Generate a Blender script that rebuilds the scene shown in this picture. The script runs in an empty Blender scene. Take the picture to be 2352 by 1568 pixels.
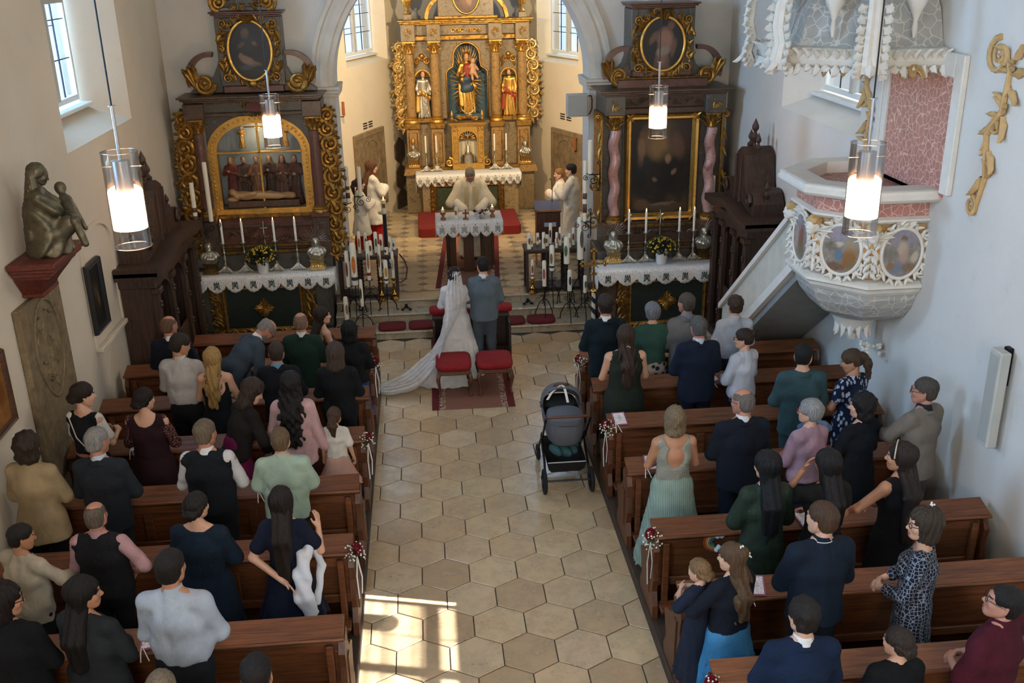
import bpy,bmesh,math,random
import numpy as np
from mathutils import Matrix,Vector
random.seed(7); RNG = np.random.default_rng(7)
scene = bpy.context.scene
COL = scene.collection
PI = math.pi
# ---------------------------------------------------------------- camera
cam_d = bpy.data.cameras.new('camera'); cam = bpy.data.objects.new('camera',cam_d); COL.objects.link(cam)
cam_d.sensor_width = 36.0; cam_d.lens = 35.0; cam_d.clip_end = 200
CR = ((0.99572832,-0.05036135,0.07738763),(-0.09029108,-0.35587699,0.93016079),(-0.01930368,-0.93317485,-0.35890398))
mw = Matrix.Identity(4)
for r_ in range(3):
    mw[r_][0] = CR[r_][0]; mw[r_][1] = -CR[r_][1]; mw[r_][2] = -CR[r_][2]
mw[0][3],mw[1][3],mw[2][3] = 0.0,0.0,5.73
cam.matrix_world = mw
scene.camera = cam
# ---------------------------------------------------------------- world, sun, daylight, exposure
world = bpy.data.worlds.new('sky'); scene.world = world; world.use_nodes = True
bg = world.node_tree.nodes['Background']; bg.inputs[0].default_value = (0.62,0.76,1.0,1); bg.inputs[1].default_value = 3.0
scene.view_settings.view_transform = 'Standard'; scene.view_settings.look = 'None'
scene.view_settings.exposure = 0.5; scene.view_settings.gamma = 1.0; scene.view_settings.use_curve_mapping = False
try:
    scene.cycles.max_bounces = 5; scene.cycles.diffuse_bounces = 3; scene.cycles.glossy_bounces = 2
    scene.cycles.transparent_max_bounces = 10; scene.cycles.transmission_bounces = 2
    scene.cycles.caustics_reflective = False; scene.cycles.caustics_refractive = False
    scene.cycles.sample_clamp_indirect = 6.0; scene.cycles.use_light_tree = False; scene.cycles.use_adaptive_sampling = True; scene.cycles.adaptive_threshold = 0.1; scene.cycles.adaptive_min_samples = 16
except Exception: pass
def light(name,kind,loc,energy,color,target=None,**kw):
    d = bpy.data.lights.new(name,kind); d.energy = energy; d.color = color
    for k,v in kw.items(): setattr(d,k,v)
    o = bpy.data.objects.new(name,d); COL.objects.link(o); o.location = loc
    if target is not None:
        o.rotation_euler = (Vector(target) - Vector(loc)).to_track_quat('-Z','Y').to_euler()
    return o
SKYC = (0.34,0.63,1.0)
SUN_DIR = Vector((-0.60,0.16,-0.62)).normalized()
light('sun','SUN',(30,-8,30),40.0,(1.0,0.96,0.89),target=Vector((30,-8,30)) + SUN_DIR,angle=0.006)
for yc_ in (12.98,6.0,-0.8):
    light('north_window_daylight','AREA',(-5.05,yc_,5.6),480.0,SKYC,target=(5,yc_,2.6),shape='RECTANGLE',size=1.9,size_y=3.0)
for yc_ in (12.6,5.4,-0.8):
    light('south_window_daylight','AREA',(6.05,yc_,5.7),110.0,(1.0,0.94,0.86),target=(-4,yc_,2.4),shape='RECTANGLE',size=1.7,size_y=3.0)
light('gallery_window_daylight','AREA',(0.5,-5.4,5.6),300.0,(1.0,0.88,0.74),target=(0.5,8,2.0),shape='RECTANGLE',size=2.6,size_y=3.0)
light('apse_window_daylight','AREA',(-1.75,22.75,5.7),60.0,SKYC,target=(1.0,20.6,2.0),shape='RECTANGLE',size=0.9,size_y=2.6)
light('apse_window_daylight','AREA',(3.35,22.55,5.7),60.0,SKYC,target=(0.6,20.6,2.0),shape='RECTANGLE',size=0.9,size_y=2.6)
light('altar_spotlight','SPOT',(2.35,17.35,5.3),520.0,(1.0,0.74,0.43),target=(0.5,22.4,2.5),spot_size=1.9,spot_blend=0.6,shadow_soft_size=0.05)
light('altar_spotlight','SPOT',(-1.0,17.35,5.3),430.0,(1.0,0.74,0.43),target=(1.4,22.4,2.5),spot_size=1.9,spot_blend=0.6,shadow_soft_size=0.05)
# ---------------------------------------------------------------- helpers: colours and materials
def hexc(h,a=1.0):
    h = h.lstrip('#'); v = [int(h[i:i+2],16) / 255 for i in (0,2,4)]
    return tuple((c / 12.92 if c <= 0.04045 else ((c + 0.055) / 1.055) ** 2.4) for c in v) + (a,)
def scl(c,k): return (min(c[0]*k,1),min(c[1]*k,1),min(c[2]*k,1),1)
_mats = {}
class NT:
    def __init__(s,name):
        s.m = bpy.data.materials.new(name); s.m.use_nodes = True; s.t = s.m.node_tree
        s.b = s.t.nodes['Principled BSDF']
    def n(s,typ,**kw):
        x = s.t.nodes.new(typ)
        for k,v in kw.items():
            if k.startswith('i_'):
                key = k[2:].replace('_',' ')
                x.inputs[key].default_value = v
            else: setattr(x,k,v)
        return x
    def l(s,a,b): s.t.links.new(a,b)
    def coord(s,scale=(1,1,1),out='Object',rot=(0,0,0),loc=(0,0,0)):
        tc = s.n('ShaderNodeTexCoord'); mp = s.n('ShaderNodeMapping')
        mp.inputs['Scale'].default_value = scale; mp.inputs['Rotation'].default_value = rot; mp.inputs['Location'].default_value = loc
        s.l(tc.outputs[out],mp.inputs['Vector']); return mp.outputs['Vector']
    def noise(s,vec,scale,detail=4,rough=0.55,dist=0):
        x = s.n('ShaderNodeTexNoise'); x.inputs['Scale'].default_value = scale; x.inputs['Detail'].default_value = detail
        x.inputs['Roughness'].default_value = rough; x.inputs['Distortion'].default_value = dist
        s.l(vec,x.inputs['Vector']); return x.outputs['Fac']
    def ramp(s,fac,stops,interp='LINEAR'):
        r = s.n('ShaderNodeValToRGB'); r.color_ramp.interpolation = interp; e = r.color_ramp.elements
        while len(e) < len(stops): e.new(0.5)
        for k,(p,c) in enumerate(stops): e[k].position = p; e[k].color = c if len(c) == 4 else (*c,1)
        s.l(fac,r.inputs['Fac']); return r.outputs['Color']
    def mix(s,fac,a,b,mode='MIX'):
        x = s.n('ShaderNodeMix',data_type='RGBA',blend_type=mode)
        for sock,v in ((x.inputs[0],fac),(x.inputs[6],a),(x.inputs[7],b)):
            if isinstance(v,(int,float)): sock.default_value = v
            elif isinstance(v,tuple): sock.default_value = v
            else: s.l(v,sock)
        return x.outputs[2]
    def math(s,op,a,b=None,c=None,clamp=False):
        x = s.n('ShaderNodeMath',operation=op,use_clamp=clamp)
        for k,v in enumerate((a,b,c)):
            if v is None: continue
            if isinstance(v,(int,float)): x.inputs[k].default_value = v
            else: s.l(v,x.inputs[k])
        return x.outputs[0]
    def bump(s,h,strength=0.3,dist=0.01):
        x = s.n('ShaderNodeBump'); x.inputs['Strength'].default_value = strength; x.inputs['Distance'].default_value = dist
        s.l(h,x.inputs['Height']); s.l(x.outputs['Normal'],s.b.inputs['Normal'])
    def set(s,color=None,rough=None,metal=None,**kw):
        for key,v in (('Base Color',color),('Roughness',rough),('Metallic',metal)):
            if v is None: continue
            if isinstance(v,(int,float,tuple)): s.b.inputs[key].default_value = v
            else: s.l(v,s.b.inputs[key])
        for k,v in kw.items(): s.b.inputs[k.replace('_',' ')].default_value = v
        return s.m
def plain(name,col,rough=0.6,metal=0.0,var=0.12,vs=6.0,bump=0.15,bs=80.0,bd=0.004,rand=0.0,spec=0.5,sheen=0.0):
    """noise-varied coat with fine relief"""
    key = ('plain',name)
    if key in _mats: return _mats[key]
    c = hexc(col) if isinstance(col,str) else col
    t = NT(name); v = t.coord()
    n = t.noise(v,vs,5)
    out = t.ramp(n,[(0.25,scl(c,1 - var)),(0.75,scl(c,1 + var))])
    if rand:
        oi = t.n('ShaderNodeObjectInfo'); f = t.math('MULTIPLY_ADD',oi.outputs['Random'],rand * 2,1 - rand)
        hs = t.n('ShaderNodeHueSaturation'); t.l(f,hs.inputs['Value']); t.l(out,hs.inputs['Color']); out = hs.outputs['Color']
    if bump: t.bump(t.noise(v,bs,3),bump,bd)
    m = t.set(out,rough,metal); t.b.inputs['Specular IOR Level'].default_value = spec
    if sheen: t.b.inputs['Sheen Weight'].default_value = sheen
    _mats[key] = m; return m
def marble(name,base,vein,scale=3.0,light=None,rough=0.3,amt=0.5):
    key = ('marble',name)
    if key in _mats: return _mats[key]
    b,v_ = hexc(base),hexc(vein); lt = hexc(light) if light else scl(b,1.5)
    t = NT(name); v = t.coord()
    n1 = t.noise(v,scale,8,0.65,1.4); n2 = t.noise(v,scale * 2.7,6,0.6,2.2)
    c1 = t.ramp(n1,[(0.3,v_),(0.47,b),(0.6,b),(0.75,lt)])
    ridge = t.math('ABSOLUTE',t.math('SUBTRACT',n2,0.5))
    f = t.ramp(ridge,[(0.0,(1,1,1,1)),(0.06,(0,0,0,1))])
    fm = t.math('MULTIPLY',f,amt)
    out = t.mix(fm,c1,v_)
    t.bump(t.noise(v,40,3),0.08,0.003)
    m = t.set(out,rough); _mats[key] = m; return m
def gold(name='gilded_wood',base='#b98a3a',dark='#3a2610',rough=0.34,patina=0.45):
    key = ('gold',name)
    if key in _mats: return _mats[key]
    t = NT(name); v = t.coord()
    n = t.noise(v,14,6,0.65)
    out = t.ramp(n,[(patina - 0.17,hexc(dark)),(patina + 0.05,hexc(base)),(0.85,scl(hexc(base),1.35))])
    rr = t.ramp(n,[(0.3,(0.65,0.65,0.65)),(0.6,(rough,rough,rough))])
    mt = t.ramp(n,[(patina - 0.15,(0.3,0.3,0.3)),(patina + 0.05,(0.92,0.92,0.92))])
    t.bump(t.noise(v,70,4),0.35,0.004)
    m = t.set(out,rr,mt); _mats[key] = m; return m
def wood(name,col,dark,axis='X',rough=0.38,scale=1.0,rand=0.10,spec=0.5):
    key = ('wood',name)
    if key in _mats: return _mats[key]
    t = NT(name)
    s = {'X': (0.7,9,9),'Y': (9,0.7,9),'Z': (9,9,0.7)}[axis]
    v = t.coord(tuple(q * scale for q in s))
    n = t.noise(v,4.0,6,0.6,0.6); n2 = t.noise(v,17,3,0.6)
    c = t.ramp(n,[(0.28,hexc(dark)),(0.62,hexc(col)),(0.85,scl(hexc(col),1.25))])
    c = t.mix(t.math('MULTIPLY',n2,0.22),c,scl(hexc(dark),0.6))
    oi = t.n('ShaderNodeObjectInfo'); f = t.math('MULTIPLY_ADD',oi.outputs['Random'],rand * 2,1 - rand)
    hs = t.n('ShaderNodeHueSaturation'); t.l(f,hs.inputs['Value']); t.l(c,hs.inputs['Color'])
    t.bump(n2,0.12,0.003)
    rr = t.ramp(n2,[(0.2,(rough * 0.8,) * 3),(0.8,(rough * 1.35,) * 3)])
    m = t.set(hs.outputs['Color'],rr); t.b.inputs['Specular IOR Level'].default_value = spec
    _mats[key] = m; return m
def emit(name,col,strength):
    key = ('emit',name)
    if key in _mats: return _mats[key]
    t = NT(name); m = t.set(hexc(col),0.5); t.b.inputs['Emission Color'].default_value = hexc(col); t.b.inputs['Emission Strength'].default_value = strength
    _mats[key] = m; return m
def glass(name,tint=(1,1,1,1),fac=0.10,rough=0.03):
    key = ('glass',name)
    if key in _mats: return _mats[key]
    t = NT(name); tr = t.n('ShaderNodeBsdfTransparent'); tr.inputs[0].default_value = tint
    gl = t.n('ShaderNodeBsdfGlossy'); gl.inputs['Roughness'].default_value = rough
    lw = t.n('ShaderNodeLayerWeight'); lw.inputs['Blend'].default_value = 0.35
    f = t.math('MULTIPLY_ADD',lw.outputs['Fresnel'],0.6,fac,clamp=True)
    mx = t.n('ShaderNodeMixShader'); t.l(f,mx.inputs[0]); t.l(tr.outputs[0],mx.inputs[1]); t.l(gl.outputs[0],mx.inputs[2])
    t.l(mx.outputs[0],t.t.nodes['Material Output'].inputs['Surface']); t.t.nodes.remove(t.b)
    _mats[key] = t.m; return t.m
def picture(name,bgc,blobs,rough=0.35,grain=0.5,plane='xz'):
    """flat painted image: soft elliptical strokes (u, v, ru, rv, angle, colour, opacity) on a mottled ground; uses Generated 0..1"""
    t = NT(name); tc = t.n('ShaderNodeTexCoord'); sep = t.n('ShaderNodeSeparateXYZ')
    nz = t.n('ShaderNodeTexNoise'); nz.inputs['Scale'].default_value = 9; nz.inputs['Detail'].default_value = 5
    t.l(tc.outputs['Generated'],nz.inputs['Vector'])
    dv = t.n('ShaderNodeVectorMath',operation='MULTIPLY_ADD'); t.l(nz.outputs['Color'],dv.inputs[0])
    dv.inputs[1].default_value = (0.05,0.05,0.05); t.l(tc.outputs['Generated'],dv.inputs[2])
    sh = t.n('ShaderNodeVectorMath',operation='SUBTRACT'); t.l(dv.outputs[0],sh.inputs[0]); sh.inputs[1].default_value = (0.025,0.025,0.025)
    t.l(sh.outputs[0],sep.inputs[0])
    U = sep.outputs['XYZ'.index(plane[0].upper())]; V = sep.outputs['XYZ'.index(plane[1].upper())]
    c = t.ramp(nz.outputs['Fac'],[(0.3,scl(hexc(bgc),0.7)),(0.7,scl(hexc(bgc),1.3))])
    for (u,v,ru,rv,ang,col,op) in blobs:
        du = t.math('SUBTRACT',U,u); dvv = t.math('SUBTRACT',V,v); ca,sa = math.cos(ang),math.sin(ang)
        a = t.math('DIVIDE',t.math('ADD',t.math('MULTIPLY',du,ca),t.math('MULTIPLY',dvv,sa)),ru)
        b = t.math('DIVIDE',t.math('SUBTRACT',t.math('MULTIPLY',dvv,ca),t.math('MULTIPLY',du,sa)),rv)
        d = t.math('ADD',t.math('MULTIPLY',a,a),t.math('MULTIPLY',b,b))
        f = t.math('MULTIPLY',t.math('SUBTRACT',1.35,d,clamp=True),op,clamp=True)
        c = t.mix(f,c,hexc(col))
    return t.set(c,rough)
# ---------------------------------------------------------------- helpers: objects
def tag(o,label=None,cat=None,group=None,kind=None):
    if label: o['label'] = label
    if cat: o['category'] = cat
    if group: o['group'] = group
    if kind: o['kind'] = kind
    return o
def empty(name,loc,label=None,cat=None,group=None,rz=0.0):
    o = bpy.data.objects.new(name,None); COL.objects.link(o); o.location = loc; o.rotation_euler = (0,0,rz); o.empty_display_size = 0.1
    return tag(o,label,cat,group)
def attach(o,parent):
    """parent keeping world coordinates (roots are pure translations + z rotation)"""
    if parent is None: return o
    o.parent = parent
    m = Matrix.Identity(4); p = parent
    chain = []
    while p is not None: chain.append(p); p = p.parent
    w = Matrix.Identity(4)
    for q in reversed(chain):
        w = w @ (q.matrix_parent_inverse if q.parent else Matrix.Identity(4)) @ Matrix.LocRotScale(q.location,q.rotation_euler,q.scale)
    o.matrix_parent_inverse = w.inverted(); return o
def copy_tree(o,parent=None,delta=None):
    c = o.copy(); COL.objects.link(c)
    if parent is not None:
        mpi = o.matrix_parent_inverse.copy(); c.parent = parent; c.matrix_parent_inverse = mpi
    if delta is not None: c.location = Vector(o.location) + Vector(delta)
    for ch in list(KIDS.get(o.name,[])):
        copy_tree(ch,c)
    return c
KIDS = {}
def mesh_np(name,V,F,mats,parent=None,smooth=True,mi=None):
    """fast quad mesh from numpy"""
    me = bpy.data.meshes.new(name)
    n,k = len(V),F.shape[1]
    me.vertices.add(n); me.vertices.foreach_set('co',np.ascontiguousarray(V,dtype=np.float32).ravel())
    me.loops.add(F.size); me.loops.foreach_set('vertex_index',np.ascontiguousarray(F,dtype=np.int32).ravel())
    me.polygons.add(len(F)); me.polygons.foreach_set('loop_start',np.arange(0,F.size,k,dtype=np.int32))
    me.polygons.foreach_set('loop_total',np.full(len(F),k,dtype=np.int32))
    me.polygons.foreach_set('use_smooth',np.full(len(F),smooth,dtype=bool))
    for m in (mats if isinstance(mats,(list,tuple)) else [mats]): me.materials.append(m)
    if mi is not None: me.polygons.foreach_set('material_index',np.ascontiguousarray(mi,dtype=np.int32))
    me.update(calc_edges=True)
    o = bpy.data.objects.new(name,me); COL.objects.link(o)
    if parent is not None: attach(o,parent); KIDS.setdefault(parent.name,[]).append(o)
    return o
class MB:
    """collects plain solids into one mesh"""
    def __init__(s): s.v = []; s.f = []
    def add(s,vs,fs):
        k = len(s.v); s.v += [tuple(q) for q in vs]; s.f += [tuple(i + k for i in q) for q in fs]; return s
    def box(s,x0,x1,y0,y1,z0,z1):
        return s.add([(x0,y0,z0),(x1,y0,z0),(x1,y1,z0),(x0,y1,z0),(x0,y0,z1),(x1,y0,z1),(x1,y1,z1),(x0,y1,z1)],
                     [(0,3,2,1),(4,5,6,7),(0,1,5,4),(1,2,6,5),(2,3,7,6),(3,0,4,7)])
    def bbox(s,x0,x1,y0,y1,z0,z1,b=0.006):
        """box with chamfered edges"""
        b = min(b,(x1-x0)/2.2,(y1-y0)/2.2,(z1-z0)/2.2)
        vs = []
        for sx in (0,1):
            for sy in (0,1):
                for sz in (0,1):
                    X,Y,Z = (x0,x1)[sx],(y0,y1)[sy],(z0,z1)[sz]; dx,dy,dz = (b,-b)[sx],(b,-b)[sy],(b,-b)[sz]
                    vs += [(X,Y+dy,Z+dz),(X+dx,Y,Z+dz),(X+dx,Y+dy,Z)]
        bm = bmesh.new()
        for q in vs: bm.verts.new(q)
        bmesh.ops.convex_hull(bm,input=bm.verts); bmesh.ops.dissolve_limit(bm,angle_limit=0.01,verts=bm.verts,edges=bm.edges)
        bm.verts.ensure_lookup_table(); bm.verts.index_update()
        s.add([v.co[:] for v in bm.verts],[[v.index for v in f.verts] for f in bm.faces]); bm.free(); return s
    def prism(s,poly,axis,a0,a1):
        """extrude a 2-D polygon: axis x -> poly (y,z); y -> (x,z); z -> (x,y)"""
        def P(p,a): return {'x': (a,p[0],p[1]),'y': (p[0],a,p[1]),'z': (p[0],p[1],a)}[axis]
        n = len(poly); vs = [P(p,a0) for p in poly] + [P(p,a1) for p in poly]
        fs = [tuple(range(n)),tuple(range(2*n-1,n-1,-1))] + [(i,i+n,(i+1) % n + n,(i+1) % n) for i in range(n)]
        return s.add(vs,fs)
    def strip(s,outer,inner,axis,a0,a1):
        """solid band between two polylines of equal count (open)"""
        n = len(outer)
        def P(p,a): return {'x': (a,p[0],p[1]),'y': (p[0],a,p[1]),'z': (p[0],p[1],a)}[axis]
        vs = [P(p,a0) for p in outer] + [P(p,a0) for p in inner] + [P(p,a1) for p in outer] + [P(p,a1) for p in inner]
        fs = []
        for i in range(n-1):
            fs += [(i,i+1,n+i+1,n+i),(2*n+i,3*n+i,3*n+i+1,2*n+i+1),(i,2*n+i,2*n+i+1,i+1),(n+i,n+i+1,3*n+i+1,3*n+i)]
        fs += [(0,n,3*n,2*n),(n-1,3*n-1,4*n-1,2*n-1)]
        return s.add(vs,fs)
    def lathe(s,prof,c=(0,0,0),n=16,sx=1.0,sy=1.0,a0=0.0,a1=2*PI,twist=0.0):
        full = abs(a1 - a0 - 2*PI) < 1e-6; m = n if full else n + 1; k = len(s.v); vs = []; fs = []
        for j,(r,z) in enumerate(prof):
            for i in range(m):
                a = a0 + (a1 - a0) * i / n + twist * j
                vs.append((c[0] + r*math.cos(a)*sx,c[1] + r*math.sin(a)*sy,c[2] + z))
        for j in range(len(prof)-1):
            for i in range(n):
                i2 = (i+1) % m
                fs.append((j*m+i,j*m+i2,(j+1)*m+i2,(j+1)*m+i))
        if full:
            if prof[0][0] > 1e-4: fs.append(tuple(range(m-1,-1,-1)))
            if prof[-1][0] > 1e-4: fs.append(tuple((len(prof)-1)*m + i for i in range(m)))
        return s.add(vs,fs)
    def tube(s,pts,r,n=8,caps=True):
        pts = [Vector(p) for p in pts]; m = len(pts); rr = r if isinstance(r,(list,tuple)) else [r]*m
        vs = []; fs = []; ref = Vector((0,0,1))
        d0 = (pts[1]-pts[0]).normalized()
        if abs(d0.dot(ref)) > 0.9: ref = Vector((1,0,0))
        u = d0.cross(ref).normalized()
        for j in range(m):
            d = (pts[min(j+1,m-1)] - pts[max(j-1,0)]).normalized()
            u = (u - d*u.dot(d)).normalized(); w = d.cross(u)
            for i in range(n):
                a = 2*PI*i/n; vs.append(tuple(pts[j] + (u*math.cos(a) + w*math.sin(a))*rr[j]))
        for j in range(m-1):
            for i in range(n):
                fs.append((j*n+i,j*n+(i+1) % n,(j+1)*n+(i+1) % n,(j+1)*n+i))
        if caps: fs += [tuple(range(n-1,-1,-1)),tuple((m-1)*n+i for i in range(n))]
        return s.add(vs,fs)
    def loft(s,rings,caps=True,closed=True):
        n = len(rings[0]); vs = [p for r in rings for p in r]; fs = []
        for j in range(len(rings)-1):
            for i in range(n if closed else n-1):
                fs.append((j*n+i,j*n+(i+1) % n,(j+1)*n+(i+1) % n,(j+1)*n+i))
        if caps: fs += [tuple(range(n-1,-1,-1)),tuple((len(rings)-1)*n+i for i in range(n))]
        return s.add(vs,fs)
    def sphere(s,c,r,n=10,m=6,sc=(1,1,1)):
        prof = [(max(r*math.sin(PI*j/m),1e-5),-r*math.cos(PI*j/m)) for j in range(m+1)]
        k = len(s.v); s.lathe([(p[0],p[1]*sc[2]) for p in prof],c,n,sc[0],sc[1]); return s
    def xf(s,M,k0=0):
        for i in range(k0,len(s.v)): s.v[i] = tuple(M @ Vector(s.v[i]))
        return s
    def mesh(s,name,mat):
        me = bpy.data.meshes.new(name); me.from_pydata(s.v,[],s.f); me.materials.append(mat); return me
    def build(s,name,mat,parent=None,smooth=False,angle=None):
        me = s.mesh(name,mat)
        bm = bmesh.new(); bm.from_mesh(me); bmesh.ops.recalc_face_normals(bm,faces=bm.faces); bm.to_mesh(me); bm.free()
        if smooth:
            me.polygons.foreach_set('use_smooth',[True]*len(me.polygons))
            if angle:
                try: me.set_sharp_from_angle(angle=angle)
                except Exception: pass
        o = bpy.data.objects.new(name,me); COL.objects.link(o)
        if parent is not None: attach(o,parent); KIDS.setdefault(parent.name,[]).append(o)
        return o
def place(me_obj_data,name,loc,parent=None,rz=0.0,sc=1.0,rot=None):
    o = bpy.data.objects.new(name,me_obj_data); COL.objects.link(o); o.location = loc
    o.rotation_euler = rot if rot is not None else (0,0,rz); o.scale = (sc,)*3 if isinstance(sc,(int,float)) else sc
    if parent is not None: attach(o,parent); KIDS.setdefault(parent.name,[]).append(o)
    return o
S_ = 0.6
# ---------------------------------------------------------------- helpers: implicit surfaces (numpy surface nets)
_CO = [(0,0,0),(1,0,0),(0,1,0),(1,1,0),(0,0,1),(1,0,1),(0,1,1),(1,1,1)]
_ED = [(0,1),(2,3),(4,5),(6,7),(0,2),(1,3),(4,6),(5,7),(0,4),(1,5),(2,6),(3,7)]
def surfnets(Fd,o,h):
    S = Fd < 0; nx,ny,nz = S.shape
    T = np.zeros((nx-1,ny-1,nz-1),np.int8)
    for c in _CO: T += S[c[0]:nx-1+c[0],c[1]:ny-1+c[1],c[2]:nz-1+c[2]]
    act = (T > 0) & (T < 8); I = np.argwhere(act); n = len(I)
    vid = np.full(act.shape,-1,np.int32); vid[act] = np.arange(n,dtype=np.int32)
    Vc = np.stack([Fd[I[:,0]+c[0],I[:,1]+c[1],I[:,2]+c[2]] for c in _CO],1)
    pos = np.zeros((n,3)); cnt = np.zeros(n)
    for a,b in _ED:
        va,vb = Vc[:,a],Vc[:,b]; m = (va < 0) != (vb < 0)
        t = np.where(m,va / np.where(m,va - vb,1),0); ca = np.array(_CO[a],float); cb = np.array(_CO[b],float)
        pos += np.where(m[:,None],ca + (cb - ca) * t[:,None],0); cnt += m
    V = o + h * (I + pos / cnt[:,None])
    Fs = []
    A = S[:-1,1:-1,1:-1]; m = A != S[1:,1:-1,1:-1]; E = np.argwhere(m)
    if len(E):
        i,j,k = E.T; q = np.stack([vid[i,j,k],vid[i,j+1,k],vid[i,j+1,k+1],vid[i,j,k+1]],1); f = ~A[m]; q[f] = q[f][:,::-1]; Fs.append(q)
    A = S[1:-1,:-1,1:-1]; m = A != S[1:-1,1:,1:-1]; E = np.argwhere(m)
    if len(E):
        i,j,k = E.T; q = np.stack([vid[i,j,k],vid[i,j,k+1],vid[i+1,j,k+1],vid[i+1,j,k]],1); f = ~A[m]; q[f] = q[f][:,::-1]; Fs.append(q)
    A = S[1:-1,1:-1,:-1]; m = A != S[1:-1,1:-1,1:]; E = np.argwhere(m)
    if len(E):
        i,j,k = E.T; q = np.stack([vid[i,j,k],vid[i+1,j,k],vid[i+1,j+1,k],vid[i,j+1,k]],1); f = ~A[m]; q[f] = q[f][:,::-1]; Fs.append(q)
    return V,np.concatenate(Fs).astype(np.int32)
A3 = lambda *p: np.array(p,dtype=float)
class Prim:
    __slots__ = ('fn','lo','hi','mode','k')
    def __init__(s,fn,lo,hi,mode='add',k=None): s.fn,s.lo,s.hi,s.mode,s.k = fn,lo,hi,mode,k
def cone(a,b,ra,rb=None,mode='add',k=None):
    a,b = A3(*a),A3(*b); rb = ra if rb is None else rb; ab = b - a; L2 = max(ab.dot(ab),1e-9); R = max(ra,rb)
    def fn(X,Y,Z):
        px,py,pz = X - a[0],Y - a[1],Z - a[2]
        t = np.clip((px*ab[0] + py*ab[1] + pz*ab[2]) / L2,0,1)
        return np.sqrt((px - t*ab[0])**2 + (py - t*ab[1])**2 + (pz - t*ab[2])**2) - (ra + (rb - ra)*t)
    return Prim(fn,np.minimum(a,b) - R,np.maximum(a,b) + R,mode,k)
def ell(c,r,mode='add',k=None,rot=None):
    c,r = A3(*c),A3(*r); m = r.min(); R = None if rot is None else np.array(Matrix.Rotation(rot[0],3,rot[1]).transposed())
    ext = r if rot is None else np.full(3,r.max())
    def fn(X,Y,Z):
        px,py,pz = X - c[0],Y - c[1],Z - c[2]
        if R is not None: px,py,pz = (R[0,0]*px + R[0,1]*py + R[0,2]*pz,R[1,0]*px + R[1,1]*py + R[1,2]*pz,R[2,0]*px + R[2,1]*py + R[2,2]*pz)
        q = np.sqrt((px/r[0])**2 + (py/r[1])**2 + (pz/r[2])**2)
        return (q - 1) * m
    return Prim(fn,c - ext,c + ext,mode,k)
def tcone(a,b,ra,rb,mode='add',k=None,side=(1,0,0)):
    """tapered elliptical limb; ra, rb = (half width along side, half depth)"""
    a,b = A3(*a),A3(*b); ab = b - a; L = math.sqrt(max(ab.dot(ab),1e-9)); d = ab / L
    u = A3(*side); u = u - d*u.dot(d); u /= np.linalg.norm(u); w = np.cross(d,u); R = max(*ra,*rb)
    def fn(X,Y,Z):
        px,py,pz = X - a[0],Y - a[1],Z - a[2]
        s = px*d[0] + py*d[1] + pz*d[2]; t = np.clip(s / L,0,1)
        U = px*u[0] + py*u[1] + pz*u[2]; W = px*w[0] + py*w[1] + pz*w[2]; e = s - t*L
        ru = ra[0] + (rb[0]-ra[0])*t; rw = ra[1] + (rb[1]-ra[1])*t; mn = np.minimum(ru,rw)
        return (np.sqrt((U/ru)**2 + (W/rw)**2 + (e/mn)**2) - 1) * mn
    return Prim(fn,np.minimum(a,b) - R,np.maximum(a,b) + R,mode,k)
def half(n,d,k=None):
    """keep the side where n.p < d"""
    n = A3(*n); n /= np.linalg.norm(n)
    return Prim(lambda X,Y,Z: n[0]*X + n[1]*Y + n[2]*Z - d,None,None,'int',k)
def sdf(prims,h,k=0.03,post=None):
    adds = [p for p in prims if p.mode == 'add']
    lo = np.min([p.lo for p in adds],0) - 3*h; hi = np.max([p.hi for p in adds],0) + 3*h
    N = np.ceil((hi - lo) / h).astype(int) + 1
    ax = [(lo[i] + h*np.arange(N[i])).astype(np.float32) for i in range(3)]
    Fd = np.full(N,0.3,np.float32)
    for p in prims:
        kk = k if p.k is None else p.k
        if p.lo is None: sl = [slice(0,N[i]) for i in range(3)]
        else:
            mg = kk + 3*h
            sl = [slice(max(int((p.lo[i]-mg-lo[i])/h),0),min(int((p.hi[i]+mg-lo[i])/h)+2,N[i])) for i in range(3)]
            if any(q.stop <= q.start for q in sl): continue
        X = ax[0][sl[0]][:,None,None]; Y = ax[1][sl[1]][None,:,None]; Z = ax[2][sl[2]][None,None,:]
        d = p.fn(X,Y,Z).astype(np.float32); sub = Fd[sl[0],sl[1],sl[2]]
        if p.mode == 'add':
            if kk > 0: hh = np.maximum(kk - np.abs(sub - d),0) / kk; r = np.minimum(sub,d) - hh*hh*kk*0.25
            else: r = np.minimum(sub,d)
        else:
            e = -d if p.mode == 'sub' else d; kk = 0.008 if p.k is None else p.k
            hh = np.maximum(kk - np.abs(sub - e),0) / kk; r = np.maximum(sub,e) + hh*hh*kk*0.25
        Fd[sl[0],sl[1],sl[2]] = r
    if post is not None: Fd = Fd + post(ax[0][:,None,None],ax[1][None,:,None],ax[2][None,None,:]).astype(np.float32)
    Fd[0] = Fd[-1] = 0.3; Fd[:,0] = Fd[:,-1] = 0.3; Fd[:,:,0] = Fd[:,:,-1] = 0.3
    V,Fc = surfnets(Fd,lo,h)
    return V,Fc
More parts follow.
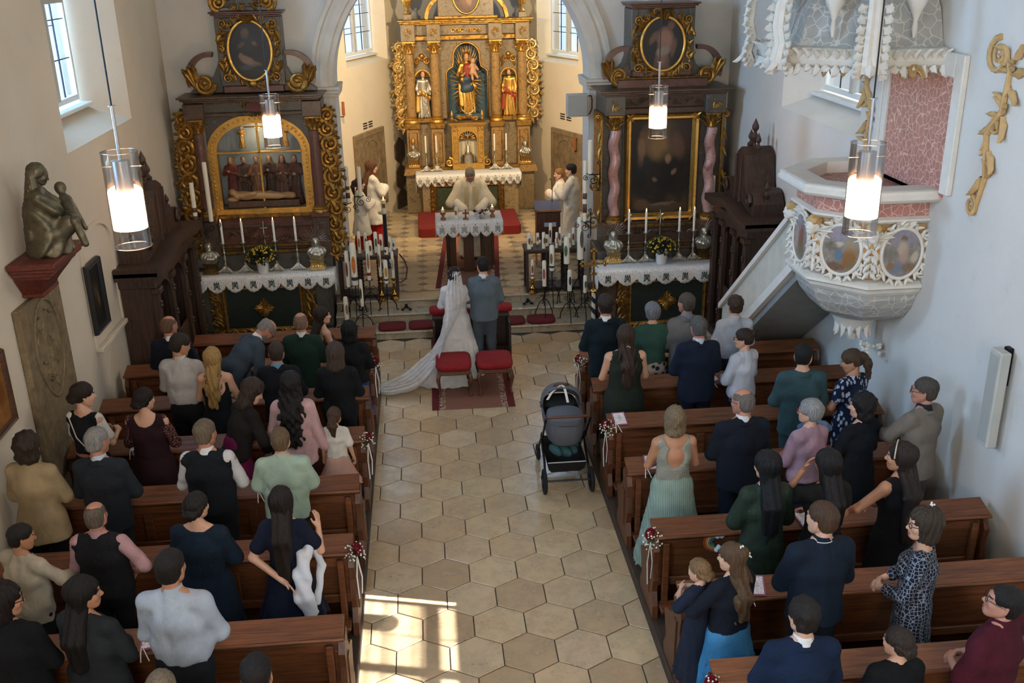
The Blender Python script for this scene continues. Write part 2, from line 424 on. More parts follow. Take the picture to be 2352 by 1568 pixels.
# ================================================================ materials of the setting
def plaster(name,col,col2,stain='#8f8674'):
    t = NT(name); v = t.coord()
    n = t.noise(v,0.7,6,0.6); n2 = t.noise(v,5,6,0.65)
    c = t.ramp(n,[(0.3,hexc(col2)),(0.65,hexc(col))])
    c = t.mix(t.math('MULTIPLY',t.ramp(n2,[(0.58,(0,0,0)),(0.8,(1,1,1))]),0.16),c,hexc(stain))
    t.bump(t.noise(v,26,6,0.7),0.12,0.012)
    return t.set(c,0.85)
M_WALL = plaster('lime_plaster','#d6d2c8','#ccc7bc')
M_WALLN = plaster('warm_plaster','#d6c8b2','#cdbea6')
M_APSE = plaster('apse_plaster','#d9cdb4','#cfc2a8')
M_GREYP = plaster('shade_grey_plaster','#a9a8a2','#9b9a95')  # shade behind the high altar put into the plaster colour
M_STUCCO = plain('white_stucco','#ddd6c8',0.75,var=0.07,vs=9,bump=0.35,bs=30,bd=0.01)
M_ARCH = plain('arch_stone','#cfc6b6',0.8,var=0.08,vs=6,bump=0.3,bs=22,bd=0.01)
def tile_mat(name,cols,rough=0.16,rand=0.5):
    t = NT(name); oi = t.n('ShaderNodeObjectInfo')
    tc = t.n('ShaderNodeTexCoord'); ad = t.n('ShaderNodeVectorMath',operation='ADD')
    cm = t.n('ShaderNodeCombineXYZ'); r = oi.outputs['Random']
    for k in range(3): t.l(t.math('MULTIPLY',r,37.0 + 13*k),cm.inputs[k])
    t.l(tc.outputs['Object'],ad.inputs[0]); t.l(cm.outputs[0],ad.inputs[1]); v = ad.outputs[0]
    base = t.ramp(r,[(k / max(len(cols)-1,1),hexc(c)) for k,c in enumerate(cols)])
    n = t.noise(v,5.5,7,0.7); n2 = t.noise(v,30,5,0.75)
    c = t.mix(t.math('MULTIPLY',t.ramp(n,[(0.42,(0,0,0)),(0.72,(1,1,1))]),0.45),base,hexc('#8a7a62'))
    sp = t.ramp(n2,[(0.57,(0,0,0)),(0.70,(1,1,1))]); sp2 = t.ramp(n,[(0.40,(0,0,0)),(0.62,(1,1,1))])
    c = t.mix(t.math('MULTIPLY',t.math('MULTIPLY',sp,sp2),0.75),c,hexc('#5c5347'))
    t.bump(n2,0.06,0.002)
    rr = t.ramp(n,[(0.3,(rough,)*3),(0.7,(rough*1.9,)*3)])
    return t.set(c,rr)
M_TILE = tile_mat('limestone_tile',['#c6aa84','#d0b892','#b69a76','#d2bc9a','#bea27e'])
M_JOINT = plain('dark_mortar','#4a4238',0.9)
M_CT = tile_mat('chancel_tile',['#b9a27c','#8e8270','#c4ae87','#a8987c','#c0ab86','#857a6b'],0.25)
M_CDARK = plain('slate_inset','#6b645c',0.4,var=0.2)
M_STEP = marble('step_marble','#a89a82','#7d6f5b',4.0,'#c3b59b',0.25,0.3)
M_PLAT = wood('platform_planks','#4a382a','#2b2019','Y',0.6)
M_FRAMEW = plain('white_paint','#d9dcd8',0.5,var=0.05,bump=0.1)
M_SASH = plain('weathered_grey_paint','#b5b3aa',0.6,var=0.1)
M_LEAD = plain('window_iron','#2b2f38',0.5,0.6)
M_PANE = glass('window_glass',(0.93,0.97,1,1),0.06,0.08)
def struct(o,label=None): o['kind'] = 'structure'; return o
# ================================================================ floors
fl = struct(MB().box(-4.6,5.65,-5.2,17.2,-0.25,-0.012).build('floor',M_JOINT))
def hex_mesh(w,sv,hgt,name,mat,gap=0.0045,bev=0.004):
    """pointy in y; w flat to flat in x"""
    def ring(i,z):
        a = w/2 - gap - i; hh = (sv/2) - i*0.55; tip = (sv/2 + w*0.2885) - gap*1.15 - i*1.15
        return [(-a,-hh,z),(0,-tip,z),(a,-hh,z),(a,hh,z),(0,tip,z),(-a,hh,z)]
    m = MB(); m.loft([ring(0,-hgt),ring(0,-bev),ring(bev,0)],caps=True)
    me = m.mesh(name,mat); b = bmesh.new(); b.from_mesh(me); bmesh.ops.recalc_face_normals(b,faces=b.faces); b.to_mesh(me); b.free(); return me
hx = hex_mesh(0.472,0.288,0.02,'floor_tile',M_TILE)
nt = 0
for j in range(-13,15):
    for i in range(-11,12):
        x = 0.467 + 0.472*i + (0.236 if j % 2 else 0); y = 9.355 + 0.43*j
        if not (-4.1 < x < 5.2): continue
        front = 12.95 < y < 15.3
        if front and -1.6 < x < 2.75 or (y <= 12.95 and y > 4.6 and -1.0 < x < 2.02) or (front and y < 15.6):
            q = place(hx,'floor_tile',(x,y,random.uniform(-0.0012,0.0)),fl); q.rotation_euler = (random.uniform(-1,1)*0.0016,random.uniform(-1,1)*0.0016,0); nt += 1
for nm,x0,x1,y0,y1,kx in (('pew_platform',-3.99,-0.95,3.2,12.95,(-0.95,-0.79)),('pew_platform',1.98,5.04,2.6,12.25,(1.82,1.98))):
    pl = struct(MB().box(x0,x1,y0,y1,-0.011,0.07).build(nm,M_PLAT)); pl['label'] = 'dark wooden platform carrying the pews'
    n = 24
    xs = np.linspace(x0,x1,n+1)
    for k in range(n): MB().bbox(xs[k]+0.002,xs[k+1]-0.002,y0,y1,0.0705,0.09,0.003).build('floor_plank',M_PLAT,pl)
    MB().bbox(kx[0],kx[1],y0,y1+0.02,-0.01,0.10,0.012).build('kerb_beam',M_PLAT,pl)
# ================================================================ steps and chancel floor
for zt,yf,label in ((0.14,15.19,'lowest'),(0.28,15.66,'middle'),(0.42,15.97,'top')):
    st = struct(MB().box(-1.6,2.68,yf+0.05,16.6,-0.01,zt-0.03).build('altar_step',M_STEP))
    cuts = [-1.6,-0.72 + random.uniform(-.2,.2),0.45 + random.uniform(-.2,.2),1.6 + random.uniform(-.2,.2),2.68]
    for a,b in zip(cuts,cuts[1:]):
        MB().bbox(a+0.002,b-0.002,yf+0.022,16.5 if zt > .4 else yf+0.6,zt-0.14,zt-0.031,0.003).build('step_riser',M_STEP,st)
        prof = [(yf-0.0,zt-0.035),(yf-0.012,zt-0.02),(yf-0.005,zt-0.004),(yf+0.012,zt),(16.35 if zt > .4 else yf+0.6,zt),(16.35 if zt > .4 else yf+0.6,zt-0.035)]
        MB().prism(prof,'x',a+0.002,b-0.002).build('step_slab',M_STEP,st)
M_CJ = plain('chancel_mortar','#8b7d68',0.9)
cf = struct(MB().prism([(-1.8,16.36),(3.45,16.36),(3.8,19.9),(2.3,23.55),(-.3,23.65),(-1.8,20.0)],'z',0.2,0.408).build('chancel_floor',M_CJ))
def octo_mesh():
    w,c,hgt = 0.36,0.1,0.012; g = 0.003
    a = w/2 - g; e = a - c
    pts = [(-e,-a),(e,-a),(a,-e),(a,e),(e,a),(-e,a),(-a,e),(-a,-e)]
    m = MB().prism(pts,'z',-hgt,0); return m.mesh('chancel_tile',M_CT)
om = octo_mesh(); q_ = 0.1 - 0.004
dm = MB().prism([(-q_,0),(0,-q_),(q_,0),(0,q_)],'z',-0.012,0).mesh('inset_tile',M_CDARK)
for i in range(-8,10):
    for j in range(0,19):
        x = 0.75 + 0.36*i; y = 16.6 + 0.36*j
        lim = 1.75 if y < 20 else 1.75 - (y-20)*0.42
        if abs(x - 0.8) > lim + 0.75 or y > 23: continue
        if (y > 21.4 and 0.0 < x < 2.0): continue
        place(om,'chancel_tile',(x,y,0.42),cf)
        if random.random() < 0.45: place(dm,'inset_tile',(x+0.18,y+0.18,0.4202),cf)
# ================================================================ walls
def hexa(m,a,b):
    """solid between two quads a (inner) and b (outer), each 4 points"""
    return m.add(list(a) + list(b),[(0,1,2,3),(7,6,5,4),(0,4,5,1),(1,5,6,2),(2,6,7,3),(3,7,4,0)])
def wall_cells(m,u0,u1,z0,z1,d,wins):
    """wall in local (u, depth, z): inner face depth 0, outer depth d; wins = (inner u0,u1,z0,z1, outer u0,u1,z0,z1)"""
    wins = sorted(wins); P = lambda u,q,z: (u,q,z)
    cur = u0
    for k,(a,b,c,e,A,B,Cc,E) in enumerate(wins):
        nxt = u1 if k == len(wins)-1 else (b + wins[k+1][0]) / 2
        hexa(m,[P(cur,0,z0),P(a,0,z0),P(a,0,z1),P(cur,0,z1)],[P(cur,d,z0),P(A,d,z0),P(A,d,z1),P(cur,d,z1)])
        hexa(m,[P(b,0,z0),P(nxt,0,z0),P(nxt,0,z1),P(b,0,z1)],[P(B,d,z0),P(nxt,d,z0),P(nxt,d,z1),P(B,d,z1)])
        hexa(m,[P(a,0,z0),P(b,0,z0),P(b,0,c),P(a,0,c)],[P(A,d,z0),P(B,d,z0),P(B,d,Cc),P(A,d,Cc)])
        hexa(m,[P(a,0,e),P(b,0,e),P(b,0,z1),P(a,0,z1)],[P(A,d,E),P(B,d,E),P(B,d,z1),P(A,d,z1)])
        cur = nxt
    return m
ZC = 8.2
def lm(origin,ang,flip=False):
    """local (u along wall, depth outward, z) -> world; u direction at angle ang; depth to the left of u unless flip"""
    ux,uy = math.cos(ang),math.sin(ang); dx,dy = (-uy,ux) if not flip else (uy,-ux)
    return Matrix(((ux,dx,0,origin[0]),(uy,dy,0,origin[1]),(0,0,1,0),(0,0,0,1)))
LW = lm((-4.0,0),PI/2)
RW = lm((5.05,0),PI/2,True)
LWIN = (11.6,14.32,3.78,7.3,12.2,13.78,4.12,7.1)
RWIN = (11.3,13.92,3.70,7.3,11.75,13.66,3.96,7.1)
RWIN5 = (4.2,6.9,5.15,6.95,4.5,6.5,5.27,6.75)
def shift(w,d): return (w[0]+d,w[1]+d,w[2],w[3],w[4]+d,w[5]+d,w[6],w[7])
m = wall_cells(MB(),-5.0,17.2,-0.2,ZC,0.62,[LWIN,shift(LWIN,-7.0),shift(LWIN,-13.8)])
m.xf(LW); wl = struct(m.build('wall_left',M_WALLN))
m = wall_cells(MB(),-5.0,17.2,-0.2,ZC,0.62,[RWIN,RWIN5,shift(RWIN,-13.4)])
m.xf(RW); wr = struct(m.build('wall_right',M_WALL))
m = wall_cells(MB(),-4.6,5.65,-0.2,ZC,0.5,[(-1.2,2.2,3.6,7.4,-1.0,2.0,3.9,7.2)])
m.xf(lm((0,-5.0),0,True)); struct(m.build('wall_back',M_WALL))
struct(MB().box(-4.7,5.75,-5.6,24.6,ZC,ZC+0.3).build('ceiling',M_WALL))
AC,AZ,AR = 0.67,3.9,2.06
def arc(r,n=40,a0=PI,a1=0.0,c=(AC,AZ)): return [(c[0] + r*math.cos(a0+(a1-a0)*i/n),c[1] + r*math.sin(a0+(a1-a0)*i/n)) for i in range(n+1)]
m = MB().box(-4.65,AC-AR,16.5,17.2,-0.2,AZ).box(AC+AR,5.7,16.5,17.2,-0.2,AZ)
inner = arc(AR); outer = []
for i,p in enumerate(inner):
    a = PI - PI*i/40; c,s = math.cos(a),math.sin(a)
    tx = (5.7-AC)/c if c > 1e-6 else ((-4.65-AC)/c if c < -1e-6 else 1e9); tz = (ZC-AZ)/s if s > 1e-6 else 1e9
    t = min(tx,tz); outer.append((AC + c*t,AZ + s*t))
m.strip(outer,inner,'y',16.5,17.2)
m.add([(-4.65,16.5,AZ),(-4.65,17.2,AZ),(-4.65,17.2,ZC),(-4.65,16.5,ZC)],[(0,1,2,3)])
wf = struct(m.build('wall_front',M_WALL))
wf.data.polygons.foreach_set('use_smooth',[False]*len(wf.data.polygons))
struct(MB().prism([(-4.65,ZC),(-4.65,ZC-0.02),(AC,ZC)],'y',16.5,17.2).build('trim_1',M_WALL))
for k,(r0,r1,d) in enumerate(((2.06,2.15,0.03),(2.15,2.27,0.055),(2.27,2.36,0.035),(2.36,2.42,0.06))):
    mm = MB().strip(arc(r1),arc(r0),'y',16.5-d,16.52)
    for s in (-1,1):
        x0,x1 = sorted((AC+s*r0,AC+s*r1)); mm.box(x0,x1,16.5-d,16.52,0.4,AZ)
    struct(mm.build('trim_%d' % (k+2),M_ARCH,None,True,0.5))
for s in (-1,1):
    x0,x1 = sorted((AC+s*(AR-0.05),AC+s*(AR+0.40)))
    mm = MB()
    for (dz0,dz1,e) in ((3.72,3.77,0.03),(3.77,3.83,0.06),(3.83,3.88,0.09)): mm.bbox(x0-e*.4,x1+e*.4,16.5-0.05-e,17.22,dz0,dz1,0.008)
    struct(mm.build('trim_%d' % (6 if s < 0 else 7),M_ARCH))
AL0,AL1 = (-1.75,20.0),(-0.25,23.6); AR0,AR1 = (3.75,19.9),(2.25,23.5)
def seg(name,a,b,wins,mat,d=0.5,ext=0.0,flip=False):
    L = math.hypot(b[0]-a[0],b[1]-a[1]); ang = math.atan2(b[1]-a[1],b[0]-a[0]); M = lm(a,ang,flip)
    mm = MB()
    if wins: wall_cells(mm,-ext,L+ext,0.1,ZC,d,wins)
    else: hexa(mm,[(-ext,0,0.1),(L+ext,0,0.1),(L+ext,0,ZC),(-ext,0,ZC)],[(-ext,d,0.1),(L+ext,d,0.1),(L+ext,d,ZC),(-ext,d,ZC)])
    mm.xf(M); o = struct(mm.build(name,mat)); return M
seg('wall_chancel_left',(-1.82,17.15),AL0,None,M_APSE)
MAL = seg('wall_apse_left',AL0,AL1,[(0.72,2.72,3.75,7.2,0.86,2.6,3.9,7.0)],M_APSE)
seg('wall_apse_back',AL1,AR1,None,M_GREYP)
MAR = seg('wall_apse_right',AR0,AR1,[(1.3,3.05,3.62,7.2,1.42,2.92,3.76,7.0)],M_APSE,flip=True)
seg('wall_chancel_right',(3.42,17.15),AR0,None,M_APSE,flip=True)
# ================================================================ windows (structure with frame, bars and single panes)
def window(idx,M,u0,u1,z0,z1,depth,cols=4,rows=6,mull=True,sill=None):
    W = empty('window_%d' % idx,(M @ Vector((u0,depth,z0)))); W['kind'] = 'structure'
    f = 0.055
    a = MB().bbox(u0,u0+f,depth-.03,depth+.04,z0,z1).bbox(u1-f,u1,depth-.03,depth+.04,z0,z1)
    a.bbox(u0+f,u1-f,depth-.03,depth+.04,z0,z0+f*1.3).bbox(u0+f,u1-f,depth-.03,depth+.04,z1-f,z1); a.xf(M); a.build('window_frame',M_FRAMEW,W)
    uc = (u0+u1)/2
    b = MB().bbox(uc-.055,uc+.055,depth-.045,depth+.03,z0+f,z1-f); b.xf(M); b.build('mullion',M_SASH,W)
    zt = z0 + (z1-z0)*0.42
    b = MB().bbox(u0+f,u1-f,depth-.04,depth+.03,zt-.05,zt+.05); b.xf(M); b.build('transom',M_SASH,W)
    us = np.linspace(u0+f,u1-f,cols+1); zs = np.linspace(z0+f,z1-f,rows+1)
    pw,ph = us[1]-us[0],zs[1]-zs[0]
    pm = MB().box(0.004,pw-.004,-0.003,0.003,0.004,ph-.004); pm.xf(M.to_3x3().to_4x4()); pme = pm.mesh('pane',M_PANE)
    for i in range(cols):
        for j in range(rows): place(pme,'pane',M @ Vector((us[i],depth+.005,zs[j])),W)
    for i in range(1,cols):
        if abs(us[i]-uc) < .05: continue
        b = MB().box(us[i]-.006,us[i]+.006,depth-.004,depth+.014,z0+f,z1-f); b.xf(M); b.build('glazing_bar',M_LEAD,W)
    for j in range(1,rows):
        b = MB().box(u0+f,u1-f,depth-.004,depth+.014,zs[j]-.006,zs[j]+.006); b.xf(M); b.build('glazing_bar',M_LEAD,W)
    if sill:
        b = MB().bbox(u0-.1,u1+.1,depth-sill[1],depth+.02,sill[0]-.05,sill[0],.01); b.xf(M); b.build('window_sill',M_FRAMEW,W)
    for k in range(1,7):
        zz = z0 + (z1-z0)*k/7 + .08
        b = MB().tube([M @ Vector((u0+.05,depth+.12,zz)),M @ Vector((u1-.05,depth+.12,zz))],0.008,6); b.build('grille_bar',M_LEAD,W)
    return W
window(1,LW,12.2,13.78,4.12,7.1,0.5,sill=(4.08,0.16))
window(2,RW,11.75,13.66,3.96,7.1,0.5,sill=(3.93,0.16))
window(3,MAL,0.88,2.58,3.92,7.0,0.3,cols=4,rows=8,sill=(3.9,0.1))
window(4,MAR,1.44,2.90,3.78,7.0,0.3,cols=4,rows=8,sill=(3.76,0.1))
window(5,RW,4.5,6.5,5.27,6.75,0.5,rows=4)
struct(MB().box(8.2,8.7,9.0,25.0,-0.5,13.0).box(8.2,8.7,-8.0,1.5,-0.5,13.0).build('sun_blocker_wall',M_WALL))  # unseen slabs added outside to keep the sun off the other south windows
window(6,LW,5.2,6.78,4.12,7.1,0.5)
# ================================================================ ornament toolkit
M_GOLD = gold('gilded_wood','#a67c3a','#2c1d0e',0.36,0.46)
M_GOLDB = gold('bright_gilding','#cda052','#6b471f',0.3,0.37)
M_GOLDD = gold('worn_gilding','#80602e','#20160c',0.42,0.5)
M_SILV = gold('silvered_metal','#b9b3a4','#4a463d',0.28,0.38)
M_BRASS = plain('polished_brass','#b88a3c',0.22,1.0,var=0.15)
M_IRON = plain('wrought_iron','#17171a',0.5,0.6,var=0.2)
M_BRM = marble('brown_marbling','#584334','#2a1e17',5.0,'#8a6c54',0.35,0.5)
M_RDM = marble('red_marbling','#674538','#331f18',6.0,'#9a7565',0.33,0.5)
M_GRM = marble('grey_marbling','#57534b','#2c2924',5.0,'#8f8a7e',0.35,0.5)
M_PKM = marble('pink_marbling','#b98f86','#6d433c',5.0,'#dcc6bd',0.3,0.45)
M_TANM = marble('tan_marbling','#b08c56','#5f4222',7.0,'#cfae79',0.3,0.7)
M_TANG = marble('olive_marbling','#9a8662','#4f3d22',8.0,'#bba57c',0.33,0.75)
M_GREEN = plain('green_damask','#15211a',0.7,var=0.35,vs=22,bump=0.2)
M_WAX = plain('candle_wax','#e4dcc6',0.45,var=0.04,bump=0.05)
M_WAXW = plain('white_wax','#e9e6dd',0.4,var=0.03,bump=0.03)
M_FLAME = emit('candle_flame','#ffb45a',22.0)
def lace_mat():
    t = NT('white_lace'); v = t.coord()
    vo = t.n('ShaderNodeTexVoronoi',feature='DISTANCE_TO_EDGE'); vo.inputs['Scale'].default_value = 26; t.l(v,vo.inputs['Vector'])
    c = t.ramp(vo.outputs['Distance'],[(0.0,hexc('#ece9e2')),(0.12,hexc('#e2dfd8')),(0.3,hexc('#c9c8c4'))])
    t.bump(vo.outputs['Distance'],0.25,0.004); return t.set(c,0.8)
M_LACE = lace_mat()
M_LINEN = plain('white_linen','#e6e3dc',0.8,var=0.04,bump=0.2,bs=120)
M_THREAD = plain('dark_green_embroidery','#28413c',0.8)
M_RED = plain('red_velvet','#850d12',0.9,var=0.18,vs=14,bump=0.3,bs=140,sheen=0.0)
M_REDC = plain('red_carpet','#70150f',0.95,var=0.15,vs=20,bump=0.3,bs=160)
def spiral_pts(cx,cz,y,r,turns,a0,dirn,n=26,rin=0.12,dy=0.0):
    out = []
    for i in range(n+1):
        t = i/n; rr = r*(1-t)**0.85 + r*rin*t; a = a0 + dirn*2*PI*turns*t
        out.append((cx + rr*math.cos(a),y - dy*t,cz + rr*math.sin(a)))
    return out
def spiral(m,cx,cz,y,r,turns=1.6,a0=0.0,dirn=1,w=0.03,n=26,dy=0.02):
    p = spiral_pts(cx,cz,y,r,turns,a0,dirn,n,dy=dy)
    m.tube(p,[w*(1.0 - 0.55*i/n) for i in range(n+1)],7); m.sphere(p[-1],w*1.1,8,5)
def leaf(m,base,d,length,width,up=(0,-1,0),curl=0.35,n=6):
    """acanthus-like leaf: ridged, tip curling towards up"""
    b = Vector(base); d = Vector(d).normalized(); up = Vector(up); up = (up - d*up.dot(d)).normalized(); s = d.cross(up)
    rows = []
    for i in range(n+1):
        t = i/n; w = width*math.sin(PI*min(t*0.92+0.08,1))**0.8*(0.75+0.25*math.cos(t*PI*5))
        c = b + d*(length*t) + up*(length*curl*t*t + 0.012)
        rows.append([c - s*w - up*width*0.25,c - s*w*0.45 + up*width*0.10,c + up*width*0.28,c + s*w*0.45 + up*width*0.10,c + s*w - up*width*0.25])
    vs = [tuple(q) for r in rows for q in r]; k = len(vs); vs += [tuple(Vector(q) - up*0.012) for q in vs]; fs = []
    for i in range(n):
        for j in range(4):
            a = i*5+j; fs += [(a,a+1,a+6,a+5),(k+a,k+a+5,k+a+6,k+a+1)]
        fs += [(i*5,i*5+5,k+i*5+5,k+i*5),(i*5+4,k+i*5+4,k+i*5+9,i*5+9)]
    m.add(vs,fs)
def wing(x,y,z0,z1,side,w=0.18,th=0.028,seed=1,rev=False):
    """vertical chain of acanthus scrolls on a pierced-looking backing board"""
    m = MB(); rnd = random.Random(seed); z = z1; k = 0; edge = []
    while z > z0 + 0.05:
        r = w*(0.60 + 0.22*math.sin((z1-z)/(z1-z0)*PI) + rnd.uniform(-.05,.05)); zc = z - r; dirn = side*(1 if k % 2 else -1); cx = x + side*(r*.55 if k % 2 else r*.75)
        spiral(m,cx,zc,y,r,1.75,PI/2 if k % 2 else -PI/2,dirn,th*(0.95+r*2.2),dy=.03)
        for q in range(9):
            a = (q/9)*2*PI + rnd.uniform(-.2,.2)
            if math.cos(a)*side < -.55: continue
            leaf(m,(cx + r*0.8*math.cos(a),y-.005,zc + r*0.8*math.sin(a)),(math.cos(a)-math.sin(a)*dirn*.9,-.12,math.sin(a)+math.cos(a)*dirn*.9),r*0.72,r*0.27,curl=0.35,n=4)
        leaf(m,(x+side*.02,y-.01,zc - r*0.5),(side*0.55,-.1,-1),r*1.3,r*0.42,curl=.2)
        edge += [(x + side*(r*1.15),zc + r*.9),(x + side*(r*1.5),zc + r*.3),(x + side*(r*1.4),zc - r*.4)]
        z -= r*1.7; k += 1
    m.prism([(x-side*.04,z1)] + edge + [(x-side*.04,z0)],'y',y+.012,y+.04); return m
def leaf_ring(pts,y,size,seed=3,width=0.45,closed=True,out=True,dense=1.0,curl=0.4):
    """carved leaves following a closed path of (x,z), tangential and splaying outwards"""
    m = MB(); rnd = random.Random(seed); P = [Vector((p[0],0,p[1])) for p in pts]; n = len(P); c = sum(P,Vector())/n
    acc = 0.0; step = size*0.5/dense
    for i in range(n if closed else n-1):
        a,b = P[i],P[(i+1) % n]; L = (b-a).length; d = (b-a).normalized(); nrm = Vector((d.z,0,-d.x))
        if (a-c).dot(nrm) < 0: nrm = -nrm
        while acc < L:
            p = a + d*acc; s = rnd.choice((-1,1)); dd = d*(0.75*s) + nrm*rnd.uniform(0.3,0.9)*(1 if out else -1)
            leaf(m,(p.x,y + rnd.uniform(-.006,.006),p.z),dd,size*rnd.uniform(.8,1.15),size*width*0.5,curl=curl)
            if rnd.random() < 0.35: spiral(m,p.x + nrm.x*size*.45,p.z + nrm.z*size*.45,y-.012,size*.32,1.3,rnd.uniform(0,6),rnd.choice((-1,1)),size*.10,n=14)
            acc += step
        acc -= L
    return m
def ellipse(cx,cz,rx,rz,n=48): return [(cx + rx*math.cos(2*PI*i/n),cz + rz*math.sin(2*PI*i/n)) for i in range(n)]
def rect(x0,x1,z0,z1,n=1): return [(x0,z0),(x1,z0),(x1,z1),(x0,z1)]
def frame_rect(x0,x1,z0,z1,w,y0,y1,steps=((0,0),(.35,.5),(.7,1))):
    """mitred picture frame, stepped profile; outer rect given; y0 front (towards viewer), y1 back"""
    m = MB(); prof = [(0,y1),(0,y0+(y1-y0)*.45),(.18,y0),(.5,y0+(y1-y0)*.18),(.75,y0+(y1-y0)*.1),(1,y0+(y1-y0)*.6),(1,y1)]
    rings = []
    for (cx,cz,sx,sz) in ((x0,z0,1,1),(x1,z0,-1,1),(x1,z1,-1,-1),(x0,z1,1,-1)):
        rings.append([(cx + sx*w*t,yy,cz + sz*w*t) for t,yy in prof])
    n = len(prof); vs = [p for r in rings for p in r]; fs = []
    for j in range(4):
        for i in range(n-1): fs.append((j*n+i,j*n+i+1,((j+1) % 4)*n+i+1,((j+1) % 4)*n+i))
    return m.add(vs,fs)
def cornice(x0,x1,y0,y1,z0,prof,ends=True):
    """stack of projecting courses: prof = [(height, projection)]"""
    m = MB(); z = z0
    for h,e in prof:
        m.bbox(x0 - (e if ends else 0),x1 + (e if ends else 0),y0 - e,y1,z,z+h,min(.008,h*.3)); z += h
    return m
def capital(m,x,y,z,r,h):
    m.lathe([(r*.85,0),(r*.95,h*.08),(r*.88,h*.14),(r*1.0,h*.6),(r*1.3,h*.86)],(x,y,z),14)
    m.bbox(x-r*1.45,x+r*1.45,y-r*1.45,y+r*1.45,z+h*.86,z+h,.006)
    for row,(zz,k,ln) in enumerate(((.1,8,.45),(.42,8,.45))):
        for i in range(k):
            a = 2*PI*(i+.5*row)/k; leaf(m,(x+r*.9*math.cos(a),y+r*.9*math.sin(a),z+h*zz),(math.cos(a)*.25,math.sin(a)*.25,1),h*ln,r*.3,up=(math.cos(a),math.sin(a),0),curl=.5,n=4)
    for sx in (-1,1): spiral(m,x+sx*r*1.15,z+h*.76,y-r*1.3,r*.36,1.3,PI/2,sx,r*.13,n=14)
def base_mould(m,x,y,z,r,h): m.lathe([(r*1.5,0),(r*1.5,h*.3),(r*1.4,h*.4),(r*1.45,h*.55),(r*1.15,h*.75),(r*1.2,h*.9),(r*1.02,h)],(x,y,z),18)
def column(parent,x,y,z0,z1,r,mat,capm,twist=False,n=20):
    hb,hc = r*1.3,r*2.6
    b = MB(); base_mould(b,x,y,z0,r,hb); b.build('column_base',capm,parent,True,.7)
    s = MB()
    if twist:
        rings = []; K = 44
        for j in range(K+1):
            t = j/K; zz = z0+hb+(z1-z0-hb-hc)*t; a = t*2*PI*3.0; o = r*.2
            cx,cy = x+o*math.cos(a),y+o*math.sin(a)
            rings.append([(cx+r*.92*math.cos(2*PI*i/16),cy+r*.92*math.sin(2*PI*i/16),zz) for i in range(16)])
        s.loft(rings)
    else: s.lathe([(r,z0+hb),(r*1.03,z0+(z1-z0)*.4),(r*.88,z1-hc)],(x,y,0),n)
    s.build('column_shaft',mat,parent,True,.9)
    c = MB(); capital(c,x,y,z1-hc,r*.9,hc); c.build('column_capital',capm,parent,True,.6)
# ---------------------------------------------------------------- heads, hands: canonical meshes built once
def head_prims(kind='m'):
    w = {'m': 1.0,'f': .95,'c': 1.0}[kind]; j = {'m': 1.0,'f': .86,'c': .8}[kind]
    P = [ell((0,-.012,.03),(.077*w,.098,.089)),ell((0,.022,-.028),(.063*w,.072,.085)),
         ell((0,.05,-.086),(.034*j,.034,.026*j),k=.025)]
    for s in (-1,1):
        P += [cone((s*.052*w,-.002,-.05),(s*.018,.06,-.092*(.5+.5*j)),.022*j,.017*j,k=.03),ell((s*.038,.062,-.024),(.024,.022,.024),k=.02)]
    P += [cone((-.03,.081,.025),(.03,.081,.025),.011 if kind == 'm' else .008,k=.02)]
    P += [cone((0,.088,.008),(0,.108 if kind != 'c' else .102,-.026),.008,.0125,k=.012),ell((-.011,.096,-.031),(.009,.011,.008),k=.008),ell((.011,.096,-.031),(.009,.011,.008),k=.008)]
    for s in (-1,1):
        P += [ell((s*.031,.099,.004),(.017,.016,.0115),mode='sub',k=.012),ell((s*.031,.0795,.004),(.0135,.0115,.0105),k=.003)]
        P += [ell((s*.079*w,-.012,-.008),(.008,.021,.033),k=.008,rot=(s*.25,'Z')),ell((s*.084*w,-.006,-.004),(.006,.010,.017),mode='sub',k=.006)]
    P += [ell((0,.087,-.0595),(.022,.012,.0062),k=.006),ell((0,.0865,-.0705),(.019,.0115,.0066),k=.006)]
    return P
def make_head(kind,h=.0078):
    V,F = sdf(head_prims(kind),h,.03)
    c = V[F].mean(1); mi = np.zeros(len(F),int); ax = np.abs(c[:,0])
    eye = ((ax-.031)/.0125)**2 + ((c[:,2]-.004)/.0075)**2 < 1; iris = ((ax-.031)/.0058)**2 + ((c[:,2]-.004)/.0062)**2 < 1
    front = c[:,1] > .07
    mi[eye & front] = 1; mi[iris & front] = 2
    lip = ((c[:,0]/.023)**2 + ((c[:,2]+.065)/.0115)**2 < 1) & (c[:,1] > .085); mi[lip] = 3
    brow = (ax > .012) & (ax < .05) & (np.abs(c[:,2] - (.0265 - (ax-.03)**2*4)) < .0052) & (c[:,1] > .055); mi[brow] = 4
    return V,F,mi
HEADS = {k: make_head(k) for k in 'mfc'}; HEADM = {k: make_head(k,.0094) for k in 'mfc'}; HEADL = {k: make_head(k,.013) for k in 'mfc'}
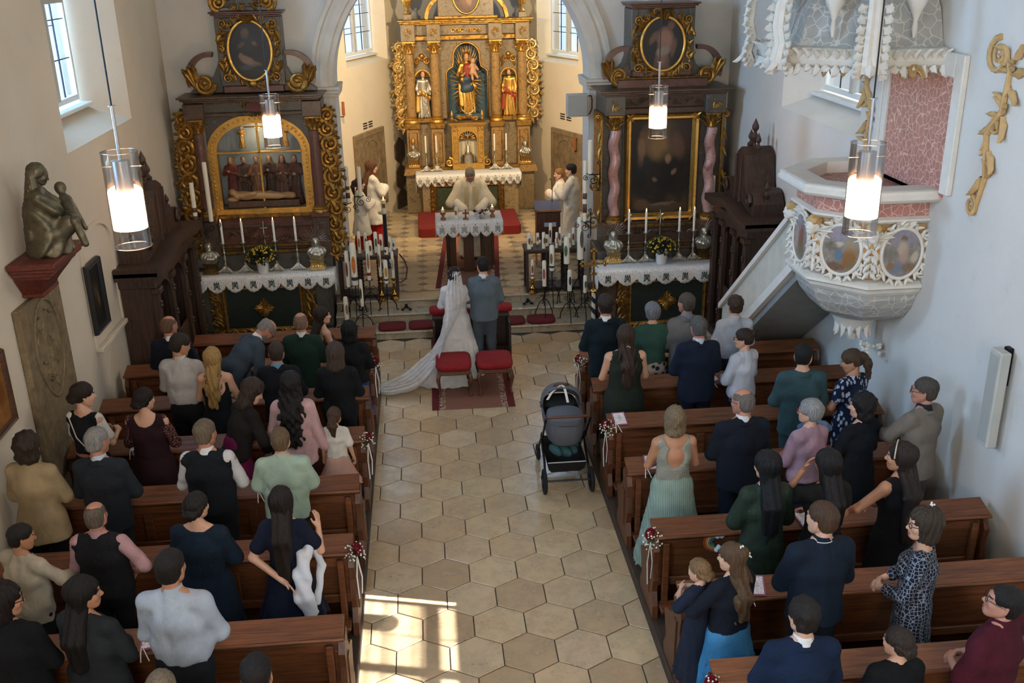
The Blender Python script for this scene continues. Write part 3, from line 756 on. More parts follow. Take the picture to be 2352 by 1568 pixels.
def hand_prims(curl=.5,spread=.0):
    """right hand: wrist at origin, fingers towards +y, palm facing -z, thumb on -x side"""
    P = [ell((0,.045,0),(.038,.05,.015)),cone((0,-.02,0),(0,.02,0),.024,.027)]
    for i,(x,l) in enumerate(((-.028,.075),(-.0095,.085),(.0095,.079),(.027,.062))):
        a = curl; b = A3(x,.085,0); p1 = b + A3(x*.15,math.cos(a)*l*.5,-math.sin(a)*l*.5); a2 = a*2.1; p2 = p1 + A3(x*.05,math.cos(a2)*l*.5,-math.sin(a2)*l*.5)
        P += [cone(b,p1,.0095,.0085,k=.006),cone(p1,p2,.0085,.0072,k=.004)]
    t0,t1,t2 = (-.025,.02,-.006),(-.055,.05,-.014),(-.058,.082,-.024 - .02*curl)
    P += [cone(t0,t1,.0135,.011,k=.014),cone(t1,t2,.0105,.0085,k=.004)]
    return P
HANDS = {c: sdf(hand_prims(c),.0082,.012) for c in (.25,.75)}; HANDL = sdf(hand_prims(.25),.011,.012)
def join_np(parts):
    """[(V,F,mi)] -> single arrays"""
    Vs,Fs,Ms,k = [],[],[],0
    for V,F,mi in parts:
        Vs.append(V); Fs.append(F + k); Ms.append(np.full(len(F),mi) if np.isscalar(mi) else mi); k += len(V)
    return np.concatenate(Vs),np.concatenate(Fs),np.concatenate(Ms)
def rotm(axis,a): return np.array(Matrix.Rotation(a,3,axis))
# ---------------------------------------------------------------- carved figures
def robed(h=1.0,robe=None,mantle=None,flesh=None,hair=None,arms='pray',folds=13,kneel=False,seed=0,w=1.0,veil=False,beard=False,head='f',hp=.15,res=.02):
    """carved standing saint facing -y (towards the nave), unit canonical height 1.75 scaled to h; returns list of (name, V, F, mat)"""
    out = []; s = h/1.75
    def fold(amp,n,zt):
        def post(X,Y,Z):
            th = np.arctan2(X,Y - .0); g = np.clip((zt - Z)/zt,0,1)
            return amp*(.35 + g)*np.sin(n*th + 2.2*np.sin(3*Z + seed) + 3*np.sin(2.0*th + seed)*g)
        return post
    base = [tcone((0,0,.02),(0,0,.95),(.24*w,.17),(.16*w,.12)),tcone((0,0,.95),(0,.0,1.35),(.155*w,.115),(.17*w,.115)),cone((-.15*w,0,1.4),(.15*w,0,1.4),.07),cone((0,0,1.4),(0,.02,1.55),.055),half((0,0,-1),-.0)]
    A = {'pray': ((.26,.1,1.15),(.04,.26,1.25)),'hold': ((.27,.08,1.12),(.14,.24,1.12)),'down': ((.26,.02,1.1),(.22,.14,.9)),'book': ((.25,.1,1.12),(.05,.24,1.08))}[arms]
    sl = []
    for sg in (-1,1):
        e,wq = A; sl += [cone((sg*.18*w,0,1.39),(sg*e[0],e[1],e[2]),.065,.06),cone((sg*e[0],e[1],e[2]),(sg*wq[0],wq[1],wq[2]),.06,.055)]
    V,F = sdf(base + sl,res,.06,fold(.018,folds,1.3)); out.append(('robe',V,F,robe))
    if mantle:
        mt = [tcone((.05,-.02,.25),(.02,-.03,1.36),(.27*w,.17),(.2*w,.13)),half((0,1,.12),.13),tcone((-.2,.02,.75),(.15,.1,1.0),(.1,.09),(.11,.1),side=(0,0,1)),half((0,0,-1),-.22)]
        V,F = sdf(mt,res,.05,fold(.022,9,1.4)); out.append(('mantle',V,F,mantle))
    HV,HF,_ = HEADL[head]; Rm = rotm('X',-hp); V = HV @ Rm.T*1.06 + A3(0,.03,1.64); out.append(('head',V,HF,flesh))
    hr = [ell((0,.012,1.675),(.09,.108,.1)),ell((0,.13,1.62),(.07,.075,.12),mode='sub'),half((0,0,-1),-1.52)]
    if veil: hr = [ell((0,.0,1.67),(.1,.118,.11)),tcone((0,-.03,1.62),(0,-.04,1.38),(.11,.08),(.16,.1)),ell((0,.14,1.62),(.066,.085,.11),mode='sub'),half((0,0,-1),-1.36)]
    elif head == 'm': hr += [tcone((0,-.04,1.62),(0,-.05,1.47),(.09,.06),(.09,.05))]
    V,F = sdf(hr,res*.7,.03,lambda X,Y,Z: .004*np.sin(60*np.arctan2(X,Y-.02)*.4 + 30*Z)); out.append(('veil' if veil else 'hair',V,F,hair))
    if beard:
        V,F = sdf([ell((0,.085,1.555),(.045,.035,.055)),ell((0,.13,1.6),(.03,.03,.02),mode='sub')],res*.7,.02); out.append(('beard',V,F,hair))
    HV,HF = HANDL
    for sg in (-1,1):
        wq = A[1]; V = HV.copy(); V[:,0] *= sg; V = V @ rotm('Y',sg*1.2).T @ rotm('X',.6).T @ rotm('Z',sg*.5).T + A3(sg*wq[0],wq[1],wq[2])
        out.append(('hand',V,HF if sg > 0 else HF[:,::-1],flesh))
    return [(n,(V*s) * A3(1,1,1),F,m_) for n,V,F,m_ in out]
def put_figure(name,parts,loc,yaw,label,cat='statue',group=None,extra=None,kind=None):
    """yaw 0 faces -y (down the nave)"""
    root = empty(name,loc,label,cat,group); R = rotm('Z',PI + yaw)
    for n,V,F,m_ in parts: mesh_np(n,V @ R.T + A3(*loc),F,m_,root)
    return root
# ================================================================ altar cloths, candlesticks and other furnishings
def cloth(parent,x0,x1,y0,y1,zt,drop,amp,lobes,side_l,side_r,mat=M_LACE,mono=True,nx=128,name='altar_cloth'):
    """cloth lying on a table: top sheet, scalloped front drop and side drops"""
    rows = []; us = np.linspace(0,1,nx+1)
    def d(u): return drop + amp*(abs(math.sin(PI*lobes*u))**.7) + .012*abs(math.sin(PI*lobes*5*u))
    prof = [('b',0)] + [('t',k/4) for k in range(5)] + [('f',k/5) for k in range(1,6)]
    V = []
    for kind,q in prof:
        for u in us:
            x = x0 + (x1-x0)*u; wv = .004*math.sin(u*41) + .003*math.sin(u*97+1)
            if kind == 'b': V.append((x,y1,zt-.03))
            elif kind == 't': V.append((x,y1 + (y0-y1)*q,zt + .003*math.sin(9*u+7*q) - (.004 if q == 1 else 0)))
            else: V.append((x,y0 - .008 + wv*q - .01*q*math.sin(u*lobes*2*PI)*.5,zt - .006 - d(u)*q))
    n = nx+1; F = [(j*n+i,j*n+i+1,(j+1)*n+i+1,(j+1)*n+i) for j in range(len(prof)-1) for i in range(nx)]
    m = MB(); m.add(V,F)
    for sx,xx,sd in ((-1,x0,side_l),(1,x1,side_r)):
        if not sd: continue
        Vs = []; ny = 24
        for k in range(7):
            for j in range(ny+1):
                v = j/ny; y = y0-.006 + (y1-y0)*v; q = k/6
                Vs.append((xx + sx*(.004+.012*q*math.sin(v*9)),y + .0*q,zt-.004 - q*(sd*(.8+.2*abs(math.sin(PI*3*v))))))
        m.add(Vs,[(a*(ny+1)+b,a*(ny+1)+b+1,(a+1)*(ny+1)+b+1,(a+1)*(ny+1)+b) for a in range(6) for b in range(ny)])
    o = m.build(name,mat,parent,True)
    sm = o.modifiers.new('thickness','SOLIDIFY'); sm.thickness = .004; sm.offset = 1
    return o
def mono_mesh(s,mat,cross=False):
    m = MB(); t = s*.055
    def st(pts): m.tube([(p[0]*s,0,p[1]*s) for p in pts],t,5)
    st([(-.36,-.5),(-.30,.5)]); st([(.36,-.5),(.30,.5)]); st([(-.30,.5),(0,-.28)]); st([(.30,.5),(0,-.28)])
    st([(-.22,-.5),(0,.5)]); st([(.22,-.5),(0,.5)]); st([(-.12,-.1),(.12,-.1)])
    st([(-.48,-.5),(-.24,-.5)]); st([(.48,-.5),(.24,-.5)])
    if cross: st([(0,.62),(0,.95)]); st([(-.12,.8),(.12,.8)])
    return m.mesh('monogram',mat)
def flame(m,x,y,z,s=1.0): m.lathe([(.0005,0),(.006*s,.008*s),(.007*s,.016*s),(.004*s,.03*s),(.0005,.044*s)],(x,y,z),8)
def candlestick(loc,h,candle,label,group,lit=True,mat=M_SILV,r=.019,wax=M_WAXW,cat='candlestick'):
    x,y,z = loc; C = empty('candlestick',loc,label,cat,group)
    b = MB()
    for k in range(3):
        a = PI/2 + 2*PI*k/3; leaf(b,(x+.02*math.cos(a),y+.02*math.sin(a),z+.10),(math.cos(a),math.sin(a),-1.1),.13,.035,up=(0,0,1),curl=.25)
        b.sphere((x+.085*math.cos(a),y+.085*math.sin(a),z+.014),.014,8,5)
    b.lathe([(.06,.02),(.062,.035),(.035,.10),(.022,.13),(.026,.14)],(x,y,z),3,a0=PI/2,a1=PI/2+2*PI)
    b.build('foot',mat,C,True,.6)
    st = MB().lathe([(.016,.13),(.026,.16),(.012,.19),(.03,.24),(.012,.29),(.011,h*.62),(.02,h*.66),(.011,h*.7),(.012,h*.93),(.022,h*.96)],(x,y,z),12); st.build('stem',mat,C,True,.8)
    MB().lathe([(.018,h*.955),(.05,h*.975),(.056,h),(.05,h-.006),(.02,h-.012)],(x,y,z),16).build('drip_pan',mat,C,True,.8)
    MB().lathe([(r,h-.01),(r,h+candle*.97),(r*.8,h+candle),(.002,h+candle)],(x,y,z),14).build('candle',wax,C,True,.7)
    if lit:
        MB().tube([(x,y,z+h+candle-.002),(x+.002,y,z+h+candle+.012)],.0016,5).build('wick',M_IRON,C)
        m = MB(); flame(m,x,y,z+h+candle+.008); m.build('flame',M_FLAME,C,True)
    return C
def emblem(parent,x,z,y,s):
    m = MB()
    for k in range(4):
        a = PI/2*k
        for da,ln,w in ((0,.5,.17),(-.35,.42,.12),(.35,.42,.12)): leaf(m,(x,y,z),(math.cos(a+da),-.03,math.sin(a+da)),s*ln,s*w,curl=.03,n=5)
        a += PI/4; leaf(m,(x,y,z),(math.cos(a),-.03,math.sin(a)),s*.34,s*.13,curl=.05)
    m.sphere((x,y-.01,z),s*.1,10,6,(1,.5,1)); m.box(x-s*.3,x+s*.3,y-.018,y-.006,z-s*.03,z+s*.03); m.box(x-s*.03,x+s*.03,y-.018,y-.006,z-s*.33,z+s*.33)
    m.build('cross_emblem',M_GOLD,parent,True,.6)
def mensa(root,cx,hw,yf,yb,zt,fx,fhw,panel_hw,stone):
    """altar block with carved antependium"""
    MB().bbox(cx-hw+.03,cx+hw-.03,yf+.06,yb,0,zt-.09,.01).build('altar_block',stone,root)
    MB().bbox(cx-hw-.02,cx+hw+.02,yf+.0,yb,zt-.09,zt-.01,.012).build('altar_slab',stone,root)
    MB().bbox(cx-hw,cx+hw,yf+.03,yb,0,.07,.01).build('plinth',stone,root)
    for s in (-1,1):
        x0,x1 = sorted((cx+s*(hw-.04),fx+s*(fhw+.03))); MB().bbox(x0+.02,x1-.02,yf+.03,yf+.1,.1,zt-.12,.012).build('side_panel',stone,root)
    z0,z1 = .02,zt-.12; w = fhw-panel_hw-.05
    MB().box(fx-fhw,fx+fhw,yf+.035,yf+.08,z0,z1).build('antependium_back',M_GOLDD,root)
    m = MB()
    for k,(ww,off) in enumerate(((.07,.25),(.06,.7))):
        e = w*off; pts = []
        for (a,b) in ((( fx-fhw+e,z0+e),(fx+fhw-e,z0+e)),((fx+fhw-e,z0+e),(fx+fhw-e,z1-e)),((fx+fhw-e,z1-e),(fx-fhw+e,z1-e)),((fx-fhw+e,z1-e),(fx-fhw+e,z0+e))):
            for i in range(8): t = i/8; pts.append((a[0]+(b[0]-a[0])*t,a[1]+(b[1]-a[1])*t))
        q = leaf_ring(pts,yf+.03,.13,seed=int(abs(cx)*10)+k,dense=.9); m.add(q.v,q.f)
    m.build('antependium_carving',M_GOLD,root,True,.7)
    px0,px1,pz0,pz1 = fx-panel_hw,fx+panel_hw,z0+.12,z1-.12
    frame_rect(px0-.05,px1+.05,pz0-.05,pz1+.05,.05,yf+.01,yf+.05).build('panel_frame',M_GOLD,root)
    MB().box(px0-.01,px1+.01,yf+.03,yf+.045,pz0-.01,pz1+.01).build('panel_cloth',M_GREEN,root)
    emblem(root,fx,(pz0+pz1)/2,yf+.028,.34)
def volute(parent,x,z,y,side,s=1.0,mat=M_RDM,gmat=M_GOLD):
    """big C-scroll standing on the cornice: arm, scroll eye and leaf"""
    n = 18
    m = MB(); outer,inner = [],[]
    cx_,cz_ = x - side*.2*s,z + .2*s
    for i in range(n+1):
        t = i/n; a = -.40 + t*2.15; r = .30*s; w = (.085 - .03*t)*s; c,sn = math.cos(a),math.sin(a)
        outer.append((cx_ + side*c*r,cz_ + sn*r)); inner.append((cx_ + side*c*(r-w),cz_ + sn*(r-w)))
    m.strip(outer,inner,'y',y-.06,y+.08); m.build('volute_arm',mat,parent,True,.5)
    e = MB(); ex,ez = x + side*(-.12)*s,z + .12*s
    spiral(e,ex,ez,y-.05,.125*s,1.8,(0 if side < 0 else PI),side,.032*s,34); e.lathe([(.10*s,-.05),(.10*s,.05)],(0,0,0),14)
    k = len(e.v) - 28
    for i in range(k,len(e.v)):
        q = e.v[i]; e.v[i] = (ex + q[0],y + .02 + q[2],ez + q[1])
    for da in (0,.25,.5):
        leaf(e,(x - side*.04*s*0 + side*(-.02)*s,y-.04,z+.06*s),(side*(.5-da),-.1,.9),.30*s,.06*s,curl=.12)
    e.build('volute_scroll',gmat,parent,True,.7)
def aedicule(root,cx,y,z0,z1,hw,orx,orz,oz,stone,pic,seed=5):
    MB().bbox(cx-hw-.02,cx+hw+.02,y-.02,16.49,z0,z0+.10,.01).build('pedestal',M_RDM,root)
    MB().bbox(cx-hw+.02,cx+hw-.02,y+.02,16.49,z0+.10,z1-.06,.01).build('upper_panel',stone,root)
    for s in (-1,1): MB().bbox(cx+s*hw-.05,cx+s*hw+.05,y,16.49,z0+.1,z1-.06,.008).build('pilaster',stone,root)
    cornice(cx-hw-.02,cx+hw+.02,y-.02,16.49,z1-.06,((.03,.02),(.03,.06),(.025,.09))).build('upper_cornice',M_RDM,root)
    MB().prism(ellipse(cx,oz,orx+.01,orz+.01,40),'y',y-.005,y+.03).build('oval_painting',pic,root)
    rm = MB(); P = ellipse(cx,oz,orx+.02,orz+.02,56); rm.tube([(p[0],y-.02,p[1]) for p in P] + [(P[0][0],y-.02,P[0][1])],.026,8,False); rm.build('oval_moulding',M_GOLDB,root,True)
    q = leaf_ring(ellipse(cx,oz,orx+.06,orz+.05,44),y-.005,.15,seed,dense=1.1)
    for sx in (-1,1):
        for sz in (-1,1):
            spiral(q,cx+sx*(orx+.06),oz+sz*(orz-.02),y-.02,.075,1.5,0 if sx < 0 else PI,sx*sz,.022)
            leaf(q,(cx+sx*(orx+.1),y-.01,oz+sz*(orz-.1)),(sx*.4,0,-sz),.2,.05)
    for dx in (-.07,0,.07): leaf(q,(cx+dx*.4,y-.03,oz+orz-.02),(dx*4,-.2,1),.16,.05,curl=.5)
    q.build('carved_frame',M_GOLD,root,True,.7)
    MB().sphere((cx,y-.03,oz-orz-.07),.05,10,6,(1.2,.6,1)).build('carved_mask',M_GOLD,root,True)
# ---------------------------------------------------------------- side altar with the glazed shrine (north)
PIC_LOVAL = picture('dark_oval_painting','#141617',[(.5,.5,.45,.45,0,'#1b1c1b',.6),(.42,.80,.10,.09,.3,'#5e4634',.8),(.40,.74,.09,.06,0,'#453c35',.6),(.45,.60,.25,.14,.2,'#2a2a2c',.7),(.62,.62,.07,.035,-.4,'#6d5547',.75),(.30,.60,.10,.04,.5,'#66503f',.5),
    (.42,.33,.22,.075,-.35,'#7d6350',.85),(.27,.42,.055,.055,0,'#7a5c49',.85),(.62,.28,.13,.035,-.2,'#6b5445',.7),(.40,.22,.2,.05,.1,'#4a4a4b',.6)])
LX,LB = -2.62,-2.72
La = empty('side_altar',(LB,16.1,0),'dark marbled side altar with a glazed shrine holding carved mourners','altar')
mensa(La,LB,1.11,15.69,16.3,1.04,LB-.03,.80,.59,M_GRM)
yl = 16.05
MB().bbox(LX-1.02,LX+1.02,yl-.02,16.49,.98,1.30,.012).build('predella',M_GRM,La)
for k,(z0,z1,e) in enumerate(((1.30,1.36,.03),(1.36,1.41,.0),(1.41,1.46,.025),(1.74,1.79,.02),(1.9,1.96,.03))): MB().bbox(LX-.80,LX+.80,yl-e,16.49,z0,z1,.01).build('moulding',M_BRM if k % 2 else M_GOLDD,La)
MB().bbox(LX-.78,LX+.78,yl+.04,16.49,1.40,2.0,.01).build('predella_panel',M_RDM,La)
q = leaf_ring([(LX-.6,1.6),(LX-.2,1.63),(LX+.2,1.57),(LX+.6,1.6)],yl+.035,.12,9,closed=False); q.build('predella_carving',M_RDM,La,True,.7)['kind'] = 'stuff'
for s in (-1,1):
    MB().bbox(LX+s*.89-.13,LX+s*.89+.13,yl-.12,16.45,1.3,1.90,.01).build('column_pedestal',M_BRM,La)
    MB().bbox(LX+s*.89-.15,LX+s*.89+.15,yl-.14,16.45,1.90,1.97,.012).build('pedestal_cap',M_RDM,La)
    frame_rect(LX+s*.89-.09,LX+s*.89+.09,1.38,1.82,.025,yl-.135,yl-.11).build('pedestal_frame',M_GRM,La)
    column(La,LX+s*.89,yl-.02,1.97,3.50,.088,M_RDM,M_GOLD)
    wg = wing(LX+s*1.02,yl+.02,1.35,3.62,s,.2,.036,seed=11+s); wg.build('carved_wing',M_GOLD,La,True,.7)
MB().bbox(LX-.80,LX+.80,yl+.12,16.49,1.95,2.03,.004).build('back_board',M_GRM,La)
fo = 0.70
sp = 2.96
def shrine_arc(r,rz,n=24): return [(LX - r*math.cos(PI*i/n),sp + rz*math.sin(PI*i/n)) for i in range(n+1)]
bp = MB().strip([(LX-.80,2.0)] + [(LX - .80 + 1.6*i/24,3.52) for i in range(25)] + [(LX+.80,2.0)],[(LX-.72,2.0)] + shrine_arc(.72,.5) + [(LX+.72,2.0)],'y',yl+.08,16.3); bp.build('spandrel_panel',M_GRM,La)
m = MB()
for (ra,rb,y0) in ((.80,.76,yl+.05),(.76,.71,yl+.02),(.71,.66,yl+.06)):
    m.strip([(LX-ra,2.0-(.0))] + [(LX - ra*math.cos(PI*i/24),sp + (ra-.22)*math.sin(PI*i/24)) for i in range(25)] + [(LX+ra,2.0)],[(LX-rb,2.0)] + [(LX - rb*math.cos(PI*i/24),sp + (rb-.22)*math.sin(PI*i/24)) for i in range(25)] + [(LX+rb,2.0)],'y',y0,yl+.2)
m.bbox(LX-.80,LX+.80,yl+.03,yl+.2,1.94,2.04,.01)
bd = [(LX-.735,2.05 + .9*i/14) for i in range(14)] + [(LX - .735*math.cos(PI*i/26),sp + .515*math.sin(PI*i/26)) for i in range(27)] + [(LX+.735,2.95 - .9*i/14) for i in range(14)]
for i,p in enumerate(bd): m.sphere((p[0],yl+.018,p[1]),.018,7,4)
m.build('shrine_frame',M_GOLDB,La,True,.6)
m = MB().bbox(LX-.018,LX+.018,yl+.06,yl+.10,2.03,3.40,.006).bbox(LX-.66,LX+.66,yl+.06,yl+.10,2.925,2.96,.006); m.build('shrine_bars',M_GOLDB,La)
M_SKYP = plain('pale_blue_painted_board','#8f9ca0',0.7,var=.2,vs=3)
MB().strip([(LX-.72,2.0)] + shrine_arc(.72,.5) + [(LX+.72,2.0)],[(LX-.01,2.0)] + [(LX,2.6)]*25 + [(LX+.01,2.0)],'y',16.44,16.46).build('shrine_back',M_SKYP,La)
MB().box(LX-.72,LX+.72,yl+.12,16.44,2.0,2.06).build('shrine_floor',M_BRM,La)
for s in (-1,1):
    MB().strip([(LX+s*.66,2.04),(LX+s*.66,sp)] + [(LX+s*.66*math.cos(PI/2*i/10),sp+.44*math.sin(PI/2*i/10)) for i in range(1,11)],[(LX+s*.02,2.04),(LX+s*.02,sp)] + [(LX+s*.02,sp+.44*math.sin(PI/2*i/10)) for i in range(1,11)],'y',yl+.075,yl+.08).build('glass_pane',glass('shrine_glass',(1,1,1,1),.03,.02),La)
for s in (-1,1): MB().bbox(LX+s*.90-.15,LX+s*.90+.15,yl-.16,16.45,3.50,3.74,.01).build('impost_block',M_BRM,La)
MB().bbox(LX-.82,LX+.82,yl-.03,16.49,3.52,3.58,.01).build('architrave',M_BRM,La)
MB().bbox(LX-.80,LX+.80,yl+.0,16.49,3.58,3.75,.01).build('frieze',M_GRM,La)
for k in range(30): MB().box(LX-.74+k*.05,LX-.74+k*.05+.026,yl-.045,yl,3.72,3.755).build('dentil',M_GOLDD,La)
cornice(LX-1.03,LX+1.03,yl-.17,16.49,3.755,((.03,.0),(.035,.04),(.03,.08))).build('cornice',M_BRM,La)
m = MB().prism(ellipse(LX+.05,3.66,.15,.075,24),'y',yl-.05,yl-.0); m.build('cartouche',plain('dull_red_paint','#5a1d18',.6),La)
leaf_ring(ellipse(LX+.05,3.66,.17,.09,20),yl-.04,.08,4).build('cartouche_carving',M_GOLDD,La,True,.7)
aedicule(La,LX+.03,16.12,3.87,5.04,.44,.305,.42,4.49,M_GRM,PIC_LOVAL,5)
for s in (-1,1):
    volute(La,LX+s*.86,3.86,16.15,s,1.25)
    MB().prism([(LX+s*.46,3.87),(LX+s*.98,3.87),(LX+s*.84,3.99),(LX+s*.70,4.0),(LX+s*.58,4.12),(LX+s*.47,4.35)],'y',16.22,16.46).build('volute_web',M_GRM,La)
for s in (-1,1):
    m = MB(); spiral(m,LX+s*.36,5.2,16.1,.13,1.7,-PI/2,s,.04); m.build('top_scroll',M_GOLD,La,True,.8)
leaf_ring([(LX-.12,5.18),(LX+.18,5.18),(LX+.1,5.3),(LX-.06,5.3)],16.1,.14,8).build('top_carving',M_GOLD,La,True,.7)
MB().bbox(LX-.4,LX+.46,16.15,16.49,5.12,5.5,.01).build('top_block',M_GRM,La)
# ---------------------------------------------------------------- side altar with the kneeling-saint painting (south)
PIC_ROVAL = picture('oval_martyr_painting','#0f1211',[(.56,.58,.20,.24,.15,'#8a6350',.9),(.50,.28,.15,.26,0,'#7a5a49',.85),(.52,.36,.18,.09,.2,'#7d7268',.85),(.69,.85,.085,.08,.2,'#6b4637',.85),(.28,.62,.16,.07,.9,'#74523f',.7),(.76,.42,.06,.2,-.25,'#6b4b3b',.75),(.36,.1,.07,.2,0,'#5e4435',.7),(.62,.1,.07,.2,0,'#5e4435',.6)])
PIC_RMAIN = picture('kneeling_saint_painting','#241f1a',[(.45,.82,.32,.20,.2,'#6f5a3e',.8),(.52,.68,.24,.14,0,'#86683f',.6),(.80,.82,.22,.25,.4,'#3f3128',.8),(.78,.72,.10,.16,.5,'#6a4f3e',.6),(.17,.70,.07,.12,.1,'#7d5f47',.85),(.18,.84,.045,.045,0,'#6a4c38',.85),(.16,.56,.05,.09,-.2,'#6d523d',.7),(.29,.74,.04,.03,0,'#6b503c',.7),
    (.60,.36,.17,.30,0,'#191714',.9),(.62,.58,.055,.05,.3,'#8a6a52',.9),(.72,.44,.05,.03,.4,'#7d6150',.8),(.40,.36,.05,.025,-.2,'#7a5e4c',.7),(.13,.38,.15,.18,0,'#191817',.85),(.60,.06,.42,.06,0,'#4f3f2c',.7),(.18,.09,.14,.06,.05,'#54432e',.8),(.45,.13,.35,.012,-.14,'#1c1712',.8),(.55,.10,.22,.02,.05,'#766a5c',.5)],plane='xz')
RX = 3.79
Ra = empty('side_altar',(RX,15.8,0),'dark marbled side altar with twisted pink columns and a tall painting','altar')
mensa(Ra,3.76,1.05,15.10,15.9,1.04,RX+.02,.78,.585,M_BRM)
yr = 15.72
MB().bbox(RX-1.03,RX+1.03,yr-.02,16.49,.95,1.18,.012).build('predella',M_GRM,Ra)
for k,(z0,z1,e) in enumerate(((1.18,1.23,.05),(1.23,1.28,.02),(1.28,1.33,.04),(1.56,1.62,.03))): MB().bbox(RX-.66,RX+.66,yr-e,16.49,z0,z1,.01).build('moulding',M_BRM if k % 2 == 0 else M_GOLDD,Ra)
MB().bbox(RX-.64,RX+.64,yr+.03,16.49,1.26,1.66,.01).build('predella_panel',M_BRM,Ra)
leaf_ring([(RX-.5,1.44),(RX,1.46),(RX+.5,1.44)],yr+.03,.12,19,closed=False).build('predella_carving',M_BRM,Ra,True,.7)['kind'] = 'stuff'
for s in (-1,1):
    MB().bbox(RX+s*.78-.14,RX+s*.78+.14,yr-.12,16.45,1.18,1.60,.01).build('column_pedestal',M_BRM,Ra)
    MB().bbox(RX+s*.78-.17,RX+s*.78+.17,yr-.15,16.45,1.60,1.67,.012).build('pedestal_cap',M_RDM,Ra)
    column(Ra,RX+s*.78,yr-.0,1.67,3.40,.092,M_PKM,M_GOLD,True)
    MB().bbox(RX+s*.80-.17,RX+s*.80+.17,yr+.10,16.45,1.67,3.40,.01).build('column_backing',M_GRM,Ra)
    m = MB().bbox(RX+s*.98-.02,RX+s*.98+.02,yr+.04,16.4,1.67,3.40,.006)
    for (zz,rr,dr) in ((2.28,.11,1),(1.68,.14,-1),(3.36,.06,1)): spiral(m,RX+s*(.98+rr*.9),zz,yr+.06,rr,1.5,PI/2,s*dr,.026)
    for zz in (1.9,2.5,2.9,3.15): leaf(m,(RX+s*.99,yr+.05,zz),(s*.25,0,-1),.22,.035)
    m.build('carved_wing',M_GOLD,Ra,True,.7)
frame_rect(RX-.60,RX+.60,1.67,3.40,.115,yr+.0,yr+.1).build('painting_frame',M_GOLDB,Ra)
MB().box(RX-.49,RX+.49,yr+.07,yr+.09,1.78,3.30).build('altar_painting',PIC_RMAIN,Ra)
for (xx,zz) in ((-.54,1.73),(.54,1.73),(-.54,3.34),(.54,3.34),(0,1.73)):
    m = MB()
    for a in (.8,2.3,3.9,5.5): leaf(m,(RX+xx,yr-.004,zz),(math.cos(a),0,math.sin(a)),.09,.03)
    m.build('frame_corner_carving',M_GOLDB,Ra,True,.7)
MB().bbox(RX-.9,RX+.9,yr+.12,16.49,1.6,3.45,.01).build('back_board',M_GRM,Ra)
for s in (-1,1):
    MB().bbox(RX+s*.80-.16,RX+s*.80+.16,yr-.15,16.45,3.40,3.70,.01).build('impost_block',M_GRM,Ra)
    leaf_ring(ellipse(RX+s*.80,3.57,.03,.03,6),yr-.155,.09,2).build('rosette',M_GOLDB,Ra,True,.7)
MB().bbox(RX-.92,RX+.92,yr-.02,16.49,3.40,3.49,.01).build('architrave',M_BRM,Ra)
MB().bbox(RX-.90,RX+.90,yr+.02,16.49,3.49,3.68,.01).build('frieze',M_BRM,Ra)
m = MB()
for k in range(7): spiral(m,RX-.54+k*.18,3.585,yr+.01,.06,1.6,0,1 if k % 2 else -1,.014); leaf(m,(RX-.54+k*.18,yr+.01,3.585),(1,0,.5 if k % 2 else -.5),.12,.025)
m.build('frieze_carving',M_BRM,Ra,True,.7)
cornice(RX-.97,RX+.97,yr-.14,16.49,3.69,((.03,.0),(.035,.045),(.03,.085))).build('cornice',M_BRM,Ra)
MB().bbox(RX-.72,RX+.72,15.82,16.49,3.78,3.92,.01).build('attic_block',M_RDM,Ra)
MB().bbox(RX-.74,RX+.74,15.80,16.49,3.92,3.95,.008).build('attic_moulding',M_GOLDD,Ra)
aedicule(Ra,RX-.01,15.9,3.95,5.03,.45,.325,.385,4.44,M_GRM,PIC_ROVAL,15)
for s in (-1,1):
    volute(Ra,RX+s*.84,3.82,15.92,s,1.2)
    MB().prism([(RX+s*.46,3.93),(RX+s*.88,3.93),(RX+s*.80,4.02),(RX+s*.66,4.02),(RX+s*.56,4.12),(RX+s*.47,4.35)],'y',16.0,16.46).build('volute_web',M_GRM,Ra)
# ---------------------------------------------------------------- high altar in the apse
HX = 1.0; yh = 22.35
PIC_TOP = picture('upper_oval_painting','#5a3a26',[(.5,.5,.3,.35,.2,'#8a5b36',.7),(.6,.4,.12,.2,.3,'#b08a62',.6),(.35,.6,.15,.2,0,'#3b2a20',.6)])
Ha = empty('high_altar',(HX,22.3,.42),'tall gilded high altar with four marbled columns and a blue niche','altar')
MB().bbox(HX-1.10,HX+1.0,21.45,22.6,.42,1.36,.012).build('altar_block',M_TANG,Ha)
MB().bbox(HX-1.45,HX+1.42,22.05,23.0,.42,1.34,.02).build('plinth',M_TANG,Ha)
for s in (-1,1):
    x = HX + s*1.27; MB().prism([(x-.22,1.30),(x+.22,1.30),(x+.17,1.44),(x-.17,1.44)],'y',21.95,22.6).build('plinth_cap',M_TANM,Ha)
frame_rect(HX-.93,HX+.68,.46,1.26,.16,21.40,21.46).build('antependium_frame',M_GOLDD,Ha)
m = leaf_ring([(HX-.84+1.43*i/10,1.18) for i in range(11)] + [(HX+.60,1.18-.64*i/5) for i in range(6)] + [(HX+.6-1.43*i/10,.54) for i in range(11)] + [(HX-.84,.54+.64*i/5) for i in range(6)],21.41,.1,33,dense=.8); m.build('antependium_carving',M_GOLD,Ha,True,.7)
MB().box(HX-.78,HX+.53,21.42,21.45,.61,1.11).build('antependium_panel',plain('green_brocade','#2e3a26',.6,var=.5,vs=16),Ha)
MB().bbox(HX-1.30,HX+1.30,22.3,23.0,1.34,2.40,.012).build('predella',M_TANG,Ha)
COLX = (-1.24,-.70,.62,1.20)
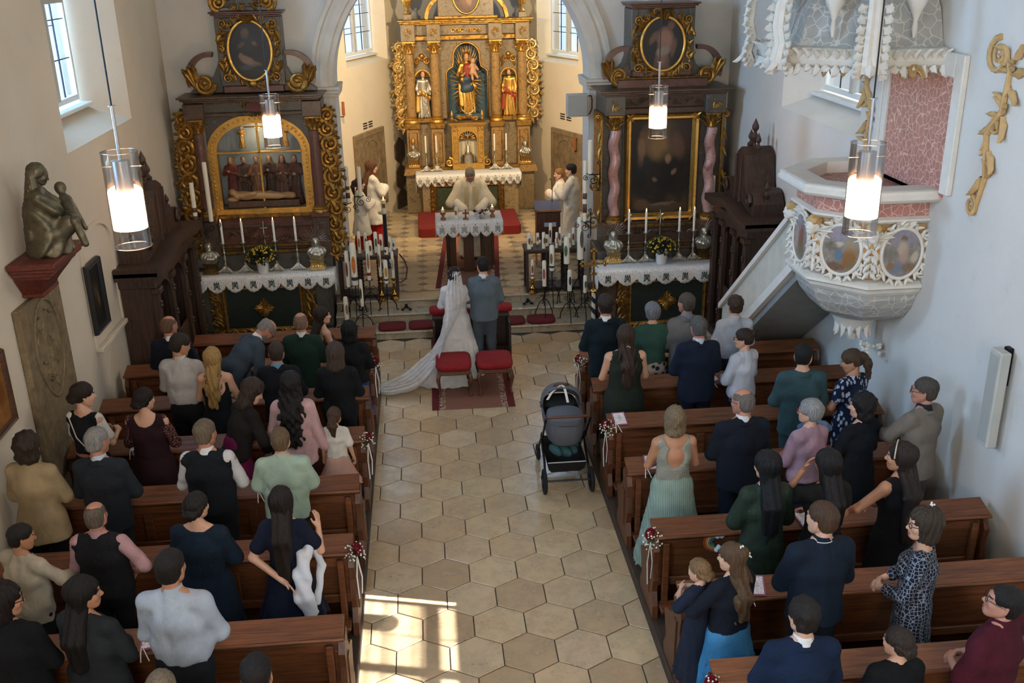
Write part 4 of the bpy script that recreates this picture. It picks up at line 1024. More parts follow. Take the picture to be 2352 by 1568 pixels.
for dx in COLX:
    MB().bbox(HX+dx-.14,HX+dx+.14,22.12,22.5,1.42,2.28,.012).build('column_pedestal',M_TANM,Ha)
    MB().bbox(HX+dx-.17,HX+dx+.17,22.08,22.5,2.28,2.40,.014).build('pedestal_cap',M_GOLD,Ha)
    frame_rect(HX+dx-.10,HX+dx+.10,1.52,2.2,.02,22.105,22.13).build('pedestal_frame',M_GOLD,Ha)
    column(Ha,HX+dx,22.30,2.40,4.12,.105,M_TANM,M_GOLDB)
    MB().bbox(HX+dx-.15,HX+dx+.15,22.14,22.6,4.12,4.46,.012).build('impost_block',M_TANG,Ha)
    leaf_ring(ellipse(HX+dx,4.29,.03,.03,6),22.13,.08,7).build('rosette',M_GOLDB,Ha,True,.7)
MB().bbox(HX-1.28,HX+1.28,22.05,22.5,1.34,1.44,.014).build('gradine',M_GOLD,Ha)
nich = [(HX-.45,2.45),(HX-.45,3.44),(HX-.40,3.50),(HX-.31,3.55),(HX-.29,3.66)] + [(HX-.29*math.cos(PI*i/16),3.76+.29*math.sin(PI*i/16)) for i in range(17)] + [(HX+.29,3.66),(HX+.31,3.55),(HX+.40,3.50),(HX+.45,3.44),(HX+.45,2.45)]
outl = []
for p in nich:
    if p[1] <= 3.45: outl.append((HX + (-1.36 if p[0] < HX else 1.36),p[1]))
    else:
        t = (p[0]-HX+.45)/.9; outl.append((HX-1.36+2.72*t,4.14))
outl[0] = (HX-1.36,2.38); outl[-1] = (HX+1.36,2.38)
MB().strip(outl,nich,'y',22.46,22.62).build('retable_wall',M_TANG,Ha)
M_BLUE = plain('niche_blue','#3f5a68',.7,var=.2)
MB().box(HX-.5,HX+.5,22.70,22.74,2.4,4.1).build('niche_back',M_BLUE,Ha)
bt = MB(); bt.tube([(p[0],22.455,p[1]) for p in nich],.022,8); bt.build('niche_moulding',M_GOLDB,Ha,True)
for k in range(38):
    a = -PI*.36 + (PI*1.72)*k/37; wav = k % 2; L0,L1 = .16,(.40 if wav else .34)*(1.0 + .9*max(0,-math.sin(a)*0)); cx_,cz_ = HX,3.2
    ez = .78; dx,dz = math.cos(a),math.sin(a)
    r1x,r1z = .42,.80; x1,z1_ = cx_+dx*r1x,cz_+dz*r1z + (.05 if dz > .6 else 0); x0,z0_ = cx_+dx*.14,cz_+dz*.42
    if z1_ > 3.5: x1 = HX + max(-.27,min(.27,x1-HX))
    m = MB(); n = 6; pts = []
    for i in range(n+1):
        t = i/n; w = .017*(1-t)+.002; off = .018*math.sin(t*7)*wav; px,pz = x0+(x1-x0)*t - dz*off,z0_+(z1_-z0_)*t + dx*off; pts.append([(px - dz*w,22.68,pz + dx*w),(px,22.66,pz),(px + dz*w,22.68,pz - dx*w)])
    m.loft(pts,caps=False,closed=False); m.build('golden_ray',M_GOLDB,Ha,True)
for s,dx in ((-1,-.97),(1,.91)):
    x = HX+dx
    MB().bbox(x-.17,x+.17,22.44,22.47,2.5,3.36,.004).build('side_niche_board',M_BLUE,Ha)
    m = MB()
    m.strip([(x-.185,2.5)] + [(x-.185*math.cos(PI*i/14),3.32+.19*math.sin(PI*i/14)) for i in range(15)] + [(x+.185,2.5)],[(x-.16,2.5)] + [(x-.16*math.cos(PI*i/14),3.32+.165*math.sin(PI*i/14)) for i in range(15)] + [(x+.16,2.5)],'y',22.41,22.47)
    for i in range(9): a = PI*(i+.5)/9; m.tube([(x,22.43,3.34),(x+.15*math.cos(a),22.40,3.34+.15*math.sin(a))],[.006,.022],6)
    m.build('shell_niche',M_GOLDB,Ha,True,.6)
    MB().bbox(x-.16,x+.16,22.2,22.46,2.40,2.50,.01).build('side_bracket',M_GOLD,Ha)
    m = MB()
    for sx in (-1,1): spiral(m,x+sx*.11,3.70,22.42,.075,1.5,PI/2,sx,.02); leaf(m,(x,22.42,3.70),(sx,0,.3),.16,.04); leaf(m,(x+sx*.1,22.42,3.66),(sx*.4,0,-1),.12,.03)
    m.sphere((x,22.4,3.80),.055,10,7); m.build('angel_head_carving',M_GOLDB,Ha,True,.7)
    wing(HX+s*1.37 + (-.02 if s > 0 else 0),22.45,2.38,4.10,s,.19,.03,seed=41+s).build('carved_wing',gold('silver_gilt','#d8b878','#7a6138',.3,.38),Ha,True,.7)
MB().bbox(HX-1.36,HX+1.36,22.30,22.7,4.12,4.22,.012).build('architrave',M_GOLD,Ha)
MB().bbox(HX-1.34,HX+1.34,22.36,22.7,4.22,4.44,.012).build('frieze',M_TANG,Ha)
m = MB()
for sx in (-1,1):
    for k in range(3): spiral(m,HX+sx*(.08+.10*k),4.32,22.35,.05,1.5,0,sx if k % 2 else -sx,.014)
m.build('frieze_carving',M_GOLDB,Ha,True,.7)
cornice(HX-1.36,HX+1.36,22.22,22.75,4.44,((.035,.0),(.04,.05),(.035,.10))).build('cornice',M_GOLD,Ha)
MB().bbox(HX-.58,HX+.62,22.4,22.7,4.55,5.6,.012).build('upper_panel',M_TANG,Ha)
MB().bbox(HX-.66,HX+.70,22.36,22.7,4.55,4.61,.01).build('upper_base',M_GOLD,Ha)
MB().prism(ellipse(HX+.03,5.02,.27,.36,36),'y',22.375,22.4).build('oval_painting',PIC_TOP,Ha)
m = MB(); P = ellipse(HX+.03,5.02,.28,.37,40); m.tube([(p[0],22.37,p[1]) for p in P+P[:1]],.025,8,False); m.build('oval_moulding',M_GOLDB,Ha,True)
for s in (-1,1):
    pts = [(HX+.03+s*.90*math.cos(i/14*1.05),4.57+.62*math.sin(i/14*1.05)) for i in range(15)]
    m = MB().strip(pts,[(p[0]-s*.07,p[1]-.035) for p in pts],'y',22.35,22.65); m.build('pediment_scroll',M_GOLD,Ha,True,.5)
T = empty('tabernacle',(HX-.03,22.0,1.38),'gilded tabernacle with silver shell niche in the middle of the high altar','tabernacle')
tx = HX-.05
MB().bbox(tx-.36,tx+.36,21.95,22.35,1.38,1.52,.012).build('base',M_GOLDB,T)
for s in (-1,1):
    MB().bbox(tx+s*.29-.07,tx+s*.29+.07,21.98,22.3,1.52,2.32,.01).build('pilaster',M_GOLDB,T)
    m = MB()
    for k in range(5): m.bbox(tx+s*.29-.03,tx+s*.29+.03,21.965,21.99,1.62+.11*k,1.68+.11*k,.008)
    m.build('pilaster_carving',M_GOLDB,T)
    leaf_ring(ellipse(tx+s*.27,2.27,.02,.02,5),21.965,.06,3).build('rosette',M_GOLDB,T,True,.7)
    m = MB(); spiral(m,tx+s*.42,1.55,22.0,.10,1.4,PI/2,s,.03); m.build('side_scroll',M_GOLDB,T,True,.7)
    MB().lathe([(.03,0),(.04,.03),(.02,.06),(.035,.1),(.025,.14),(.012,.2)],(tx+s*.33,22.05,2.46),12).build('finial',M_GOLDB,T,True,.8)
MB().strip([(tx-.24,1.52)] + [(tx-.24+.48*i/16,2.32) for i in range(17)] + [(tx+.24,1.52)],[(tx-.20,1.52)] + [(tx-.2*math.cos(PI*i/16),2.02+.2*math.sin(PI*i/16)) for i in range(17)] + [(tx+.20,1.52)],'y',21.99,22.2).build('niche_front',M_GOLDB,T)
MB().box(tx-.24,tx+.24,22.2,22.24,1.5,2.3).build('niche_back',plain('ivory_silk','#d9cba8',.5,var=.1),T)
m = MB()
for i in range(9): a = PI*(i+.5)/9; m.tube([(tx,22.16,2.03),(tx+.18*math.cos(a),22.08,2.03+.18*math.sin(a))],[.008,.028],6)
m.build('shell',M_GOLDB,T,True)
cornice(tx-.36,tx+.36,21.97,22.3,2.32,((.03,.0),(.03,.03),(.03,.05))).build('cornice',M_GOLDB,T)
leaf_ring([(tx-.2,2.44),(tx,2.50),(tx+.2,2.44)],22.02,.14,6,closed=False,dense=1.4).build('crest_carving',M_GOLDB,T,True,.7)
m = MB().lathe([(.12,1.40),(.13,1.55),(.12,1.68),(.13,1.70)],(tx,22.1,0),18); m.build('silver_drum',M_SILV,T,True,.7)
cr = empty('altar_crucifix',(tx,22.05,1.70),'silver crucifix standing inside the tabernacle niche','crucifix')
MB().lathe([(.07,1.70),(.075,1.74),(.04,1.78),(.03,1.9),(.015,1.92)],(tx,22.06,0),12).build('foot',M_SILV,cr,True,.7)
MB().bbox(tx-.012,tx+.012,22.05,22.07,1.9,2.24,.003).bbox(tx-.09,tx+.09,22.05,22.07,2.12,2.145,.003).build('cross',M_SILV,cr)
MB().tube([(tx,22.04,1.95),(tx,22.035,2.08),(tx,22.03,2.13)],[.008,.014,.012],6).tube([(tx-.08,22.04,2.14),(tx,22.03,2.11),(tx+.08,22.04,2.14)],.006,6).sphere((tx,22.03,2.155),.014,8,6).build('corpus',M_SILV,cr,True)
for s in (-1,1):
    u = empty('urn',(HX+.0+s*1.23,22.4,4.55),'gilded urn on the cornice above the %s column of the high altar' % ('outer left' if s < 0 else 'outer right'),'urn')
    MB().bbox(HX+s*1.23-.09,HX+s*1.23+.09,22.3,22.5,4.55,4.66,.01).build('pedestal',M_TANG,u)
    MB().lathe([(.07,4.66),(.08,4.69),(.03,4.74),(.04,4.80),(.11,4.9),(.14,5.0),(.10,5.08),(.13,5.12)],(HX+s*1.23,22.4,0),18).build('body',M_GOLDB,u,True,.8)
    m = MB()
    for i in range(10): a = 2*PI*i/10; leaf(m,(HX+s*1.23+.05*math.cos(a),22.4+.05*math.sin(a),4.82),(math.cos(a)*.6,math.sin(a)*.6,1),.16,.03,up=(math.cos(a),math.sin(a),0),curl=-.2)
    m.build('leaf_carving',M_GOLDB,u,True,.7)
for s,x in ((-1,-1.0),(1,2.35)):
    P = empty('altar_spotlight',(x,17.25,5.35),'small black spotlight fixed behind the %s shoulder of the chancel arch' % ('left' if s < 0 else 'right'),'lamp')
    MB().tube([(x,17.2,5.42),(x,17.28,5.42),(x,17.28,5.38)],.012,6).build('arm',M_IRON,P,True); MB().tube([(x+s*.06,17.22,5.40),(x,17.33,5.31)],.045,12,False).build('housing',M_IRON,P,True)
MB().bbox(LX-.2,LX+.2,16.12,16.15,3.33,3.35,.004).build('lamp_strip',M_BRASS,La)
# ================================================================ pews
M_PEW = wood('pew_oak','#7f4b2b','#472611','X',0.42)
M_PEWE = wood('pew_end_oak','#6b3b22','#38200f','Z',0.42)
def make_pew(x0,x1,y,label):
    P = empty('pew',((x0+x1)/2,y,.09),label,'pew','wooden pews either side of the aisle')
    zb = .09
    MB().prism([(y+.01,.855+zb-.02),(y+.01,.885+zb-.02),(y+.22,.945+zb-.02),(y+.22,.915+zb-.02)],'x',x0+.005,x1-.005).build('book_rest',M_PEW,P)
    r = empty('x',(0,0,0)); bpy.data.objects.remove(r)
    br = KIDS[P.name][-1]
    MB().tube([(x0,y+.008,.84),(x1,y+.008,.84)] if False else [(x0,y+.008,.865+zb-.02),(x1,y+.008,.865+zb-.02)],.017,8).build('edge_moulding',M_PEW,br,True,.9)
    MB().bbox(x0+.05,x1-.05,y+.10,y+.125,.38,.90,.004).build('back_board',M_PEW,P)
    MB().bbox(x0+.05,x1-.05,y+.07,y+.10,.78,.86,.008).build('top_rail',M_PEW,P)
    MB().bbox(x0+.05,x1-.05,y+.07,y+.10,.40,.48,.008).build('bottom_rail',M_PEW,P)
    for k in range(4):
        xx = x0+.05 + (x1-x0-.1)*k/3; MB().bbox(xx-.045,xx+.045,y+.072,y+.10,.48,.78,.008).build('stile',M_PEW,P)
    MB().bbox(x0+.04,x1-.04,y+.13,y+.50,.50,.535,.012).build('seat',M_PEW,P)
    MB().bbox(x0+.1,x1-.1,y+.34,y+.37,.09,.50,.005).build('seat_riser',M_PEW,P)
    MB().bbox(x0+.06,x1-.06,y-.12,y+.05,.22,.255,.01).build('kneeler',M_PEW,P)
    for xe in (x0,x1):
        s = 1 if xe == x0 else -1
        prof = [(y-.02,.09),(y+.50,.09),(y+.52,.20),(y+.45,.32),(y+.50,.44),(y+.53,.54),(y+.44,.60),(y+.30,.66),(y+.24,.76),(y+.25,.86),(y+.20,.92),(y+.05,.885),(y+.0,.80),(y+.03,.66),(y-.0,.5),(y+.04,.36),(y-.02,.24)]
        e = MB().prism(prof,'x',xe,xe+s*.05).build('end_panel',M_PEWE,P)
        MB().prism([(y+.12,.30),(y+.36,.30),(y+.38,.46),(y+.28,.54),(y+.18,.70),(y+.11,.70),(y+.12,.5)],'x',xe-s*.012,xe+s*.001).build('carved_inset',M_PEWE,e)
        MB().bbox(xe+s*.12-.03,xe+s*.12+.03,y+.02,y+.07,.09,.86,.008).build('front_post',M_PEW,P)
    return P
ORD = ['front','second','third','fourth','fifth','sixth','seventh','eighth']
LROWS = [12.85,11.85,10.8,9.68,8.6,7.5,6.33,5.2]
RROWS = [11.57,10.66,9.64,8.6,7.42,6.45,5.48]
make_pew(-3.25,-.80,LROWS[0],'shorter dark oak pew left of the aisle, front row before the altar steps')
p0 = make_pew(-3.9,-.80,LROWS[1],'dark oak pew left of the aisle, second row from the altar steps')
for k,y in enumerate(LROWS[2:],2):
    c = copy_tree(p0,None,(0,y-LROWS[1],0)); c['label'] = 'dark oak pew left of the aisle, %s row from the altar steps' % ORD[k]
for k,y in enumerate(RROWS):
    c = copy_tree(p0,None,(5.74,y-LROWS[1],0)); c['label'] = 'dark oak pew right of the aisle, %s row from the altar steps' % ORD[k]
# ================================================================ pulpit
def crackle(name,base,line,scale,rough=.5):
    t = NT(name); v = t.coord(); vo = t.n('ShaderNodeTexVoronoi',feature='DISTANCE_TO_EDGE'); vo.inputs['Scale'].default_value = scale
    dv = t.n('ShaderNodeVectorMath',operation='MULTIPLY_ADD'); nz = t.n('ShaderNodeTexNoise'); nz.inputs['Scale'].default_value = 4; t.l(v,nz.inputs['Vector'])
    t.l(nz.outputs['Color'],dv.inputs[0]); dv.inputs[1].default_value = (.12,.12,.12); t.l(v,dv.inputs[2]); t.l(dv.outputs[0],vo.inputs['Vector'])
    n = t.noise(v,5,5); b = t.ramp(n,[(.3,scl(hexc(base),.85)),(.7,scl(hexc(base),1.12))])
    f = t.ramp(vo.outputs['Distance'],[(.0,(1,1,1)),(.028,(1,1,1)),(.05,(0,0,0))])
    return t.set(t.mix(f,b,hexc(line)),rough)
M_CRP = crackle('pink_crackle_marbling','#b07a6c','#d9b3a0',13)
M_CRG = crackle('grey_crackle_marbling','#a9a69d','#cbc6ba',9)
M_OCH = plain('ochre_ground','#c79a5b',.7,var=.12)
M_OCHD = plain('ochre_stucco','#c4a06a',.7,var=.2,bump=.4,bs=40,bd=.01)
PX,PY = 4.80,10.2
def octp(r,z,c=(PX,PY),rot=22.5): return [(c[0]+r*math.cos(math.radians(rot+45*k)),c[1]+r*math.sin(math.radians(rot+45*k)),z) for k in range(8)]
def octring(prof,c=(PX,PY),clip=5.045):
    m = MB(); m.loft([octp(r,z,c) for r,z in prof])
    m.v = [(min(x,clip),y,z) for x,y,z in m.v]; return m
Pu = empty('pulpit',(PX,PY,1.6),'white stucco pulpit with painted evangelists on the right wall','pulpit')
octring([(.93,3.38),(.99,3.40),(1.02,3.43),(1.02,3.46),(1.0,3.48),(1.0,3.51),(.97,3.52),(.72,3.52),(.72,3.38)]).build('parapet_rim',M_STUCCO,Pu)
octring([(.80,3.22),(.80,3.36),(.86,3.38),(.9,3.39)]).build('frieze_band',M_CRP,Pu)
octring([(.78,3.13),(.82,3.15),(.86,3.18),(.86,3.20),(.81,3.22)]).build('upper_moulding',M_STUCCO,Pu)
octring([(.72,2.52),(.77,2.60),(.81,2.75),(.825,2.88),(.81,3.0),(.77,3.10),(.76,3.14)]).build('drum',M_OCH,Pu)
octring([(.70,2.36),(.78,2.37),(.82,2.41),(.84,2.45),(.87,2.47),(.87,2.50),(.80,2.53),(.74,2.54)]).build('lower_moulding',M_STUCCO,Pu)
octring([(.02,1.92),(.25,1.93),(.42,1.98),(.58,2.07),(.69,2.2),(.74,2.30),(.75,2.37)]).build('bowl',M_CRG,Pu)
MB().lathe([(.01,1.62),(.05,1.63),(.07,1.68),(.05,1.72),(.14,1.76),(.2,1.83),(.24,1.91),(.27,1.94)],(4.72,PY,0),20).build('pendant_boss',M_STUCCO,Pu,True,.8)
m = MB()
for k in range(12): a = 2*PI*k/12; leaf(m,(4.72+.2*math.cos(a),PY+.2*math.sin(a),1.9),(-math.cos(a)*.4,-math.sin(a)*.4,-1),.2,.05,up=(math.cos(a),math.sin(a),0),curl=.3)
for k in range(24): m.sphere((4.9+random.uniform(-.08,.1),PY-.1+random.uniform(-.1,.1),1.60-abs(random.gauss(0,.06))),.022,6,4)
m.build('boss_foliage',M_STUCCO,Pu,True,.7)
EV = {180: picture('evangelist_angel','#8e8378',[(.5,.8,.4,.2,0,'#9a93a0',.5),(.45,.5,.16,.32,.2,'#8c4a34',.8),(.6,.72,.09,.07,0,'#a07e66',.8),(.4,.25,.2,.2,0,'#6f6a48',.7),(.75,.45,.12,.25,0,'#b09a8c',.6)],plane='yz'),
      225: picture('evangelist_blue','#8e8276',[(.5,.85,.5,.2,0,'#958fa0',.6),(.62,.80,.12,.12,0,'#5d7687',.85),(.62,.62,.15,.2,.2,'#9c8a68',.7),(.60,.32,.2,.25,-.2,'#8d5f2c',.9),(.36,.38,.09,.15,0,'#5a7687',.9),(.33,.60,.13,.06,.3,'#c8bba6',.8),(.2,.55,.15,.1,0,'#5d5340',.7),(.3,.14,.22,.1,0,'#6b4a2c',.8),(.75,.2,.2,.12,0,'#6d6a4c',.6)],plane='xz'),
      270: picture('evangelist_lion','#8b8178',[(.5,.85,.5,.22,0,'#908a9a',.6),(.52,.80,.09,.08,0,'#75563f',.9),(.50,.60,.14,.18,.1,'#b9a38e',.85),(.56,.42,.1,.2,-.3,'#b0937d',.8),(.40,.20,.22,.14,.2,'#6c7889',.85),(.24,.24,.11,.1,0,'#8a6a3c',.85),(.84,.42,.09,.14,-.3,'#c2b69f',.8),(.72,.2,.2,.1,0,'#7d5a35',.7),(.2,.5,.18,.15,0,'#6b6a58',.5)],plane='xz')}
for ang in (180,225,270):
    a = math.radians(ang); nx,ny = math.cos(a),math.sin(a); ap = .825*math.cos(PI/8)
    M = Matrix(((-ny,nx,0,PX+nx*ap),(nx,ny,0,PY+ny*ap),(0,0,1,0),(0,0,0,1)))
    m = MB().prism(ellipse(0,2.84,.205,.255,36),'y',-.08,.016); m.xf(M); m.build('evangelist_oval',EV[ang],Pu)
    P_ = ellipse(0,2.84,.215,.265,40); m = MB(); m.tube([(p[0],.01,p[1]) for p in P_+P_[:1]],.02,8,False)
    for k in range(34):
        t = 2*PI*k/34; p = (.235*math.cos(t),.285*math.sin(t)); d = (-math.sin(t)*(1 if k % 2 else -1) + math.cos(t)*.7,.15,math.cos(t)*(1 if k % 2 else -1)*1.0 + math.sin(t)*.7)
        leaf(m,(p[0],.0,2.84+p[1]),d,.10,.026,up=(0,1,0),curl=.25)
    for s in (-1,1):
        for (u,z,r) in ((.24,2.62,.06),(.26,3.02,.055),(.28,2.8,.045)): spiral(m,s*u,z,.0,r,1.4,PI/2,s,.016,n=16,dy=-.02)
        for zz in (2.58,2.66,2.74,2.9,3.0): leaf(m,(s*.29,-.02,zz),(-s*.3,.1,1),.1,.03,up=(0,1,0),curl=.3)
    for q in range(3): leaf(m,(-.05+.05*q,.0,3.09),((-.5+.5*q),.2,.8),.09,.03,up=(0,1,0),curl=.4)
    m.xf(M); m.build('stucco_frame',M_STUCCO,Pu,True,.7)
for ang in (157.5,202.5,247.5):
    a = math.radians(ang); cx_,cy_ = PX+.84*math.cos(a),PY+.84*math.sin(a)
    HV,HF,_ = HEADL['c']; V = HV*.85 @ rotm('Z',a-PI/2).T + A3(cx_,cy_,3.06); ch = mesh_np('cherub_head',V,HF,M_STUCCO,Pu)
    V,F = sdf([ell((0,-.01,.03),(.075,.085,.07)),ell((0,.1,-.02),(.06,.06,.06),mode='sub')],.009,.02,lambda X,Y,Z: .006*np.sin(70*X)*np.sin(60*Y+50*Z)); mesh_np('cherub_hair',V @ rotm('Z',a-PI/2).T + A3(cx_,cy_,3.07),F,M_OCHD,ch)
    m = MB()
    for s in (-1,1):
        for q in range(5): leaf(m,(s*.07,-.02-.01*q,-.03-.02*q),(s*(1.0-.16*q),-.25,.35-.32*q),.15,.028,up=(0,1,0),curl=-.1)
    for q in range(4):
        for s in (-1,1): leaf(m,(0,-.02,-.16-.08*q),(s*.7,.1,-.9),.11,.03,up=(0,1,0),curl=.3)
    m.xf(Matrix.Translation((cx_,cy_,3.06)) @ Matrix.Rotation(a-PI/2,4,'Z')); m.build('cherub_wings',M_STUCCO,ch,True,.7)
def sl(y): return 2.5 - (y-10.75)*.78
St = empty('pulpit_stair',(4.6,12.0,.09),'pale plastered stair with sloping parapet leading up to the pulpit','stair')
MB().prism([(10.45,sl(10.45)-.25),(10.45,sl(10.45)+.42),(13.2,sl(13.2)+.42),(13.2,sl(13.2)-.25)],'x',4.14,4.24).build('parapet',plain('aged_stucco','#c9c1ae',.8,var=.1,bump=.2,bs=30),St)
MB().prism([(10.4,sl(10.4)+.42),(10.4,sl(10.4)+.50),(13.25,sl(13.25)+.50),(13.25,sl(13.25)+.42)],'x',4.09,4.29).build('handrail',M_STUCCO,St)
MB().prism([(10.4,sl(10.4)-.30),(10.4,sl(10.4)-.16),(13.25,sl(13.25)-.16),(13.25,sl(13.25)-.30)],'x',4.09,4.27).build('lower_band',M_STUCCO,St)
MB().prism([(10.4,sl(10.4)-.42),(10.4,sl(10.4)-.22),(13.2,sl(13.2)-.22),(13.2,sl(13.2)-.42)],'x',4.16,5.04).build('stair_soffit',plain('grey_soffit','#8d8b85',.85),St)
for k in range(11):
    y0 = 10.6+.235*k; MB().bbox(4.24,5.04,y0,y0+.26,sl(y0)-.26,sl(y0)-.08,.006).build('tread',M_STUCCO,St)
CX,CY = 4.70,10.5
Sb = empty('sounding_board',(CX,CY,4.66),'white stucco sounding board with curling ribs hung above the pulpit','canopy')
def canring(prof): return octring(prof,(CX,CY))
canring([(.2,4.70),(1.05,4.70),(1.05,4.74),(.2,4.74)]).build('soffit',M_OCH,Sb)
canring([(1.02,4.66),(1.09,4.66),(1.13,4.70),(1.15,4.74),(1.12,4.79),(1.14,4.82),(1.10,4.85),(1.0,4.86)]).build('rim',M_STUCCO,Sb)
canring([(1.0,4.84),(.94,4.95),(.86,5.2),(.72,5.5),(.55,5.75)]).build('dome',M_CRG,Sb)
m = MB(); bead = MB()
for k in range(8):
    a0,a1 = math.radians(22.5+45*k),math.radians(67.5+45*k)
    for j in range(9):
        t = (j+.5)/9; x = CX+1.14*(math.cos(a0)*(1-t)+math.cos(a1)*t); y = CY+1.14*(math.sin(a0)*(1-t)+math.sin(a1)*t)
        if x > 5.0: continue
        ax_,ay_ = x-CX,y-CY; L = math.hypot(ax_,ay_)
        bead.sphere((x,y,4.80),.035,8,6); leaf(bead,(x,y,4.76),(ax_/L*.3,ay_/L*.3,1),.12,.035,up=(ax_/L,ay_/L,0),curl=.5)
        leaf(m,(x,y,4.70),(ax_/L*.2,ay_/L*.2,-1),.08+.04*(j % 2),.06,up=(ax_/L,ay_/L,0),curl=.25)
bead.build('rim_beading',M_STUCCO,Sb,True,.7); m.build('rim_fringe',M_STUCCO,Sb,True,.7)
for k in range(8):
    a = math.radians(22.5+45*k); dx,dy = math.cos(a),math.sin(a)
    if CX+1.1*dx > 5.1: continue
    prof = [(1.20,4.64),(1.24,4.74),(1.20,4.90),(1.24,5.06),(1.22,5.25),(1.08,5.5),(.86,5.75),(.62,5.95)]
    m = MB(); rings = []
    for i,(r,z) in enumerate(prof):
        w = .085 - .004*i; th = .075; tx,ty = -dy,dx
        rings.append([(CX+dx*(r+q*th)+tx*w*u,CY+dy*(r+q*th)+ty*w*u,z) for u,q in ((-1,-.6),(-1,.4),(-.45,.8),(0,.5),(.45,.8),(1,.4),(1,-.6))])
    m.loft(rings)
    for s in (-1,1):
        for i,(r,z) in enumerate(prof[:-1]):
            for q in (0,.5):
                rr = r+(prof[i+1][0]-r)*q; zz = z+(prof[i+1][1]-z)*q
                leaf(m,(CX+dx*rr-dy*s*.075,CY+dy*rr+dx*s*.075,zz),(-dy*s+dx*.2,dx*s+dy*.2,-.5),.10,.06,up=(dx,dy,0),curl=.3)
    leaf(m,(CX+dx*1.26,CY+dy*1.26,4.76),(dx*.2,dy*.2,-1),.16,.07,up=(dx,dy,0),curl=.5)
    m.build('scroll_rib',M_STUCCO,Sb,True,.7)
for k in range(8):
    a = math.radians(45+45*k); dx,dy = math.cos(a),math.sin(a)
    if CX+dx > 4.9: continue
    m = MB().lathe([(.01,-.5),(.03,-.42),(.02,-.34),(.05,-.26),(.09,-.18),(.10,-.12),(.05,-.08),(.04,0),(.06,.3)],(CX+dx*.97,CY+dy*.97,5.45),12); m.build('tassel',M_STUCCO,Sb,True,.8)
m = MB()
for (x,y) in ((4.1,9.9),(4.35,9.6),(4.7,9.45)):
    for q in range(6): a = q*1.05; leaf(m,(x,y,4.70),(math.cos(a),math.sin(a),-.5),.16,.06,up=(0,0,-1),curl=.3)
m.build('soffit_carving',M_OCHD,Sb,True,.7)
Dp = empty('door_1',(5.05,9.9,3.3)); Dp['kind'] = 'structure'
MB().box(5.02,5.05,9.23,10.56,3.44,4.60).build('door_panel',M_CRP,Dp)
m = MB().bbox(4.99,5.05,9.07,9.23,3.5,4.82,.01).bbox(4.99,5.05,10.56,10.66,3.1,4.82,.01).bbox(4.99,5.05,9.23,10.56,4.60,4.82,.01); m.build('door_frame',M_STUCCO,Dp)
for k in range(3): MB().bbox(4.975+.012*k,5.05,10.66+.055*k,10.71+.055*k,3.1,4.8,.008).build('side_moulding',M_STUCCO,Dp)
def wall_scroll(y,z,s,mirror):
    m = MB(); path = [(y+mirror*.0,z-1.15*s),(y+mirror*.10*s,z-.8*s),(y+mirror*.02*s,z-.4*s),(y+mirror*.22*s,z-.15*s),(y+mirror*.25*s,z+.2*s),(y+mirror*.12*s,z+.42*s)]
    pts = []
    for i in range(len(path)-1):
        for k in range(5): t = k/5; pts.append((path[i][0]+(path[i+1][0]-path[i][0])*t,path[i][1]+(path[i+1][1]-path[i][1])*t))
    m.tube([(0,p[0],p[1]) for p in pts],[.018+.012*math.sin(i/len(pts)*PI) for i in range(len(pts))],8)
    def sp(cy,cz,r,d):
        q = spiral_pts(cy,cz,0,r,1.7,PI/2,d,24); m.tube([(0,p[0],p[2]) for p in q],[.03*(1-.6*i/24)*(.5+r*3) for i in range(25)],7)
    sp(y+mirror*.02*s,z+.32*s,.17*s,mirror); sp(y-mirror*.07*s,z-1.1*s,.10*s,-mirror); sp(y+mirror*.15*s,z-.3*s,.08*s,mirror)
    for (a,b,d) in ((.28,.3,(.7,.6)),(.27,.05,(.8,-.5)),(.15,-.25,(-.7,-.6)),(.1,-.55,(.6,-.7)),(.05,-.8,(-.5,-.8)),(.25,-.2,(.3,-1)),(.3,.18,(.9,.2))):
        leaf(m,(0,y+mirror*a*s,z+b*s),(-.05,mirror*d[0],d[1]),.24*s,.06*s,up=(-1,0,0),curl=.12)
    rnd = random.Random(int(y*10))
    for k in range(26):
        p = pts[rnd.randrange(len(pts))]; a = rnd.uniform(0,6.28); leaf(m,(0,p[0],p[1]),(-.05,math.cos(a),math.sin(a)),rnd.uniform(.10,.17)*s,.035*s,up=(-1,0,0),curl=.2,n=4)
    m.xf(Matrix.Translation((5.035,0,0))); return m
tag(wall_scroll(8.62,4.55,.95,-1).build('wall_ornament',M_OCHD,None,True,.7),'ochre stucco scroll on the wall at the camera side of the pulpit door','ornament','ochre wall scrolls flanking the pulpit door')
tag(wall_scroll(10.98,4.45,.95,1).build('wall_ornament',M_OCHD,None,True,.7),'ochre stucco scroll between the pulpit door and the window','ornament','ochre wall scrolls flanking the pulpit door')
